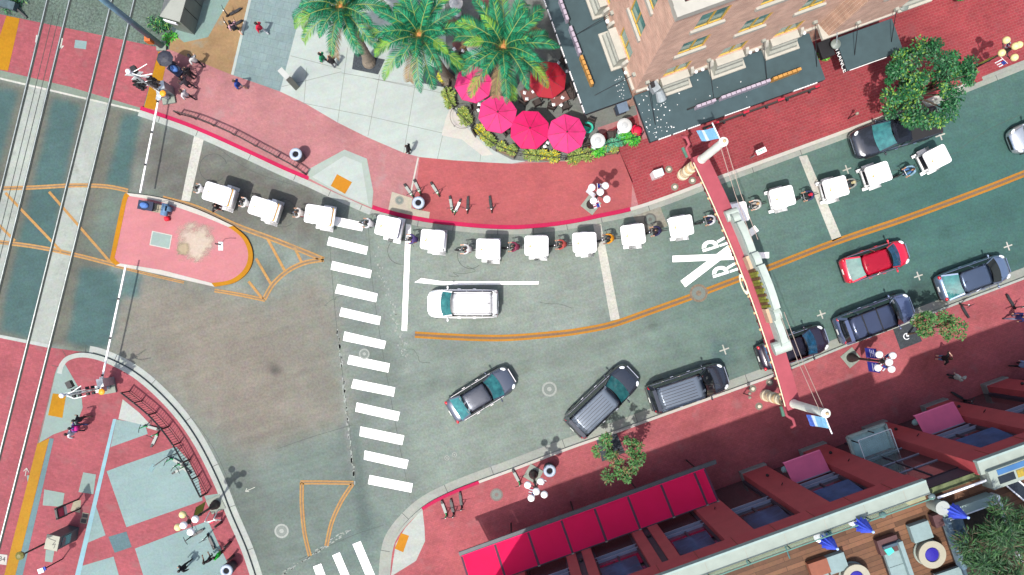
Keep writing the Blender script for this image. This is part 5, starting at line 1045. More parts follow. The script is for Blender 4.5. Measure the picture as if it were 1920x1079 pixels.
# ---- pedestrians ----
P = person
P(449,62,120,'walk','woman in a pink top with black straps near the scooters on sandy ground',(232,180,190),(60,80,60),longhair=True,legs='short',bag=(30,30,40))
P(497,64,145,'walk','walker in a bright red top and white trousers on the blue-grey plaza',(230,40,76),(232,232,236),sleeves='long',hair='dark',sk=1)
P(326,122,160,'hold','walker in black with a red bag under the black umbrella',(30,26,34),(36,30,36),sleeves='long',bag=(200,20,40),sk=1)
P(377,124,130,'walk','walker in white shirt and black trousers with a dark cap near the pale slab',(236,236,232),(32,30,34),hat=(40,40,46))
P(367,147,140,'phone','walker in a black jacket beside the stroller',(36,34,38),(40,38,44),sleeves='long',sk=1)
P(363,166,150,'push','walker in dark grey pushing the navy stroller',(70,64,72),(50,44,50),sleeves='long',sk=1,longhair=True)
P(361,187,145,'walk','walker in white top and black trousers lowest of the group at the signal',(236,232,232),(44,36,40),hair='brown')
P(457,168,160,'walk','walker in a blue shirt and white shorts alone on the pink pavement',(48,80,170),(232,232,228),legs='short',sk=1,hair='brown')
P(612,119,150,'walk','walker in a green top half hidden under the palm frond',(30,160,110),(60,50,46),longhair=True)
P(630,126,120,'phone','walker in black with a red scarf on the white plaza',(34,32,38),(150,150,156),sk=1)
P(770,286,165,'stand','person in black standing at the lower edge of the white plaza',(34,32,34),(38,34,36),sk=1,sleeves='long')
P(418,392,-20,'arms','man in black and white standing beside the leading pedicab',(38,36,42),(150,60,66),sk=0,legs='short')
P(167,783,170,'walk','walker in a black shirt, upper one of three near the lower signal',(44,46,56),(70,52,56),sk=2,legs='short')
P(160,797,170,'walk','walker in purple with a pink backpack in the middle of three',(120,96,170),(70,80,130),sk=1,bag=(226,40,150))
P(153,808,165,'walk','walker in a white top, lowest of three near the lower signal',(240,240,242),(60,50,56),sk=2)
P(358,1054,215,'walk','person in black with a white badge at the bottom of the plaza',(30,28,36),(34,30,36),sk=1,sleeves='long')
P(421,1032,150,'stand','man in a bright green shirt by the bollards',(30,200,50),(60,40,36),sk=2,legs='short')
P(404,1041,120,'scoot','man in dark clothes beside the man in green',(56,44,48),(60,46,50),sk=2,z=HS)
P(1753,670,-5,'arms','woman in black top and denim shorts with raised arms',(26,24,30),(120,156,200),legs='short',longhair=True,hair='brown')
P(1776,706,35,'stand','person in a pale baggy shirt in the shade of the red building',(206,216,206),(60,66,70),hair='grey',hat=(200,206,196))
P(1890,595,180,'walk','walker in navy with pale trousers near the right edge',(44,46,110),(150,150,180),hair='dark',sk=1,sleeves='long')
P(1896,683,0,'walk','walker in a light blue shirt and black trousers at the right edge',(150,180,226),(24,26,30),hair='dark')
# ======================= ARCH =======================
ARED = mat('arch_rose', A(206, 96, 110, 2.2), .7, .12, 1.5); ACRM = mat('arch_cream', A(226, 216, 184, 1.2), .6, .08, 3); APALE = mat('arch_pale_green', A(204, 218, 208, 1.75), .6, .1, 2); AGOLD = mat('arch_gold', (.42, .30, .16), .5, .2, 5); ATAN = mat('arch_tan', A(226, 190, 160, 1.9), .7, .15, 3)
pA, pB = G(1279, 329), G(1434, 741)
ar = thing('street_arch', 'rose street arch sign spanning the road between two columns', 'arch', (pA + pB) / 2)
for p, other in ((pA, pB), (pB, pA)):
    d = (other - p); d.z = 0; d.normalize(); b = MB()
    b.lathe([(.37, HS), (.37, .5), (.31, .6), (.31, 1.4), (.34, 1.5), (.34, 1.7), (.29, 1.8), (.29, 2.6), (.32, 2.7), (.27, 2.8), (.27, 4.1), (.34, 4.25), (.34, 4.4)], p, 20); c = b.build('column', ACRM, ar, smooth=False, world=True)
    for zz in (1.05, 2.1, 2.3, 3.4):
        b = MB(); b.lathe([(.325, zz), (.335, zz + .03), (.325, zz + .07)], p, 20); b.build('column_band', AGOLD, c)
        c.children[-1].location = (0, 0, 0); c.children[-1].data.transform(Matrix.Translation(-WM(ar).translation))
    b = MB(); b.lathe([(.26, 4.9), (.23, 5.2), (.21, 9.0), (.24, 9.1), (.24, 9.25), (.10, 9.35)], p, 20); b.build('upper_column', mat('column_pale', A(216, 222, 210, .95), .6, .06, 2), ar, world=True)
    b = MB(); b.ball(p + Vector((0, 0, 9.38)), .10, 8); b.build('finial', AGOLD, ar, world=True)
    # ornamental bracket outside the column
    s_ = -d; q = p + Vector((-.55, 0, 0)); b = MB(); t = Vector((-d.y, d.x, 0))
    b.tube([p + s_ * .2 + Vector((-.45, 0, 4.3)), p + s_ * .8 + Vector((-.5, 0, 4.4)), p + s_ * 1.0 + Vector((-.3, 0, 4.6)), p + s_ * 1.35 + Vector((-.35, 0, 4.7)), p + s_ * 1.5 + Vector((-.55, 0, 4.5))], .10, 6); b.build('scroll_bracket', ARED, ar, world=True, smooth=True)
    b = MB(); b.bar(p + s_ * .25 + Vector((-.6, 0, 4.25)), p + s_ * .85 + Vector((-.68, 0, 4.3)), .16, .12); b.build('bracket_infill', mat('arch_green', (.05, .14, .1), .5, .2, 4), ar, world=True)
dab = (pB - pA); dab.z = 0; Lab = dab.length; ux = dab.normalized(); vy = Vector((-ux.y, ux.x, 0)); 
if vy.x < 0: vy = -vy       # away from the nadir (to the right)
def bz(t): return 4.75 + 1.15 * (1 - (2 * t - 1) ** 2)
b = MB(); n = 24; rings = []
for i in range(n + 1):
    t = -.02 + 1.04 * i / n; p = pA + ux * (Lab * t); zz = bz(min(1, max(0, t)))
    rings.append([b.bm.verts.new(p + vy * o_ + Vector((0, 0, zz + h_))) for o_, h_ in ((-.42, -.55), (.42, -.55), (.42, 0), (-.42, 0))])
for r1, r2 in zip(rings, rings[1:]):
    for j in range(4): b.bm.faces.new((r1[j], r1[(j + 1) % 4], r2[(j + 1) % 4], r2[j]))
b.bm.faces.new(rings[0]); b.bm.faces.new(rings[-1]); b.build('arch_beam', ARED, ar, world=True)
for i in range(30):
    t = (i + .5) / 30; p = pA + ux * (Lab * t) + vy * -.48 + Vector((0, 0, bz(t) - .30)); b = MB(); b.lathe([(.05, 0), (.09, .05), (.05, .1)], p, 8); b.build('lamp_bulb', mat('bulb_dark', (.05, .02, .015), .4, .2, 6) if i % 2 else AGOLD, ar, world=True)
b = MB(); b.tube([pA + ux * (Lab * t) + vy * -.47 + Vector((0, 0, bz(t) - .02)) for t in [i / 24 for i in range(25)]], .035, 5); b.build('beam_edging', ACRM, ar, world=True)
# upright sign panel (seen from its top): wavy outline, thick box
def sz(t): return bz(t) + .35 + 1.35 * max(0, 1 - abs((t - .46) / .34) ** 3) + .25 * (abs(t - .46) < .12)
SEG = [(.24, .275, .55), (.275, .40, .85), (.40, .45, 1.1), (.45, .62, 1.35), (.62, .66, 1.1), (.66, .775, .75)]
for k, (t0, t1, hgt) in enumerate(SEG):
    b = MB(); m_ = 6; rg = []
    for i in range(m_ + 1):
        t = t0 + (t1 - t0) * i / m_; p = pA + ux * (Lab * t); zt = bz(t) + hgt + .12 * math.sin(math.pi * i / m_)
        rg.append([b.bm.verts.new(p + vy * o_ + Vector((0, 0, zz))) for o_, zz in ((.02, bz(t) - .1), (.36, bz(t) - .1), (.44, zt), (-.02, zt))])
    for r1, r2 in zip(rg, rg[1:]):
        for j in range(4): b.bm.faces.new((r1[j], r1[(j + 1) % 4], r2[(j + 1) % 4], r2[j]))
    b.bm.faces.new(rg[0]); b.bm.faces.new(rg[-1]); b.build('sign_panel', APALE, ar, world=True)
    b = MB(); b.tube([pA + ux * (Lab * (t0 + (t1 - t0) * i / m_)) + vy * -.0 + Vector((0, 0, bz(t0 + (t1 - t0) * i / m_) + hgt + .03 + .12 * math.sin(math.pi * i / m_))) for i in range(m_ + 1)], .04, 5); b.build('panel_edging', mat('arch_grey', A(150, 166, 158, 1.9), .6, .1, 4), ar, world=True)
for t0, t1, m_ in ((.405, .455, ATAN), (.61, .665, ATAN)):
    b = MB(); b.bar(pA + ux * Lab * t0 + vy * -.08 + Vector((0, 0, bz(t0) + .4)), pA + ux * Lab * t1 + vy * -.08 + Vector((0, 0, bz(t1) + .4)), .16, .6); b.build('relief_panel', m_, ar, world=True)
for i in range(14):
    t = .462 + .14 * i / 13; b = MB(); b.bar(pA + ux * Lab * t + vy * -.10 + Vector((0, 0, bz(t) + .15)), pA + ux * Lab * t + vy * -.04 + Vector((0, 0, bz(t) + 1.0 + .3 * (i % 2))), .14, .10); b.build('relief_ornament', mat('arch_olive', (.16, .17, .02), .6, .3, 4) if i % 3 else mat('arch_brown', (.10, .05, .02), .6, .2, 4), ar, world=True)
p = pA + ux * Lab * .50 + vy * -.58 + Vector((0, 0, bz(.50) - .1)); b = MB(); M = Matrix.Rotation(math.atan2(ux.y, ux.x), 4, 'Z') @ Matrix.Diagonal((1.9, .5, 1, 1)); b.lathe([(.22, 0), (.32, 0), (.32, .08), (.22, .08), (.22, 0)], p, 20, M, caps=False); b.build('oval_ring', ACRM, ar, world=True)
p = pA + ux * Lab * .765 + vy * .05; b = MB(); b.tube([p + vy * -.42 + Vector((0, 0, bz(.765) + .45)), p + vy * .5 + Vector((0, 0, bz(.765) + .55))], .38, 16); b.build('end_drum', APALE, ar, world=True)
p = pA + ux * Lab * .24 + vy * .05; b = MB(); b.tube([p + vy * -.2 + Vector((0, 0, bz(.15) + .4)), p + vy * .5 + Vector((0, 0, bz(.15) + .45))], .32, 16); b.build('end_drum', APALE, ar, world=True)
for p, o_, t in ((pA, .18, 0), (pA, -.12, 0), (pB, .12, 1), (pB, -.12, 1)):
    b = MB(); q = pA + ux * (Lab * (.36 if t == 0 else .64)) + vy * (.45 + o_); a_ = p + Vector((0, 0, 8.9)) + vy * o_
    mid = (a_ + q + Vector((0, 0, bz(.4) + 1.2))) / 2 - Vector((0, 0, .25)); b.tube([a_, mid, q + Vector((0, 0, bz(.4) + 1.2))], .018, 5); b.build('stay_cable', mat('cable_cream', A(220, 196, 180), .6, 0), ar, world=True)
for p, a_, l in ((pA, 118, 'pale blue banner hung from the upper arch column'), (pB, 250, 'blue and white flag flying from the lower arch column')):
    o = thing('column_flag', l, 'flag', p + Vector((0, 0, 8.9))); c, s_ = math.cos(R(a_ if p is pA else 290)), math.sin(R(a_ if p is pA else 290)); b = MB(); b.tube([(0, 0, 0), (c * 1.15, s_ * 1.15, .15)], .035, 6); b.build('staff', BANW, o)
    side = Vector((-1, -.05 if p is pA else .1, 0)); m1, m2, m3 = [mat('flag_sky%d' % i, A(*cc, 1.1), .75, .1, 3) for i, cc in enumerate(((140, 196, 230), (210, 224, 236), (86, 120, 210)))]
    for i, (f0, f1, mm) in enumerate(((0, .55, m1), (.55, .72, m2), (.72, 1.05, m1 if p is pA else m3))):
        b = MB()
        def fl(u, v): f = f0 + (f1 - f0) * u; return Vector((c * (.25 + .62 * v), s_ * (.25 + .62 * v), .05 + .1 * math.sin(f * 7 + v))) + side * f * .8 + Vector((0, 0, -.45 * f))
        b.grid(fl, 4, 4); bmesh.ops.solidify(b.bm, geom=b.bm.faces[:], thickness=.012); b.build('flag_cloth', mm, o)
# ======================= PALMS =======================
FG = [mat('frond_green', (.016, .185, .085), .7, .4, 3, spec=.15), mat('frond_deep', (.006, .085, .04), .7, .4, 3, spec=.15), mat('frond_yellow', (.12, .25, .035), .7, .35, 3, spec=.15)]
TRK = mat('palm_trunk', (.20, .165, .125), .95, .4, 5, bump=.8, bscale=14, stretch=(1, 1, 4)); HEART = mat('palm_heart', (.34, .15, .045), .8, .35, 8); RACH = mat('frond_stem', (.22, .26, .07), .6, .2, 6)
def palm(base, top, zt, label, seed, fl=3.3, nf=31):
    rs = random.Random(seed); b0 = G(*base, HS); t0 = G(*top, zt); o = thing('palm_tree', label, 'palm tree', b0, 0, 'tall palms by the patio')
    b = MB(); pts, rad = [], []
    for i in range(29):
        f = i / 28; p = b0.lerp(t0, f); p = p + Vector((.06 * math.sin(f * 3), .06 * math.sin(f * 2.2), 0)); pts.append(p); rad.append((.34 - .12 * min(1, f * 3) - .01 * f) + (.022 if i % 2 else 0) + (.10 * max(0, 1 - f * 12)))
    b.tube(pts, rad, 14); b.build('trunk', TRK, o, world=True)
    b = MB()
    for i in range(70):
        a = rs.uniform(0, 6.28); e = rs.uniform(-.6, 1.2); d = Vector((math.cos(a) * math.cos(e), math.sin(a) * math.cos(e), math.sin(e))); s0 = t0 + Vector((0, 0, -.25)) + d * .16; b.tube([s0, s0 + d * rs.uniform(.25, .55)], [.05, .022], 5)
    b.ball(t0 + Vector((0, 0, -.3)), .30, 10, (1, 1, 1.5)); b.build('crown_heart', HEART, o, world=True)
    bs = [MB(), MB(), MB(), MB(), MB()]
    for k in range(nf):
        a = k * 2.39996 + rs.uniform(-.2, .2); lay = (k + .5) / nf; e0 = R(78 - 72 * lay + rs.uniform(-6, 6)); ln = fl * (.72 + .35 * min(1, lay * 1.8)) * rs.uniform(.92, 1.06)
        h = Vector((math.cos(a), math.sin(a), 0)); p = t0 + h * .1; e = e0; stp = ln / 22; spine = [p.copy()]; drp = R(3.0 + 2.2 * lay + rs.uniform(-.5, .8))
        sw = rs.uniform(-.012, .012)
        for i in range(22):
            p = p + (h * math.cos(e) + Vector((0, 0, math.sin(e)))) * stp; e -= drp * (.5 + i / 14); h = Matrix.Rotation(sw, 3, 'Z') @ h; spine.append(p.copy())
        bs[3].tube(spine[:20], [.03 * (1 - i / 22) + .006 for i in range(20)], 4)
        ss = h.cross(Vector((0, 0, 1))); nl = 54
        tip_y = rs.random() < .12 + .42 * lay
        for i in range(nl):
            f = .13 + .86 * i / nl; x = f * 22; i0 = int(x); q = spine[i0].lerp(spine[min(22, i0 + 1)], x - i0); tg = (spine[min(22, i0 + 1)] - spine[max(0, i0 - 1)]).normalized(); sd = tg.cross(Vector((0, 0, 1))).normalized(); upn = sd.cross(tg)
            ll = .50 * math.sin(math.pi * min(1, .12 + f * .92)) ** .6 * (1 if f < .8 else 1 - (f - .8) * 2.2) + .06
            for sg in (-1, 1):
                d = (tg * (.75 + .5 * f) + sd * sg * 1.0 + upn * rs.uniform(.12, .42) + Vector((rs.uniform(-.1, .1), rs.uniform(-.1, .1), 0))).normalized(); mid = q + d * ll * .55; end = q + d * ll + Vector((0, 0, -.12 * ll - .05)); wv = tg * .024
                mi = 4 if k >= nf - 3 else 2 if (tip_y and f > .55 and rs.random() < .75) or rs.random() < .06 else (1 if rs.random() < .30 + .25 * (1 - lay) else 0)
                bs[mi].face([q - wv * .6, mid - wv, end, mid + wv, q + wv * .6])
    cr = bs[0].build('crown', FG[0], o, world=True, fix=False); 
    for bx, mm, nm in ((bs[1], FG[1], 'deep_leaflets'), (bs[2], FG[2], 'yellowing_leaflets'), (bs[3], RACH, 'frond_stems'), (bs[4], mat('frond_dead', (.22, .15, .07), .8, .3, 5), 'dead_leaflets')):
        x = bx.build(nm, mm, cr, fix=False); x.data.transform(Matrix.Translation(-b0))
    return o
palm((692, 117), (640, 14), 8.6, 'left palm of the three, rooted in the dark square on the white plaza', 1, 3.1)
palm((840, 150), (786, 66), 8.2, 'middle palm of the three, rooted at the edge of the patio', 2, 3.2)
palm((951, 178), (944, 88), 8.5, 'right palm of the three, rising between the magenta parasols', 3, 3.35)
# ======================= TREES AND PLANTS =======================
LV = {'dark': [mat('leaf_dark', (.007, .06, .02), .55, .4, 4), mat('leaf_mid', (.016, .115, .03), .55, .4, 4), mat('leaf_lime', (.13, .24, .03), .6, .3, 4)], 'olive': [mat('leaf_olive', (.035, .10, .025), .6, .4, 4), mat('leaf_green', (.05, .16, .035), .6, .3, 4), mat('leaf_rust', (.14, .10, .04), .7, .3, 4)],
      'bamboo': [mat('leaf_bamboo', (.012, .05, .014), .6, .4, 4), mat('leaf_bamboo_light', (.03, .09, .02), .6, .3, 4), mat('leaf_brown', (.05, .04, .02), .7, .3, 4)], 'yel': [mat('leaf_moss', (.12, .19, .03), .65, .35, 5), mat('leaf_pale', (.22, .27, .07), .65, .3, 5), mat('flower_yellow', (.48, .40, .01), .6, .2, 5)],
      'viv': [mat('leaf_vivid', (.02, .28, .02), .5, .3, 5), mat('leaf_fresh', (.09, .36, .02), .5, .3, 5), mat('leaf_darker', (.01, .12, .03), .6, .3, 5)], 'teal': [mat('leaf_teal', (.03, .22, .13), .6, .3, 5), mat('leaf_teal_pale', (.10, .30, .18), .6, .3, 5), mat('leaf_darker', (.01, .12, .03), .6, .3, 5)]}  # darkest leaf green, mixed in at random
BARK = mat('bark', (.07, .05, .035), .95, .3, 8, bump=.5)
def tree(name, base, z0, ccen, zc, rad, label, kind, seed, ncl=40, per=120, ls=.16, mix=(.5, .4, .1), group=None, zr=1.2, elong=None, clr=(.45, .75), trunk=.10, lw=.5):
    rs = random.Random(seed); b0 = G(*base, z0); c0 = G(*ccen, zc); o = thing(name, label, 'tree', b0, 0, group)
    b = MB(); fork = b0.lerp(c0, .55); fork.z = z0 + (zc - z0) * .55; b.tube([b0, b0.lerp(fork, .5) + Vector((.05, -.03, 0)), fork], [trunk * 1.2, trunk, trunk * .85], 9); cls = []
    for i in range(ncl):
        a = rs.uniform(0, 6.28); r = math.sqrt(rs.random()) ; zz = rs.uniform(-.8, 1) * math.sqrt(max(.05, 1 - r * r)); v = Vector((math.cos(a) * r * rad, math.sin(a) * r * rad, zz * zr))
        if elong: v.x *= elong[0]; v.y *= elong[1]; v = Matrix.Rotation(elong[2], 3, 'Z') @ v
        cls.append((c0 + v, rs.uniform(*clr)))
    for c, r in cls[::2]:
        mid = fork.lerp(c, .5) + Vector((rs.uniform(-.1, .1), rs.uniform(-.1, .1), .1)); b.tube([fork, mid, c], [trunk * .5, trunk * .3, trunk * .1], 5)
    b.build('trunk', BARK, o, world=True); bs = [MB(), MB(), MB()]
    for c, r in cls:
        w_ = rs.uniform(-.25, .25)
        for j in range(per):
            d = Vector((rs.gauss(0, 1), rs.gauss(0, 1), rs.gauss(0, .8))).normalized(); p = c + d * r * rs.random() ** .45; u = rs.random() + w_
            mi = 0 if u < mix[0] else (1 if u < mix[0] + mix[1] else 2)
            ld = Vector((d.x + rs.uniform(-.7, .7), d.y + rs.uniform(-.7, .7), rs.uniform(-.5, .35))); bs[mi].leaf(p, ld, ls * rs.uniform(.7, 1.4), ls * lw * rs.uniform(.7, 1.2), Vector((rs.uniform(-.6, .6), rs.uniform(-.6, .6), 1)))
    cr = bs[0].build('crown', LV[kind][0], o, world=True, fix=False)
    for bx, i in ((bs[1], 1), (bs[2], 2)): x = bx.build(('', 'lighter_leaves', 'accent_leaves')[i], LV[kind][i], cr, fix=False); x.data.transform(Matrix.Translation(-b0))
    return o
tree('street_tree', (1690, 202), HS, (1738, 160), 4.6, 2.25, 'big dense green tree spreading over the black pickup', 'dark', 5, 62, 150, .19, (.55, .38, .09), zr=1.6, elong=(1.16, 1.0, .5), clr=(.2, .66), trunk=.16)
tree('young_tree', (1139, 838), HS, (1162, 858), 3.6, 1.5, 'sparse young tree by the dark grate behind the angled black SUV', 'olive', 6, 30, 60, .18, (.45, .38, .2), zr=.9, clr=(.2, .42), trunk=.06, group='sparse young street trees')
tree('young_tree', (1702, 627), HS, (1762, 611), 3.4, 1.0, 'sparse young tree by the grate with the white ring, near the bar-roofed SUV', 'olive', 7, 30, 60, .17, (.4, .45, .2), zr=.8, elong=(1.55, .75, -.12), clr=(.2, .4), trunk=.06, group='sparse young street trees')
def shrub(mb3, c, r, n, rs, ls=.14, mix=(.5, .4), flat=.6):
    for j in range(n):
        d = Vector((rs.gauss(0, 1), rs.gauss(0, 1), abs(rs.gauss(0, .8)))).normalized(); p = Vector(c) + Vector((d.x, d.y, d.z * flat)) * r * rs.random() ** .4; u = rs.random(); mi = 0 if u < mix[0] else 1 if u < sum(mix) else 2
        mb3[mi].leaf(p, (d.x, d.y, rs.uniform(-.3, .5)), ls * rs.uniform(.7, 1.5), ls * .35, Vector((rs.uniform(-.5, .5), rs.uniform(-.5, .5), 1)))
WOODB = mat('planter_wood', A(176, 150, 116), .8, .2, 6); SOIL = mat('soil', (.03, .022, .016), .95, .3, 9)
def planter(px, py, ang, ln, label, kind, r=.42, n=340, box=True, seed=0, mix=(.5, .4), zz=HS, z0h=.5):
    rs = random.Random(seed or int(px * 7 + py)); o = thing('planter', label, 'planter', G(px, py, zz), R(ang), 'planted boxes round the patio')
    if box:
        b = MB(); b.box((0, 0, z0h / 2), (ln, .46, z0h)); b.bevel(.02, 1); b.build('box', WOODB, o); b = MB(); b.box((0, 0, z0h + .005), (ln - .1, .36, .02)); b.build('soil', SOIL, o)
        b = MB()
        for x in (-1, 1): b.bar((x * (ln / 2 + .015), -.25, 0), (x * (ln / 2 + .015), -.25, z0h + .04), .06); b.bar((x * (ln / 2 + .015), .25, 0), (x * (ln / 2 + .015), .25, z0h + .04), .06)
        b.build('corner_posts', SCK, o)
    else:
        b = MB(); b.lathe([(.18, 0), (.26, .35), (.28, .4)], n=14); b.build('pot', mat('pot_clay', (.18, .10, .07), .8, .15, 6), o, smooth=True)
    bs = [MB(), MB(), MB()]; k = max(1, round(ln / .5)) if box else 1
    for i in range(k):
        x = (i + .5) / k * ln - ln / 2 if box else 0; shrub(bs, (x + rs.uniform(-.1, .1), rs.uniform(-.1, .1), z0h + .02), r * rs.uniform(.8, 1.15), n // k, rs, .16, mix)
    pl = bs[0].build('foliage', LV[kind][0], o, fix=False)
    for i in (1, 2): bs[i].build(('', 'lighter_foliage', 'flowers')[i] if kind == 'yel' else ('', 'lighter_foliage', 'darker_foliage')[i], LV[kind][i], pl, fix=False)  # third mesh: flowers, otherwise darker leaves strewn at random
PLS = [(832,150,-70,.7,'yellow-green planter under the fronds at the patio corner','yel',.40),(842,188,-65,1.0,'planter box second from the patio corner with pale green shrubs','yel',.42),(872,222,-50,.9,'planter beside the pale ring on the plaza threshold','yel',.42),(905,252,-48,1.1,'planter full of yellow flowers below the leftmost magenta parasol','yel',.36),(915,264,-42,.8,'planter just under the yellow flowered one','yel',.34),(950,284,-22,1.2,'long planter at the lower curve left of centre, moss green','yel',.36),(996,293,-8,.8,'planter with a teal tuft below the middle parasol','yel',.5),(1028,296,-8,1.2,'planter with yellow flowers at its right end at the bottom of the patio','yel',.38),(1086,296,12,1.3,'planter with a round grey-green bush below the right parasol','yel',.42)]
for i, a in enumerate(PLS): planter(*a, n=420, mix=((.5, .47) if i not in (0, 3, 7) else (.3, .3)))
planter(1121, 287, 0, .5, 'vivid green potted plant below the front heater', 'viv', .5, 320, False, 3); planter(1150, 272, 15, 1.3, 'low teal-green planting by the patio gate', 'teal', .4, 420, True, 4); planter(1167, 262, 0, .5, 'fresh green potted plant left of the last two', 'viv', .42, 260, False, 5); planter(1183, 268, 0, .5, 'darker green potted plant at the patio end by the red chair', 'viv', .45, 300, False, 6, (.3, .3)); planter(1144, 284, 10, .8, 'small yellowish planting in front of the teal-green one', 'yel', .25, 200, True, 8)
planter(1538, 107, 0, .5, 'bright green potted plant between the two dark canopies', 'viv', .5, 260, False, 9); planter(1790, -2, 0, .5, 'dark green plant at the very top right pavement', 'viv', .4, 160, False, 10, (.2, .2))
# scrubby plants by the tall pole and left corner
def scrub(px, py, r, label, kind, n, seed, zz=.02):
    rs = random.Random(seed); o = thing('shrub', label, 'shrub', G(px, py, zz), 0, 'scrub beside the tracks'); bs = [MB(), MB(), MB()]; b = MB()
    for i in range(5):
        c = (rs.uniform(-r, r) * .7, rs.uniform(-r, r) * .7, .1); shrub(bs, c, r * .6, n // 5, rs, .18); b.tube([(0, 0, 0), (c[0] * .5, c[1] * .5, .25), c], [.03, .02, .01], 5)
    b.build('stems', BARK, o); f = bs[0].build('foliage', LV[kind][0], o, fix=False)
    for i in (1, 2): bs[i].build(('', 'lighter_foliage', 'accent_foliage')[i], LV[kind][i], f, fix=False)
scrub(300, 56, .8, 'green scrub at the foot of the tall blue-grey pole', 'dark', 400, 1); scrub(318, 78, .5, 'small scrub right of the tall pole foot', 'viv', 200, 2); scrub(330, 8, .7, 'scrub by the long cabinet at the top edge', 'dark', 300, 3); scrub(31, 2, .9, 'dark bush at the top left corner', 'dark', 400, 4)
o = thing('track_bumper', 'dark sloping guard bar by the tracks at the top left corner', 'guard bar', G(10, 8, .02)); b = MB(); b.bar(G(-30, -4, .4), G(30, 14, .4), .5, .4); b.build('beam', mat('guard_slate', (.05, .08, .09), .7, .3, 3), o, world=True); b = MB(); b.bar(G(28, 14, .3), G(50, 34, .1), .1, .1); b.build('strut', SCK, o, world=True)
# ======================= PATIO =======================
PK = [mat('parasol_pink', A(255, 58, 140, 2.2), .75, .16, 1.4), mat('parasol_magenta', A(255, 0, 116, 2.3), .75, .14, 1.4), mat('parasol_crimson', A(196, 0, 44, 2.3), .75, .06, 1.2)]
SEAMP = mat('parasol_seam', A(214, 20, 96, 2.3), .8, .1, 3); DKW = mat('dark_wood', (.035, .025, .022), .6, .2, 6); TBL = mat('table_brown', A(146, 92, 84), .55, .15, 6); NAP = mat('napkin_white', (.8, .8, .8), .6, .03)
def parasol(px, py, r, label, m_, rz, z=2.55):
    g = G(px, py, z); o = thing('parasol', label, 'parasol', (g.x, g.y, HS), R(rz), 'octagonal patio parasols'); g.z = 0; rr = r / S * (1 - z / H); zt = z - HS
    b = MB(); top = b.bm.verts.new((0, 0, zt + .42)); n = 8; ring = []; mid = []
    for i in range(n):
        a = i * math.pi / 4; mid.append(b.bm.verts.new((rr * .5 * math.cos(a), rr * .5 * math.sin(a), zt + .175))); ring.append(b.bm.verts.new((rr * math.cos(a), rr * math.sin(a), zt)))
    for i in range(n):
        j = (i + 1) % n; b.bm.faces.new((top, mid[i], mid[j])); b.bm.faces.new((mid[i], ring[i], ring[j], mid[j])); lo = [b.bm.verts.new(v.co + Vector((0, 0, -.12))) for v in (ring[i], ring[j])]; b.bm.faces.new((ring[i], lo[0], lo[1], ring[j]))
    cn = b.build('canopy', m_, o)
    b = MB()
    for i in range(8): a = i * math.pi / 4; b.tube([(0, 0, zt + .425), (rr * .5 * math.cos(a), rr * .5 * math.sin(a), zt + .18), (rr * math.cos(a), rr * math.sin(a), zt + .004)], .012, 4)
    b.build('seams', SEAMP, cn)
    b = MB()
    for i in range(8): a = i * math.pi / 4; b.bar((0, 0, zt + .40), (rr * .99 * math.cos(a), rr * .99 * math.sin(a), zt - .02), .02)
    b.build('ribs', DKW, o); b = MB(); b.tube([(0, 0, 0), (0, 0, zt + .45)], .025, 8); b.build('pole', DKW, o); b = MB(); b.ball((0, 0, zt + .47), .05, 8); b.build('finial', DKW, o); b = MB(); b.lathe([(.28, 0), (.28, .06), (.05, .1)], n=14); b.build('base', DKW, o)
parasol(888, 158, 36, 'pink parasol at the left of the patio, crossed by palm fronds', PK[0], 8); parasol(933, 214, 37, 'pink parasol with a palm frond tip at its centre', PK[0], 12); parasol(993, 244, 38, 'deepest magenta parasol, middle one of the front row', PK[1], 20); parasol(1062, 251, 37, 'pink parasol at the right end of the front row', PK[0], 5); parasol(1027, 150, 36, 'crimson parasol beside the dark canopy behind the right palm', PK[2], 16)
def heater(px, py, label, r=14):
    z = 2.25; g = G(px, py, z); o = thing('patio_heater', label, 'patio heater', (g.x, g.y, HS), 0, 'white-topped patio heaters'); rr = r / S * .953; t = z - HS
    b = MB(); b.lathe([(rr * .97, t - .06), (rr, t), (rr * .8, t + .05), (rr * .42, t + .09)], n=24); b.build('reflector', mat('heater_white', A(236, 238, 236, 1.9), .4, .05, 3), o, smooth=False); b = MB(); b.lathe([(rr * .42, t + .09), (rr * .38, t + .13), (rr * .1, t + .15)], n=20); b.build('cap', mat('heater_cap', A(214, 218, 218, 1.9), .35, .05, 3), o); b = MB(); b.lathe([(.16, t - .4), (.13, t - .06)], n=12); b.build('burner', SIGM, o); b = MB(); b.tube([(0, 0, .6), (0, 0, t - .3)], .035, 8); b.build('pole', SIGM, o); b = MB(); b.lathe([(.24, 0), (.24, .6), (.06, .7)], n=14); b.build('base', SIGM, o)
heater(1171, 236, 'white patio heater nearest the big dark canopy corner'); heater(1121, 264, 'white patio heater at the front by the vivid green pot'); heater(889, 88, 'white patio heater seen through the right palm fronds'); heater(855, 6, 'white patio heater at the top edge between two palms', 13)
def table(px, py, ang, label, r=False, l=1.15, w_=.75):
    o = thing('patio_table', label, 'table', G(px, py, HS), R(ang), 'brown patio tables'); b = MB()
    if r: b.lathe([(.42, .72), (.42, .76)], n=24)
    else: b.box((0, 0, .74), (l, w_, .04)); b.bevel(.01, 1)
    b.build('tabletop', TBL, o)
    for x in (-1, 1):
        for y in (-1, 1): b = MB(); b.bar((x * (l / 2 - .08) * (.6 if r else 1), y * (w_ / 2 - .08), 0), (x * (l / 2 - .08) * (.6 if r else 1), y * (w_ / 2 - .08), .72), .05); b.build('leg', DKW, o)
    return o
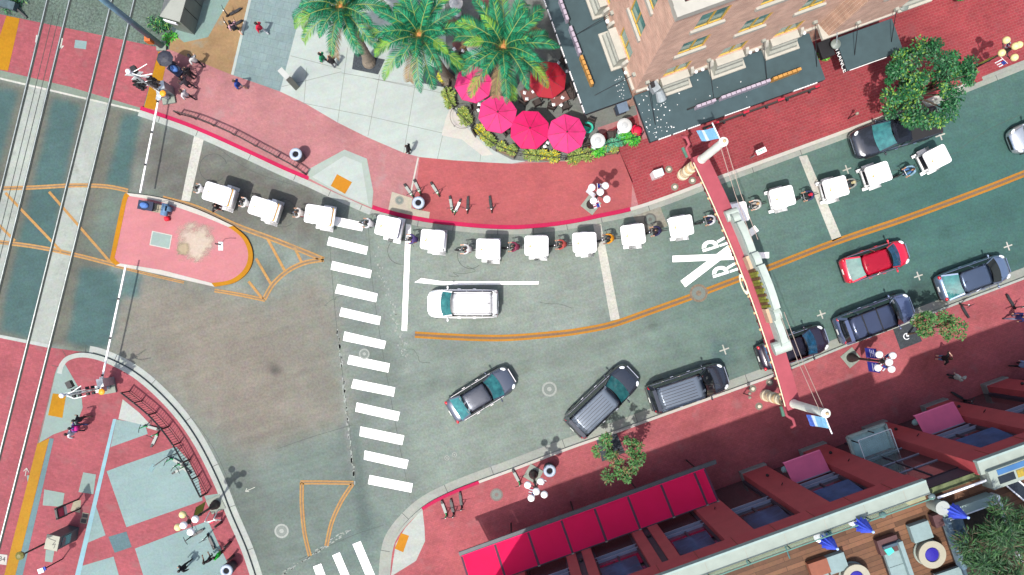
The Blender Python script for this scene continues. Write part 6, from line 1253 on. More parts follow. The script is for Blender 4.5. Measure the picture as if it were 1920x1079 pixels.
def setting(px, py, k, label):
    o = thing('napkin', label, 'napkin', G(px, py, HS + .775), R(37 * k), 'folded white napkins'); b = MB(); b.face([(-.11, -.08, 0), (.11, -.08, .0), (.0, .0, .12)]); b.face([(.11, -.08, 0), (.08, .12, 0), (0, 0, .12)]); b.face([(.08, .12, 0), (-.10, .09, 0), (0, 0, .12)]); b.face([(-.10, .09, 0), (-.11, -.08, 0), (0, 0, .12)]); b.build('folded_cloth', NAP, o)
CH = []
def chair(px, py, ang, label):
    if CH: return copy_tree(CH[0], G(px, py, HS), R(ang), label)
    o = thing('patio_chair', label, 'chair', G(px, py, HS), R(ang), 'dark patio chairs'); CH.append(o)
    b = MB(); b.box((0, 0, .45), (.44, .46, .05)); b.bevel(.015, 1); b.build('seat', DKW, o); b = MB(); b.box((-.22, 0, .72), (.05, .46, .48)); b.bevel(.015, 1); b.build('backrest', DKW, o)
    for x in (-.2, .2):
        for y in (-.2, .2): b = MB(); b.bar((x, y, 0), (x * .95, y, .44), .04); b.build('leg', DKW, o)
    for y in (-.23, .23): b = MB(); b.tube([(-.22, y, .66), (.16, y, .66), (.2, y, .44)], .018, 5); b.build('armrest', DKW, o)
    return o
table(994, 181, 25, 'brown table left of the crimson parasol with white napkins'); table(1046, 188, 28, 'brown table below the crimson parasol, fully in view', l=1.1, w_=.9); table(888, 165, 0, 'table under the left pink parasol'); table(934, 222, 20, 'table beneath the pink parasol with a frond tip'); table(992, 250, 10, 'table beneath the deepest magenta parasol'); table(1062, 256, 10, 'table beneath the right pink parasol'); table(862, 90, 10, 'round brown table seen between two palms', True); table(908, 14, 0, 'small brown table near the top among the fronds', True)
for i, (x, y, l) in enumerate([(988,186,'left table, front'),(1000,172,'left table, back'),(984,174,'left table, far corner'),(1037,182,'in-view table, back left'),(1055,183,'in-view table, back right'),(1038,196,'in-view table, front left'),(1052,197,'in-view table, front right'),(898,196,'corner between the two left parasols'),(897,207,'edge of the second pink parasol'),(1027,268,'gap between the two right parasols'),(1022,275,'lower gap between the two right parasols'),(1095,258,'right rim of the right pink parasol'),(868,138,'top rim of the left pink parasol'),(852,92,'round table, left'),(868,95,'round table, right'),(906,12,'small table at the top'),(1047,118,'behind the crimson parasol'),(1063,134,'right rim of the crimson parasol')]): setting(x, y, i, 'folded white napkin on the patio: ' + l)
for x, y, a, l in [(982,193,60,'dark chair in front of the left brown table, left one'),(1006,197,115,'dark chair in front of the left brown table, right one'),(1033,203,75,'dark chair below the in-view table, left one'),(1058,204,110,'dark chair below the in-view table, right one'),(1063,170,200,'dark chair upper right of the in-view table'),(1068,184,190,'dark chair lower right of the in-view table'),(1022,183,0,'dark chair between the two brown tables'),(949,250,40,'dark chair below the gap of the second and third parasol'),(1097,272,100,'dark chair under the lower right rim of the right parasol'),(1143,257,180,'dark chair between the two right-hand heaters'),(850,162,0,'dark chair left of the left pink parasol'),(893,250,30,'dark chair by the yellow flower planter'),(1104,236,250,'dark chair above the turquoise chair'),(855,132,300,'dark chair upper left of the left pink parasol'),(890,205,10,'dark chair left of the second pink parasol'),(906,42,80,'dark chair among the fronds near the top'),(985,135,300,'dark chair left of the crimson parasol'),(1055,150-30,240,'dark chair upper right of the crimson parasol'),(1008,272,80,'dark chair in the gap between the two right parasols'),(868,110,80,'dark chair below the round table')]: chair(x, y, a, l)
o = thing('tub_chair', 'turquoise curved tub chair at the rim of the right pink parasol', 'chair', G(1100, 244, HS), R(180)); b = MB(); b.lathe([(.26, .1), (.27, .42), (.1, .46)], n=16); b.build('seat', mat('turquoise', (.03, .36, .26), .6, .1), o, smooth=True); b = MB(); b.tube([(.30 * math.cos(R(a)), .30 * math.sin(R(a)), .62) for a in range(60, 301, 20)], .075, 8); b.build('back_ring', mat('turquoise', (.03, .36, .26), .6, .1), o, smooth=True)
o = thing('lounge_chair', 'round bright red chair beside the big canopy edge', 'chair', G(1192, 249, HS), R(30)); b = MB(); b.ball((0, 0, .40), .32, 14, (1.1, .95, .5)); b.build('cushion', mat('cushion_red', (.5, .006, .04), .6, .08, 4), o, smooth=True); b = MB(); b.tube([(.33 * math.cos(R(a)), .33 * math.sin(R(a)), .62) for a in range(80, 281, 20)], .06, 8); b.build('back_ring', mat('cushion_red', (.5, .006, .04), .6, .08, 4), o, smooth=True); b = MB(); b.lathe([(.25, 0), (.2, .3)], n=12); b.build('base', DKW, o)
o = thing('lectern', 'dark blue host stand at the patio entrance under the left canopy', 'lectern', G(1162, 208, HS), R(20)); b = MB(); b.box((0, 0, .5), (.62, .5, 1.0)); b.bevel(.02, 1); b.build('cabinet', mat('stand_navy', (.03, .05, .085), .5, .15, 4), o); b = MB(); b.box((0, -.08, 1.08), (.66, .62, .05), M=Matrix.Rotation(R(14), 4, 'X')); b.build('top', mat('stand_blue', (.09, .13, .19), .5, .15, 4), o); b = MB(); b.box((0, 0, .03), (.7, .56, .06)); b.build('plinth', DKW, o)
railing('patio_fence', 'low black patio fence behind the planters', [(835,170),(850,205),(884,240),(925,274),(965,291),(1012,298),(1060,300),(1105,290),(1135,276),(1160,270),(1190,262),(1201,256)], RAILB, 5, .3, .8, k=.4)
b0 = G(868, 222, HS); o = thing('wire_ring', 'thin wire hoop circling a planter on the pale threshold', 'hoop', b0); b = MB(); b.tube([(.78 * math.cos(R(a)), .78 * math.sin(R(a)), .5) for a in range(0, 361, 15)], .012, 5); b.build('hoop', IRON, o)
for k in range(4): a = R(45 + 90 * k); b = MB(); b.bar((.78 * math.cos(a), .78 * math.sin(a), 0), (.78 * math.cos(a), .78 * math.sin(a), .5), .02); b.build('leg', IRON, o)
# ======================= BUILDINGS =======================
def holes_wall(b, u0, u1, z0, z1, holes, f, d=.24):
    """f(u, depth, z) -> local point; wall face with real openings and reveals"""
    us = sorted({u0, u1, *[h[0] for h in holes], *[h[1] for h in holes]}); zs = sorted({z0, z1, *[h[2] for h in holes], *[h[3] for h in holes]})
    for a, c in zip(us, us[1:]):
        for e, g in zip(zs, zs[1:]):
            m, k = (a + c) / 2, (e + g) / 2
            if any(h[0] < m < h[1] and h[2] < k < h[3] for h in holes): continue
            b.face([f(a, 0, e), f(c, 0, e), f(c, 0, g), f(a, 0, g)])
    for h in holes:
        a, c, e, g = h
        for p, q in (((a, e), (c, e)), ((c, e), (c, g)), ((c, g), (a, g)), ((a, g), (a, e))): b.face([f(p[0], 0, p[1]), f(q[0], 0, q[1]), f(q[0], d, q[1]), f(p[0], d, p[1])])
def brick_mat(name, c1, c2, mort, bw=.22, rh=.075, ms=.012):
    m = bpy.data.materials.new(name); m.use_nodes = True; nt = m.node_tree; N = nt.nodes.new; Lk = nt.links.new; bs = nt.nodes['Principled BSDF']; bs.inputs['Roughness'].default_value = .9
    tc = N('ShaderNodeTexCoord'); sx = N('ShaderNodeSeparateXYZ'); Lk(tc.outputs['Object'], sx.inputs[0]); ad = N('ShaderNodeMath'); Lk(sx.outputs['X'], ad.inputs[0]); Lk(sx.outputs['Y'], ad.inputs[1]); cb = N('ShaderNodeCombineXYZ'); Lk(ad.outputs[0], cb.inputs['X']); Lk(sx.outputs['Z'], cb.inputs['Y'])
    bt = N('ShaderNodeTexBrick'); Lk(cb.outputs[0], bt.inputs['Vector']); bt.inputs['Scale'].default_value = 1; bt.inputs['Brick Width'].default_value = bw; bt.inputs['Row Height'].default_value = rh; bt.inputs['Mortar Size'].default_value = ms; bt.inputs['Color1'].default_value = (*c1, 1); bt.inputs['Color2'].default_value = (*c2, 1); bt.inputs['Mortar'].default_value = (*mort, 1); bt.inputs['Bias'].default_value = -.1
    n = N('ShaderNodeTexNoise'); n.inputs['Scale'].default_value = 1.2; n.inputs['Detail'].default_value = 6; Lk(tc.outputs['Object'], n.inputs['Vector']); mr = N('ShaderNodeMapRange'); mr.inputs['From Min'].default_value = .3; mr.inputs['From Max'].default_value = .7; mr.inputs['To Min'].default_value = .82; mr.inputs['To Max'].default_value = 1.18; Lk(n.outputs['Fac'], mr.inputs['Value'])
    mx = N('ShaderNodeMix'); mx.data_type = 'RGBA'; mx.blend_type = 'MULTIPLY'; mx.inputs['Factor'].default_value = 1; Lk(bt.outputs['Color'], mx.inputs['A']); Lk(mr.outputs['Result'], mx.inputs['B']); Lk(mx.outputs['Result'], bs.inputs['Base Color'])
    bp = N('ShaderNodeBump'); bp.inputs['Strength'].default_value = .4; bp.inputs['Distance'].default_value = .01; Lk(bt.outputs['Fac'], bp.inputs['Height']); bp.invert = True; Lk(bp.outputs['Normal'], bs.inputs['Normal'])
    return m
KB = 1.12   # walls are lit at a grazing angle
BRK = brick_mat('hotel_brick', A(204, 160, 138, KB), A(182, 132, 112, KB), A(210, 184, 164, KB)); BRK_SH = brick_mat('hotel_brick_shaded', A(176, 130, 104, KB), A(150, 104, 84, KB), A(200, 180, 160, KB))  # second brick is the first with the bay side's shade put into its colour
STONE = mat('stone_white', A(222, 218, 204, 2.1), .7, .08, 2); STONEG = mat('stone_grey', A(176, 178, 166, 1.7), .8, .14, 3); WFR = mat('window_frame_gold', (.50, .31, .05), .5, .15, 4); CANV = mat('canopy_slate', A(78, 104, 110), .75, .14, 1.4, detail=6); CANV2 = mat('canopy_valance', (.02, .024, .03), .7, .1, 3); ROOFP = mat('roof_pale', A(206, 214, 200), .8, .12, 1.2); GWIN = mat('window_green_glass', (.12, .30, .25), .06, .5, 1.1, spec=.8, var2=(.04, .11, .10)); SPECK = mat('speck_white', (.75, .75, .74), .8, 0)
oA = Vector((7.49, 13.21, 0)); hA = thing('brick_hotel', 'brown brick hotel with gold window frames and dark canopies at the upper right', 'building', oA, R(19.7))
UE, VE, HT = 27, 17, 16.0
colsA = [2.25, 5.6, 8.95]; rows = [(4.75, 6.25), (8.35, 10.15), (11.85, 13.75)]; colsA2 = [18.6, 21.9, 25.2]
fA = lambda u, d, z: (u, d, z); fB = lambda v, d, z: (d, v, z); fC = lambda u, d, z: (u, -.85 + d, z)
wA = [(c - .75, c + .75, r0, r1) for c in colsA + colsA2 for r0, r1 in rows]; wB = [(c - .78, c + .78, r0, r1) for c in (2.3, 5.65, 9.0, 12.3) for r0, r1 in rows]; wC = [(13.0, 14.2, r0, r1) for r0, r1 in rows[1:]]
b = MB(); holes_wall(b, 0, UE, 0, HT, wA, fA); b.build('street_wall', BRK, hA); b = MB(); holes_wall(b, 0, VE, 0, HT, wB, fB); b.build('patio_wall', BRK, hA)
b = MB(); b.face([(UE, 0, 0), (UE, VE, 0), (UE, VE, HT), (UE, 0, HT)]); b.face([(0, VE, 0), (UE, VE, 0), (UE, VE, HT), (0, VE, HT)]); b.build('rear_wall', BRK_SH, hA)
b = MB(); b.box((UE / 2 + .3, VE / 2 + .3, HT - .02), (UE - .2, VE - .2, .2)); rf = b.build('roof', ROOFP, hA)
b = MB(); b.box((UE / 2 - .25, -.22, HT + .1), (UE + .5, .5, .5)); b.box((-.22, VE / 2 + .03, HT + .1), (.5, VE, .49)); b.build('cornice', STONE, hA)
# projecting brick bay
b = MB(); holes_wall(b, 11.6, 15.6, 4.2, HT - .2, wC, fC); b.face([(15.6, -.85, 4.2), (15.6, 0, 4.2), (15.6, 0, HT - .2), (15.6, -.85, HT - .2)]); b.face([(11.6, -.85, 4.2), (15.6, -.85, 4.2), (15.6, 0, 4.2), (11.6, 0, 4.2)]); b.build('bay_wall', BRK, hA)
b = MB(); b.face([(11.6, -.85, 4.2), (11.25, 0, 4.2), (11.25, 0, HT - .2), (11.6, -.85, HT - .2)]); b.build('bay_side', BRK_SH, hA)
b = MB(); b.box((13.45, -.46, 4.1), (4.5, .98, .22)); b.build('bay_ledge', STONE, hA)
def window(a, c, e, g, f, nm='window'):
    w_ = thing(nm, None, None); w_.parent = hA; b = MB(); d = .05; t = .055
    def fb(u0, u1, z0_, z1_, dd=d, th=.07):
        p = [f(u0, dd, z0_), f(u1, dd, z0_), f(u1, dd, z1_), f(u0, dd, z1_)]; q = [f(u0, dd + th, z0_), f(u1, dd + th, z0_), f(u1, dd + th, z1_), f(u0, dd + th, z1_)]
        for fc in (p, q, (p[0], p[1], q[1], q[0]), (p[1], p[2], q[2], q[1]), (p[2], p[3], q[3], q[2]), (p[3], p[0], q[0], q[3])): b.face(fc)
    m = (a + c) / 2; hz = e + (g - e) * .5
    fb(a, a + t, e, g); fb(c - t, c, e, g); fb(a + t, c - t, e, e + t * 1.6); fb(a + t, c - t, g - t, g); fb(m - t * .6, m + t * .6, e + t * 1.6, g - t); b.build('frame', WFR, w_)
    b = MB(); b.face([f(a, d + .05, e), f(c, d + .05, e), f(c, d + .05, g), f(a, d + .05, g)]); b.build('pane', GWIN, w_)
    if e > 7:
        b = MB(); p0, p1 = f(a - .14, -.12, e - .10), f(c + .14, .02, e + .0); b.box([(p0[i] + p1[i]) / 2 for i in range(3)], [abs(p0[i] - p1[i]) + (.18 if i == 2 else 0) for i in range(3)]); b.build('sill', STONE, w_)
for h in wA: window(*h, fA)
for h in wB: window(*h, fB)
for h in wC: window(*h, fC)
# white belt and window balconies (profile swept along the wall)
b = MB(); b.box((5.65, -.07, 3.86), (11.2, .14, .24)); b.box((21.5, -.07, 3.86), (11, .14, .24)); b.build('belt_course', STONE, hA); b = MB(); b.box((-.07, VE / 2 + .1, 3.86), (.14, VE, .24)); b.build('belt_course', STONE, hA)
def balcony(c, f, hw=1.05):
    g = thing('window_balcony', None, None); g.parent = hA
    def sw(prof, u0, u1, nm, m_, taper=0):
        b = MB(); n = len(prof); A0 = [f(u0 + taper * i / n, -y, z) for i, (y, z) in enumerate(prof)]; A1 = [f(u1 - taper * i / n, -y, z) for i, (y, z) in enumerate(prof)]
        for i in range(n): b.face([A0[i], A1[i], A1[(i + 1) % n], A0[(i + 1) % n]])
        b.face(A0); b.face(A1[::-1]); b.build(nm, m_, g)
    sw([(0, 3.58), (.86, 3.58), (.86, 3.74), (0, 3.74)], c - hw, c + hw, 'base_slab', STONE)
    sw([(0, 3.742), (.70, 3.742), (.66, 3.95), (.52, 4.05), (.50, 4.3), (.36, 4.46), (0, 4.46)], c - hw + .12, c + hw - .12, 'moulding', STONEG, .22)
    sw([(0, 4.462), (.44, 4.462), (.44, 4.66), (0, 4.66)], c - hw + .22, c + hw - .22, 'top_ledge', STONE)
    for s_ in (-1, 1):
        sw([(0, 4.05), (.34, 4.1), (.30, 4.5), (.12, 4.75), (0, 4.8)], c + s_ * (hw + .03) - .09, c + s_ * (hw + .03) + .09, 'corbel', STONE)
        b = MB(); b.ball(f(c + s_ * (hw + .42), -.16, 3.98), .11, 10); b.build('globe_lamp', GLOBE, g, smooth=True)
for c in colsA + [17.2]: balcony(c, fA)
for c in (2.75, 5.95, 9.2): balcony(c, fB, 1.15)
# canopies
def canopy(nm, x0, x1, y0, y1, z, rods, labeltxt=None):
    g = thing(nm, None, None); g.parent = hA; b = MB(); b.box(((x0 + x1) / 2, (y0 + y1) / 2, z), (abs(x1 - x0), abs(y1 - y0), .08)); b.build('canopy_top', CANV, g)
    b = MB(); b.box(((x0 + x1) / 2, (y0 + y1) / 2, z - .24), (abs(x1 - x0) - .02, abs(y1 - y0) - .02, .38)); b.build('valance', CANV2, g)
    for p, q in rods: b = MB(); b.bar(p, q, .03); b.build('tie_rod', SIGB, g); b = MB(); b.box(p, (.22, .22, .22)); b.build('rod_plate', STONEG, g)
    return g
cA = canopy('street_canopy', -.05, 10.9, -.16, -3.05, 3.5, [((u, -.05, 5.2), (u + .05, -2.2, 3.56)) for u in (.5, 4.2, 7.5, 10.6)])
cB = canopy('patio_canopy', -.16, -3.1, -.2, 17, 3.42, [((-.05, v, 5.2), (-2.2, v + .05, 3.48)) for v in (.6, 4.3, 7.6, 11)])
cC = canopy('entrance_canopy', 12.25, 15.75, -1.0, -3.0, 3.55, [((u, -.9, 5.2), (u + .05, -2.3, 3.61)) for u in (12.9, 15.2)])
rs = random.Random(4); b = MB()
for i in range(64):
    u, y = (rs.uniform(0, 1.6), rs.uniform(-2.9, -.3)) if i < 46 else (rs.uniform(0, 7), rs.uniform(-3, -.3)); r_ = rs.uniform(.012, .035); b.box((u, y, 3.545), (r_ * 2, r_ * 1.4, .006), rz=rs.random() * 3)
b.build('droppings', SPECK, cA)['kind'] = 'stuff'
b = MB()
for i in range(22): b.box((rs.uniform(-.9, -.2), rs.uniform(-.1, 1.2), 3.465), (.04, .03, .006), rz=rs.random() * 3)
b.build('droppings', SPECK, cB)['kind'] = 'stuff'
LIL = mat('letter_lilac', A(206, 192, 208, 1.9), .5, .06, 3); GOLDL = mat('letter_gold', A(222, 164, 84, 1.9), .5, .12, 5); REDL = mat('sign_red', (.36, .01, .03), .5, .1)
def letters(parent, a, bq, n, m_, z, hgt, gaps=(), dz=.16):
    a, bq = Vector((*a, z)), Vector((*bq, z)); d = (bq - a) / n
    bb = MB(); bb.bar(a + Vector((-d.y, d.x, 0)).normalized() * .09 + Vector((0, 0, .06)), bq + Vector((-d.y, d.x, 0)).normalized() * .09 + Vector((0, 0, .06)), .05, .1); bb.build('letter_rail', SIGB, parent)
    for i in range(n):
        if i in gaps: continue
        b = MB(); p = a + d * (i + .5); b.bar(p - d * .42 + Vector((0, 0, hgt / 2)), p + d * .42 + Vector((0, 0, hgt / 2)), dz, hgt); b.build('channel_letter', m_, parent)
letters(cA, (3.0, -2.12), (7.6, -2.10), 15, LIL, 3.55, .62, (4,)); letters(cA, (7.75, -2.10), (9.5, -2.08), 6, GOLDL, 3.55, .62)
letters(cB, (-2.35, 8.6), (-2.28, 3.1), 16, LIL, 3.48, .6, (5, 10)); letters(cB, (-2.28, 3.0), (-2.22, 1.15), 6, GOLDL, 3.48, .6)
b = MB(); b.bar((2.6, -2.0, 3.6), (9.7, -1.96, 3.6), .08, .1); b.build('sign_base', SIGB, cA)
# lettering blocks on the valance and the hanging fascia with red and white panels
def blocks(parent, a, bq, n, m_, w_=.10, h=.2, nm='valance_letter', skip=0):
    a, bq = Vector(a), Vector(bq)
    for i in range(n):
        if skip and i % skip == skip - 1: continue
        b = MB(); p = a.lerp(bq, (i + .5) / n); d = (bq - a).normalized(); b.bar(p - d * (bq - a).length / n * .36, p + d * (bq - a).length / n * .36, w_, h); b.build(nm, m_, parent)
blocks(cA, (.45, -3.07, 3.42), (3.1, -3.07, 3.42), 20, SPECK, .05, .22, skip=7); blocks(cA, (4.6, -3.07, 3.46), (6.2, -3.07, 3.46), 12, SPECK, .05, .12); blocks(cA, (8.9, -3.07, 3.46), (10.4, -3.07, 3.46), 9, SPECK, .05, .18)
blocks(cB, (-3.12, 2.5, 3.42), (-3.12, -.1, 3.42), 22, SPECK, .05, .2, skip=6); blocks(cB, (-3.12, 9.5, 3.42), (-3.12, 3.0, 3.42), 50, SPECK, .05, .2, skip=6)
b = MB(); b.box((7.0, -3.26, 3.0), (7.4, .10, .30)); b.build('hanging_fascia', mat('fascia_brown', (.03, .02, .018), .6, .2, 4), cA)
for u in (3.4, 4.6, 5.9, 7.3, 8.6, 10.0): b = MB(); b.box((u, -3.36, 3.0), (.12, .14, .2)); b.build('fascia_bracket', SIGB, cA)
for u, w_ in ((4.1, .35), (6.0, .35), (8.2, .4), (10.5, .3)): b = MB(); b.box((u, -3.24, 3.1), (w_, .12, .2)); b.build('red_panel', REDL, cA)
b = MB(); b.box((13.6, -3.03, 3.45), (2.3, .03, .10)); b.build('white_trim', SPECK, cC)
me = text_mesh('ENTRANCE', .40); me.materials.append(SPECK); o = bpy.data.objects.new('entrance_lettering', me); COL.objects.link(o); o.parent = cC; o.matrix_local = Matrix.Translation((12.225, -2.0, 3.38)) @ Matrix.Rotation(R(-90), 4, 'Z') @ Matrix.Rotation(R(62), 4, 'X')
b = MB(); b.box((11.75, -1.3, 3.0), (.8, 1.0, .3)); b.bevel(.03, 1); b.build('awning_box', SIGB, hA)
b = MB(); b.box((.95, -.35, 4.55), (.45, .55, .55), rz=.25); b.bevel(.05, 1); b.build('floodlight_box', mat('flood_grey', A(170, 180, 184, 1.7), .5, .15, 4), hA); b = MB(); b.tube([(1.15, -.55, 4.5), (1.25, -1.05, 4.1)], [.22, .30], 12); b.build('floodlight_horn', mat('flood_grey', A(170, 180, 184, 1.7), .5, .15, 4), hA); b = MB(); b.box((.78, -.25, 5.0), (.18, .3, .25)); b.build('floodlight_bracket', SIGB, hA)
for u, y in ((12.05, -1.35), (16.55, -.6), (19.9, -.5)):
    g = thing('pendant_lamp', None, None); g.parent = hA; b = MB(); b.lathe([(.30, 3.75), (.28, 3.8), (.05, 3.92)], (u, y, 0), 18); b.build('lamp_shade', mat('shade_grey', A(156, 168, 160), .5, .1, 3), g); b = MB(); b.tube([(u, 0, 4.3), (u, y * .6, 4.35), (u, y, 3.9)], .025, 6); b.build('lamp_bracket', SIGM, g)
# ---------------- red building at the bottom ----------------
oS = Vector((15.02, -9.73, 0)); hS = thing('red_building', 'dark red building with magenta awnings and a roof terrace at the lower right', 'building', oS, R(19.8))
KR = 1.05
RED = mat('facade_red', (.36, .06, .066), .75, .10, 1.3); REDT = mat('facade_red_top', (.38, .055, .064), .75, .1, 1.3); DKF = mat('facade_dark', A(62, 54, 66, .9), .6, .15, 3); CAPM = mat('cap_pale_teal', A(196, 210, 198), .7, .08, 2); CAPF = mat('cap_teal_shade', A(168, 190, 184, 1.6), .7, .08, 2); PANELB = mat('window_panel_blue', (.10, .15, .32), .45, .25, 2); SHADE2 = mat('window_glass_low', (.05, .035, .04), .08, .3, 2, spec=.8); REFL = mat('window_rose_reflection', (.16, .02, .045), .08, .3, 1.5, spec=.8); ALUT = mat('mullion_grey', A(150, 156, 176, 1.2), .4, .1, 3)  # rose panes have a magenta reflection put into their colour
UL, UR, HB, DB = -17.0, 24, 11.62, 14
piers = [(-17.0, -14.85), (-12.3, -10.8), (-8.25, -6.7), (-4.3, -2.75), (-.27, 1.3), (3.75, 5.3), (8.0, 9.35), (11.95, 13.4), (16, 17.4), (20, 21.4)]
pair = {0, 1, 2}
b = MB(); b.prism([(UL, -.62), (UR, -.62), (UR, -DB - .6), (UL - 4, -DB - .6), (UL - 4, -4)], 0, HB - .5); b.build('core', DKF, hS); b = MB(); b.prism([(UL - .01, -.01), (UL - .01, -.7), (UL - 4, -4.6), (UL - 4, -4)], 0, 11.85); b.build('corner_wall', REDT, hS)
for i, (a, c) in enumerate(piers):
    if i in pair:
        w_ = (c - a) * .38
        for x0 in (a, c - w_): b = MB(); b.box((x0 + w_ / 2, -.31, 5.08), (w_, .62, 10.1)); b.build('pier', RED, hS)
        b = MB(); b.box(((a + c) / 2, -.38, 5.08), (c - a - 2 * w_, .48, 10.1)); b.build('pier_slot', DKF, hS)
        b = MB(); b.ball(((a + c) / 2, -.1, 5.4), .12, 8, (1, 1.3, 1.6)); b.build('wall_lamp', SIGB, hS)
    else:
        b = MB(); b.box(((a + c) / 2, -.31, 5.08), (c - a, .62, 10.1)); b.build('pier', RED, hS); b = MB(); b.box(((a + c) / 2, -.27, .35), (c - a + .12, .70, .7)); b.build('pier_base', mat('pier_base', A(150, 150, 146, 1.6), .8, .1, 3), hS)
        b = MB(); b.ball(((a + c) / 2 + .1, .08, 2.9), .10, 8); b.tube([((a + c) / 2 + .1, 0, 5.2), ((a + c) / 2 + .1, .2, 5.5)], .03, 5); b.build('wall_lamp', SIGB, hS)
for a, c in ((UL, 5.4), (8.0, UR)):
    b = MB(); b.box(((a + c) / 2, -.32, 10.87), (c - a, .66, 1.48)); b.build('top_band', REDT, hS)
    b = MB(); b.box(((a + c) / 2, -.28, 11.76), (c - a, .62, .26)); cp = b.build('parapet_cap', CAPM, hS)
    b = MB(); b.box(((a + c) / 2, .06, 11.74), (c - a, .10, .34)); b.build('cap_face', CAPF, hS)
    for k in range(int((c - a) / 2.02)): b = MB(); b.box((a + (k + .5) * 2.02, -.28, 11.893), (.03, .62, .006)); b.build('cap_joint', STONEG, cp)
    for k in range(int((c - a) / 2)): b = MB(); b.box((a + 1 + k * 2.0, .018, 10.87), (.025, .02, 1.46)); b.build('band_joint', mat('band_joint', A(150, 80, 66, 1.6), .8, 0), hS)
allb = [(piers[i][1], piers[i + 1][0]) for i in range(len(piers) - 1)]
for a, c in allb:
    if a < 5.35 and a > 5.2:
        # entrance recess
        b = MB(); b.box(((a + c) / 2, -.58, 5.0), (c - a, .06, 10.0)); b.build('recess_glass', SHADE2, hS)
        for zz in (4.6, 6.4, 8.2): b = MB(); b.box(((a + c) / 2, -.52, zz), (c - a, .05, .06)); b.build('recess_mullion', ALUT, hS)
        b = MB(); b.box(((a + c) / 2, -.52, 5), (.06, .05, 10)); b.build('recess_mullion', DKF, hS); continue
    m = (a + c) / 2; w_ = c - a; g = thing('window', None, None); g.parent = hS
    b = MB(); b.box((m, -.56, 2.9), (w_, .05, 5.4)); b.build('lower_pane', SHADE2, g); b = MB(); b.box((m, -.55, 6.7), (w_, .05, 2.0)); b.build('upper_pane', REFL if a < -2.9 else SHADE2, g)
    for zz, t in ((5.05, .10), (5.62, .09)): b = MB(); b.box((m, -.46, zz), (w_ - .05, .16, t)); b.build('transom', ALUT, g)
    b = MB(); b.box((m, -.49, 6.5), (.10, .08, 1.6)); b.build('mullion', DKF, g)
    for s_ in (-1, 1): b = MB(); b.box((m + s_ * (w_ / 2 - .07), -.47, 5.4), (.13, .14, 9.2)); b.build('jamb', DKF, g)
    b = MB()
    def shd(u, v): t = v; return (a + .10 + (w_ - .5) * u, -.46 + .42 * math.sin(t * 1.35) , 9.9 - 2.0 * t + .15 * math.cos(t * 3))
    b.grid(shd, 2, 8); bmesh.ops.solidify(b.bm, geom=b.bm.faces[:], thickness=.03); b.build('blue_panel', PANELB, g, smooth=True)  # curved blue panel across the top of the window
    b = MB(); b.box((m, -.48, 9.2), (w_ - .1, .05, 1.5)); b.build('top_pane', mat('window_slate', (.04, .055, .10), .15, .3, 2), g)
# magenta awning in panels with dark seams
AWN = mat('awning_magenta', (.93, .003, .12), .7, .08, 1.0); AWNP = mat('awning_pink', (.82, .20, .38), .7, .06, 1.5)
aw = thing('long_awning', None, None); aw.parent = hS; u0, u1 = -18.4, -2.9; edges = [u1, -3.55] + [-3.55 - 2.08 * k for k in range(1, 8)]
prof = lambda u, v, lift=0: (u, .04 + 1.86 * v, 4.15 - .62 * v + .0 * v + lift)
for a, c in zip(edges, edges[1:]):
    b = MB(); b.grid(lambda s_, t: prof(c + .07 + (a - c - .14) * s_, t, -.03 * math.sin(math.pi * s_)), 6, 4); bmesh.ops.solidify(b.bm, geom=b.bm.faces[:], thickness=.02); b.build('fabric_panel', AWN, aw)
for e in edges: b = MB(); b.bar(prof(e, 0, -.01), prof(e, 1, -.01), .11, .03); b.build('seam', mat('awning_seam', (.06, .015, .04), .6, .1), aw); b = MB(); b.box((e, .02, 4.2), (.14, .06, .05)); b.build('seam_clip', STONEG, aw)
b = MB(); b.box(((edges[-1] + u1) / 2 + .35, 2.03, 3.42), (u1 - edges[-1] + .9, .24, .16)); b.build('gutter_beam', mat('gutter_slate', (.045, .055, .065), .5, .2, 2), aw); b = MB(); b.box(((edges[-1] + u1) / 2, .03, 4.14), (u1 - edges[-1], .05, .07)); b.build('wall_bar', DKF, aw); b = MB(); b.box(((edges[-1] + u1) / 2, 1.90, 3.42), (u1 - edges[-1], .03, .28)); b.build('front_valance', AWN, aw)
for u in (-15, -11, -7, -3.2): b = MB(); b.tube([(u, 1.85, HS), (u, 1.85, 3.4)], .05, 8); b.build('awning_post', SIGB, aw)
for a, c in ((1.35, 3.7), (9.4, 11.9)):
    g = thing('small_awning', None, None); g.parent = hS; b = MB(); b.grid(lambda s_, t: (a + .02 + (c - a - .1) * s_, -.3 + 1.15 * t, 4.75 - .42 * t), 4, 4); bmesh.ops.solidify(b.bm, geom=b.bm.faces[:], thickness=.03); b.build('fabric', AWNP, g); b = MB(); b.bar((a, -.32, 4.78), (c - .08, -.32, 4.78), .05); b.build('roller', ALUT, g); b = MB(); b.box(((a + c) / 2 - .04, .86, 4.28), (c - a - .1, .03, .18)); b.build('valance', AWNP, g); b = MB(); b.ball((a - .02, .5, 4.3), .2, 8, (1.2, 1, .6)); b.build('bracket_scroll', mat('scroll_teal', A(120, 150, 150, 1.5), .6, .2, 5), g)
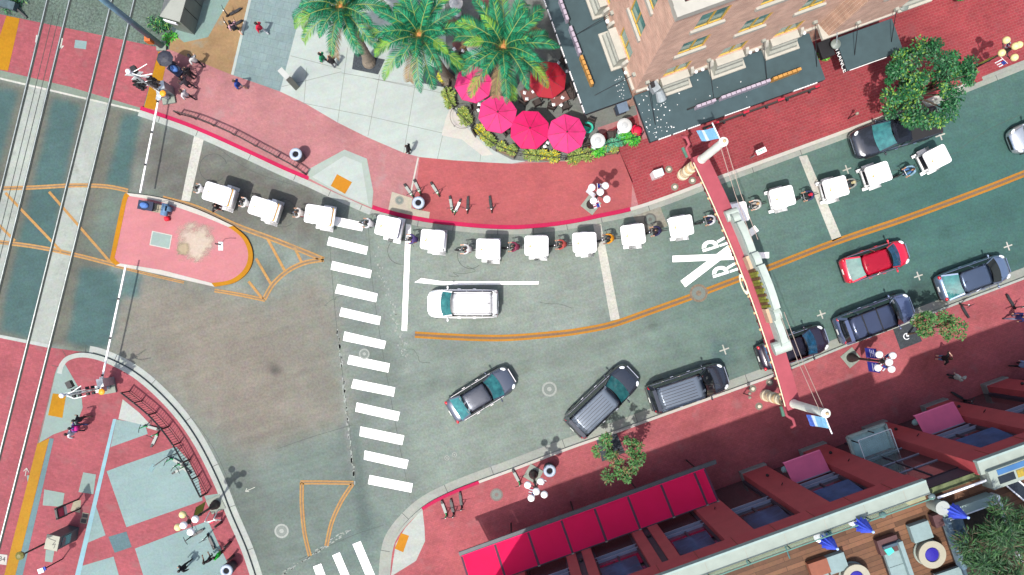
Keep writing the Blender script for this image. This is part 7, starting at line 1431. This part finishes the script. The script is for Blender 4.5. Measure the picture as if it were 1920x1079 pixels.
# glass entrance canopy
g = thing('glass_canopy', None, None); g.parent = hS; b = MB(); b.box((6.55, .25, 4.05), (2.25, 1.45, .10)); b.build('deck_plate', mat('plate_teal', A(150, 186, 186, 1.0), .7, .2, 2.5, detail=8), g)
for p, q in (((5.4, .98, 4.2), (7.7, .98, 4.2)), ((5.4, -.5, 4.2), (5.4, .98, 4.2)), ((7.7, -.5, 4.2), (7.7, .98, 4.2))): b = MB(); b.bar(p, q, .14, .22); b.build('edge_beam', CAPF, g)
gl = mat('canopy_glass', (.30, .45, .45), .05, 0, alpha=.22)
b = MB(); b.box((6.6, .1, 5.0), (1.95, 1.5, .02)); b.build('glass_sheet', gl, g)
for p, q in (((5.62, .85, 5.02), (7.58, .85, 5.02)), ((5.62, -.62, 5.02), (7.58, -.62, 5.02)), ((5.62, -.62, 5.02), (5.62, .85, 5.02)), ((7.58, -.62, 5.02), (7.58, .85, 5.02))): b = MB(); b.bar(p, q, .03); b.build('glass_edge', BANW, g)
for x, y in ((5.6, .7), (6.6, .95), (5.6, -.3)): b = MB(); b.bar((x, y, 4.1), (x + .02, y, 5.0), .05); b.build('glass_clamp', SIGB, g)
# roof deck
DZ = 11.2
DECK = paving('deck_boards', A(136, 96, 70), .12, .16, brick=(2.4, .24, .01, A(70, 46, 34), .37), ang=R(19.8), hv=.75, rough=.6)
b = MB(); b.box(((UL + UR) / 2, -7.9, DZ - .06), (UR - UL, 14.4, .12)); b.build('deck', DECK, hS)
b = MB(); b.box(((UL + 5.4) / 2, -.82, DZ + .02), (5.4 - UL, .42, .04)); b.build('gutter_strip', mat('gutter_olive', A(190, 196, 156), .7, .15, 3), hS)
GL2 = mat('rail_glass', (.30, .55, .48), .05, 0, alpha=.30)
for k in range(14):
    a = UL + 1.0 + k * 2.02
    if a + 2 > 5.5: break
    b = MB(); b.box((a + 1.0, -.66, DZ + .55), (1.94, .025, 1.1)); b.build('glass_panel', GL2, hS)
    b = MB(); b.bar((a, -.70, DZ), (a, -.70, DZ + 1.05), .06, .05); b.bar((a, -.7, DZ + .1), (a + .02, -1.15 if k % 2 == 0 else -1.5, DZ + .05), .05, .05); b.build('rail_post', mat('post_teal', (.03, .11, .11), .5, .1), hS)
b = MB(); b.bar((UL, -.66, DZ + 1.12), (5.3, -.66, DZ + 1.12), .05, .04); b.build('rail_cap', mat('rail_teal', A(120, 176, 160), .3, .1, 2), hS)
b = MB(); b.bar((5.7, -.95, DZ + .55), (8.3, -.95, DZ + .55), .10, .08); b.build('balustrade_rail', BANW, hS); b = MB(); b.box((6.9, -.75, DZ + .1), (2.7, .34, .06)); b.build('moss_gutter', mat('moss', (.09, .11, .05), .9, .5, 3), hS)
g = thing('roof_showcase', None, None); g.parent = hS; b = MB(); b.box((13, -.9, DZ + .5), (9.6, .9, .9)); b.bevel(.03, 1); b.build('case', CAPM, g); b = MB(); b.box((13.1, -.62, DZ + .965), (9.0, .26, .03)); b.build('blue_strip', mat('strip_blue', (.04, .12, .26), .4, .1), g)
for k in range(9): b = MB(); b.box((8.95 + k * .92, -1.0, DZ + .965), (.8, .36, .03)); b.build('display_pane', (G_DARK if k % 2 == 0 else mat('display_yellow', (.38, .26, .02), .6, .8, 3, var2=(.05, .06, .03))), g)
# deck furniture (each its own thing)
def dl(px, py, z=DZ + .3): p = G(px, py, z); p.z = DZ; return p
UBL = mat('umbrella_blue', (.05, .09, .60), .6, .25, 4)
for px, py, l in ((1552, 1017, 'closed blue umbrella on the roof terrace, leftmost'), (1617, 986, 'closed blue umbrella on the roof terrace, middle one by the glass rail'), (1790, 960, 'closed blue umbrella on the roof terrace beside the white round top')):
    o = thing('closed_umbrella', l, 'umbrella', dl(px, py, DZ + 1.0), 0, 'closed blue umbrellas on the terrace'); b = MB(); n = 20
    rings = []
    for t in range(8):
        f = t / 7; zz = .85 + 1.15 * f; r_ = .28 * (1 - f) ** .8 + .04; rings.append([b.bm.verts.new((r_ * (1 + .22 * (j % 2 * 2 - 1) * (1 - f)) * math.cos(2 * math.pi * j / n), r_ * (1 + .22 * (j % 2 * 2 - 1) * (1 - f)) * math.sin(2 * math.pi * j / n), zz)) for j in range(n)])
    for r1, r2 in zip(rings, rings[1:]):
        for j in range(n): b.bm.faces.new((r1[j], r1[(j + 1) % n], r2[(j + 1) % n], r2[j]))
    b.build('folded_cloth', UBL, o); b = MB(); b.tube([(0, 0, 0), (0, 0, 2.06)], .03, 8); b.build('pole', BANW, o); b = MB(); b.ball((0, 0, 2.06), .07, 8); b.build('finial', mat('finial_pale_blue', (.35, .5, .8), .5, 0), o); b = MB(); b.lathe([(.3, 0), (.3, .08), (.05, .12)], n=14); b.build('base', BANW, o)
UPH = mat('upholstery_pale', A(170, 196, 196), .85, .1, 4)
def softbox(nm, l, px, py, ang, sz, m_, c='ottoman', g=None, leg=True):
    o = thing(nm, l, c, dl(px, py, DZ + sz[2]), R(ang), g); b = MB(); b.box((0, 0, sz[2] * .62), (sz[0], sz[1], sz[2] * .76)); b.bevel(.05, 2); b.build('cushion', m_, o)
    b = MB(); b.box((0, 0, sz[2] * .14), (sz[0] * .94, sz[1] * .94, sz[2] * .2)); b.build('base', DKW, o); return o
softbox('ottoman', 'pale square ottoman above the round fire table', 1728, 998, 19, (.95, .85, .45), UPH); softbox('ottoman', 'pale square ottoman joined to the orange-brown box', 1570, 1057, 19, (.92, .85, .45), UPH); softbox('ottoman', 'pale ottoman at the bottom edge below the orange-brown box', 1541, 1082, 19, (.7, .5, .45), UPH)
softbox('side_box', 'orange-brown storage box on the terrace at the bottom', 1537, 1066, 19, (.95, .72, .48), mat('box_terracotta', A(176, 104, 76), .7, .12, 4), 'box'); softbox('side_box', 'dark maroon box at the head of the pale sofa', 1667, 1023, 19, (1.0, .75, .48), mat('box_maroon', A(112, 74, 76), .6, .12, 4), 'box'); softbox('side_box', 'dark box under the closed umbrella beside the white round top', 1766, 975, 19, (.75, .6, .5), mat('box_maroon', A(112, 74, 76), .6, .12, 4), 'box')
def sofa(l, px, py, ang, ln, pillow=None, m_=UPH):
    o = thing('sofa', l, 'sofa', dl(px, py, DZ + .45), R(ang)); b = MB(); b.box((0, 0, .15), (ln, .92, .24)); b.build('base', DKW, o)
    n = max(1, round(ln / .95))
    for i in range(n): b = MB(); b.box((-ln / 2 + (i + .5) * ln / n, .08, .36), (ln / n - .02, .72, .2)); b.bevel(.05, 2); b.build('cushion', m_, o, smooth=False)
    b = MB(); b.box((0, -.38, .5), (ln, .2, .5)); b.bevel(.05, 2); b.build('backrest', m_, o); b = MB(); b.box((ln / 2 - .08, 0, .45), (.14, .9, .42)); b.bevel(.04, 2); b.build('armrest', mat('arm_slate', A(88, 112, 130), .8, .1, 4), o)
    if pillow: b = MB(); b.box((ln / 2 - .3, .2, .54), (.34, .34, .14), rz=.3); b.bevel(.05, 2); q = b.build('pillow', pillow, None); tag(q, 'turquoise pillow lying on the pale sofa', 'pillow'); q.location = WM(o) @ q.location; q.rotation_euler.z = R(ang)
sofa('pale blue sofa running off the bottom edge with a turquoise pillow', 1683, 1060, 109, 2.3, mat('pillow_turquoise', (.06, .52, .40), .7, .05)); sofa('blue-stained pale sofa beside the terrace bamboo', 1800, 1012, -71, 2.6, None, mat('upholstery_stained', A(170, 196, 200), .85, .3, 2.2, var2=A(70, 112, 148))); sofa('pale bench at the bottom edge right of the fire table', 1785, 1086, 19, 1.4)
for px, py, l in ((1749, 1041, 'round white fire table with a blue glass centre, fully in view'), (1607, 1085, 'round white fire table cut by the bottom edge')):
    o = thing('fire_table', l, 'fire table', dl(px, py, DZ + .6), 0, 'round fire tables'); b = MB(); b.lathe([(.5, 0), (.62, .25), (.66, .50), (.66, .58), (.36, .58), (.34, .48)], n=32, caps=False); b.build('bowl', mat('table_cream', A(212, 206, 182), .6, .06, 3), o, smooth=False); b = MB(); b.lathe([(.36, .50), (.30, .55), (.1, .57)], n=24); b.build('glass_beads', mat('beads_blue', A(66, 56, 190), .3, .35, 25), o); b = MB(); b.lathe([(.64, .02), (.66, .1), (.62, .15)], n=28); b.build('foot_ring', CAPM, o)
o = thing('round_top', 'white round topped drum on the terrace above the dark box', 'drum table', dl(1767, 953, DZ + .9)); b = MB(); b.lathe([(.30, 0), (.32, .8), (.33, .9)], n=24); b.build('drum', CAPM, o); b = MB(); b.lathe([(.34, .9), (.34, .95)], n=24); b.build('lid', mat('lid_white', A(214, 222, 214), .6, .06, 3), o); b = MB(); b.bar((-.1, .1, .955), (.05, -.05, .955), .02, .01); b.bar((.05, -.05, .955), (.2, 0, .955), .02, .01); b.build('lid_mark', SIGM, o)
o = thing('planter_wall', 'pale planter ledge with white edging round the terrace bamboo', 'planter', dl(1840, 945, DZ + .6), R(19.8)); b = MB(); b.box((-.6, 0, .3), (2.6, .42, .6)); b.bevel(.02, 1); b.build('ledge', CAPF, o); b = MB(); b.box((.9, -1.6, .3), (.12, 3.4, .6)); b.build('side_edge', BANW, o); b = MB(); b.box((-.5, -2.2, .2), (2.6, 3.9, .3)); b.build('soil', SOIL, o); b = MB(); b.box((-.6, -.23, .58), (2.6, .06, .06)); b.build('edge_rail', BANW, o)
pp = dl(1878, 1015, DZ + .8); tree('terrace_bamboo', (1868, 1002), DZ + .2, (1888, 1030), DZ + 2.2, 1.9, 'dark feathery bamboo clump on the roof terrace at the bottom right corner', 'bamboo', 12, 42, 190, .36, (.56, .30, .14), zr=.9, clr=(.3, .75), trunk=.06, lw=.13)
o = thing('stair_frame', 'white framed glass stair strip at the right edge of the terrace', 'stair', dl(1912, 915, DZ + .5), R(-40)); b = MB(); b.box((0, 0, .2), (2.6, .5, .1)); b.build('glass_treads', G_DARK, o)
for y in (-.28, .28): b = MB(); b.bar((-1.3, y, .28), (1.3, y, .28), .06); b.build('edge_rail', BANW, o)
for px, py, l in ((1656, 966, 'small dome lamp by the middle closed umbrella'), (1748, 932, 'small dome lamp at the end of the terrace rail'), (1555, 1002, 'small dome lamp above the leftmost closed umbrella')):
    o = thing('dome_lamp', l, 'lamp', dl(px, py, DZ + .6), 0, 'small dome lamps on the terrace'); b = MB(); b.ball((0, 0, .55), .17, 12); b.build('dome', mat('dome_slate', (.12, .17, .18), .3, .1), o, smooth=True); b = MB(); b.tube([(0, 0, 0), (0, 0, .5)], .03, 6); b.build('stem', SIGB, o)
# dark parasol at the right edge of the lower pavement
o = thing('pavement_parasol', 'near-black parasol at the right edge in the shade of the red building', 'parasol', G(1905, 722, HS), 0); b = MB(); b.lathe([(.95, 2.2), (.5, 2.45), (.02, 2.6)], n=8, caps=False); b.build('canopy', mat('parasol_black', (.012, .012, .014), .7, .2, 4), o); b = MB(); b.tube([(0, 0, 0), (0, 0, 2.62)], .025, 6); b.build('pole', SIGB, o); b = MB(); b.lathe([(.28, 0), (.28, .06)], n=12); b.build('base', SIGB, o)
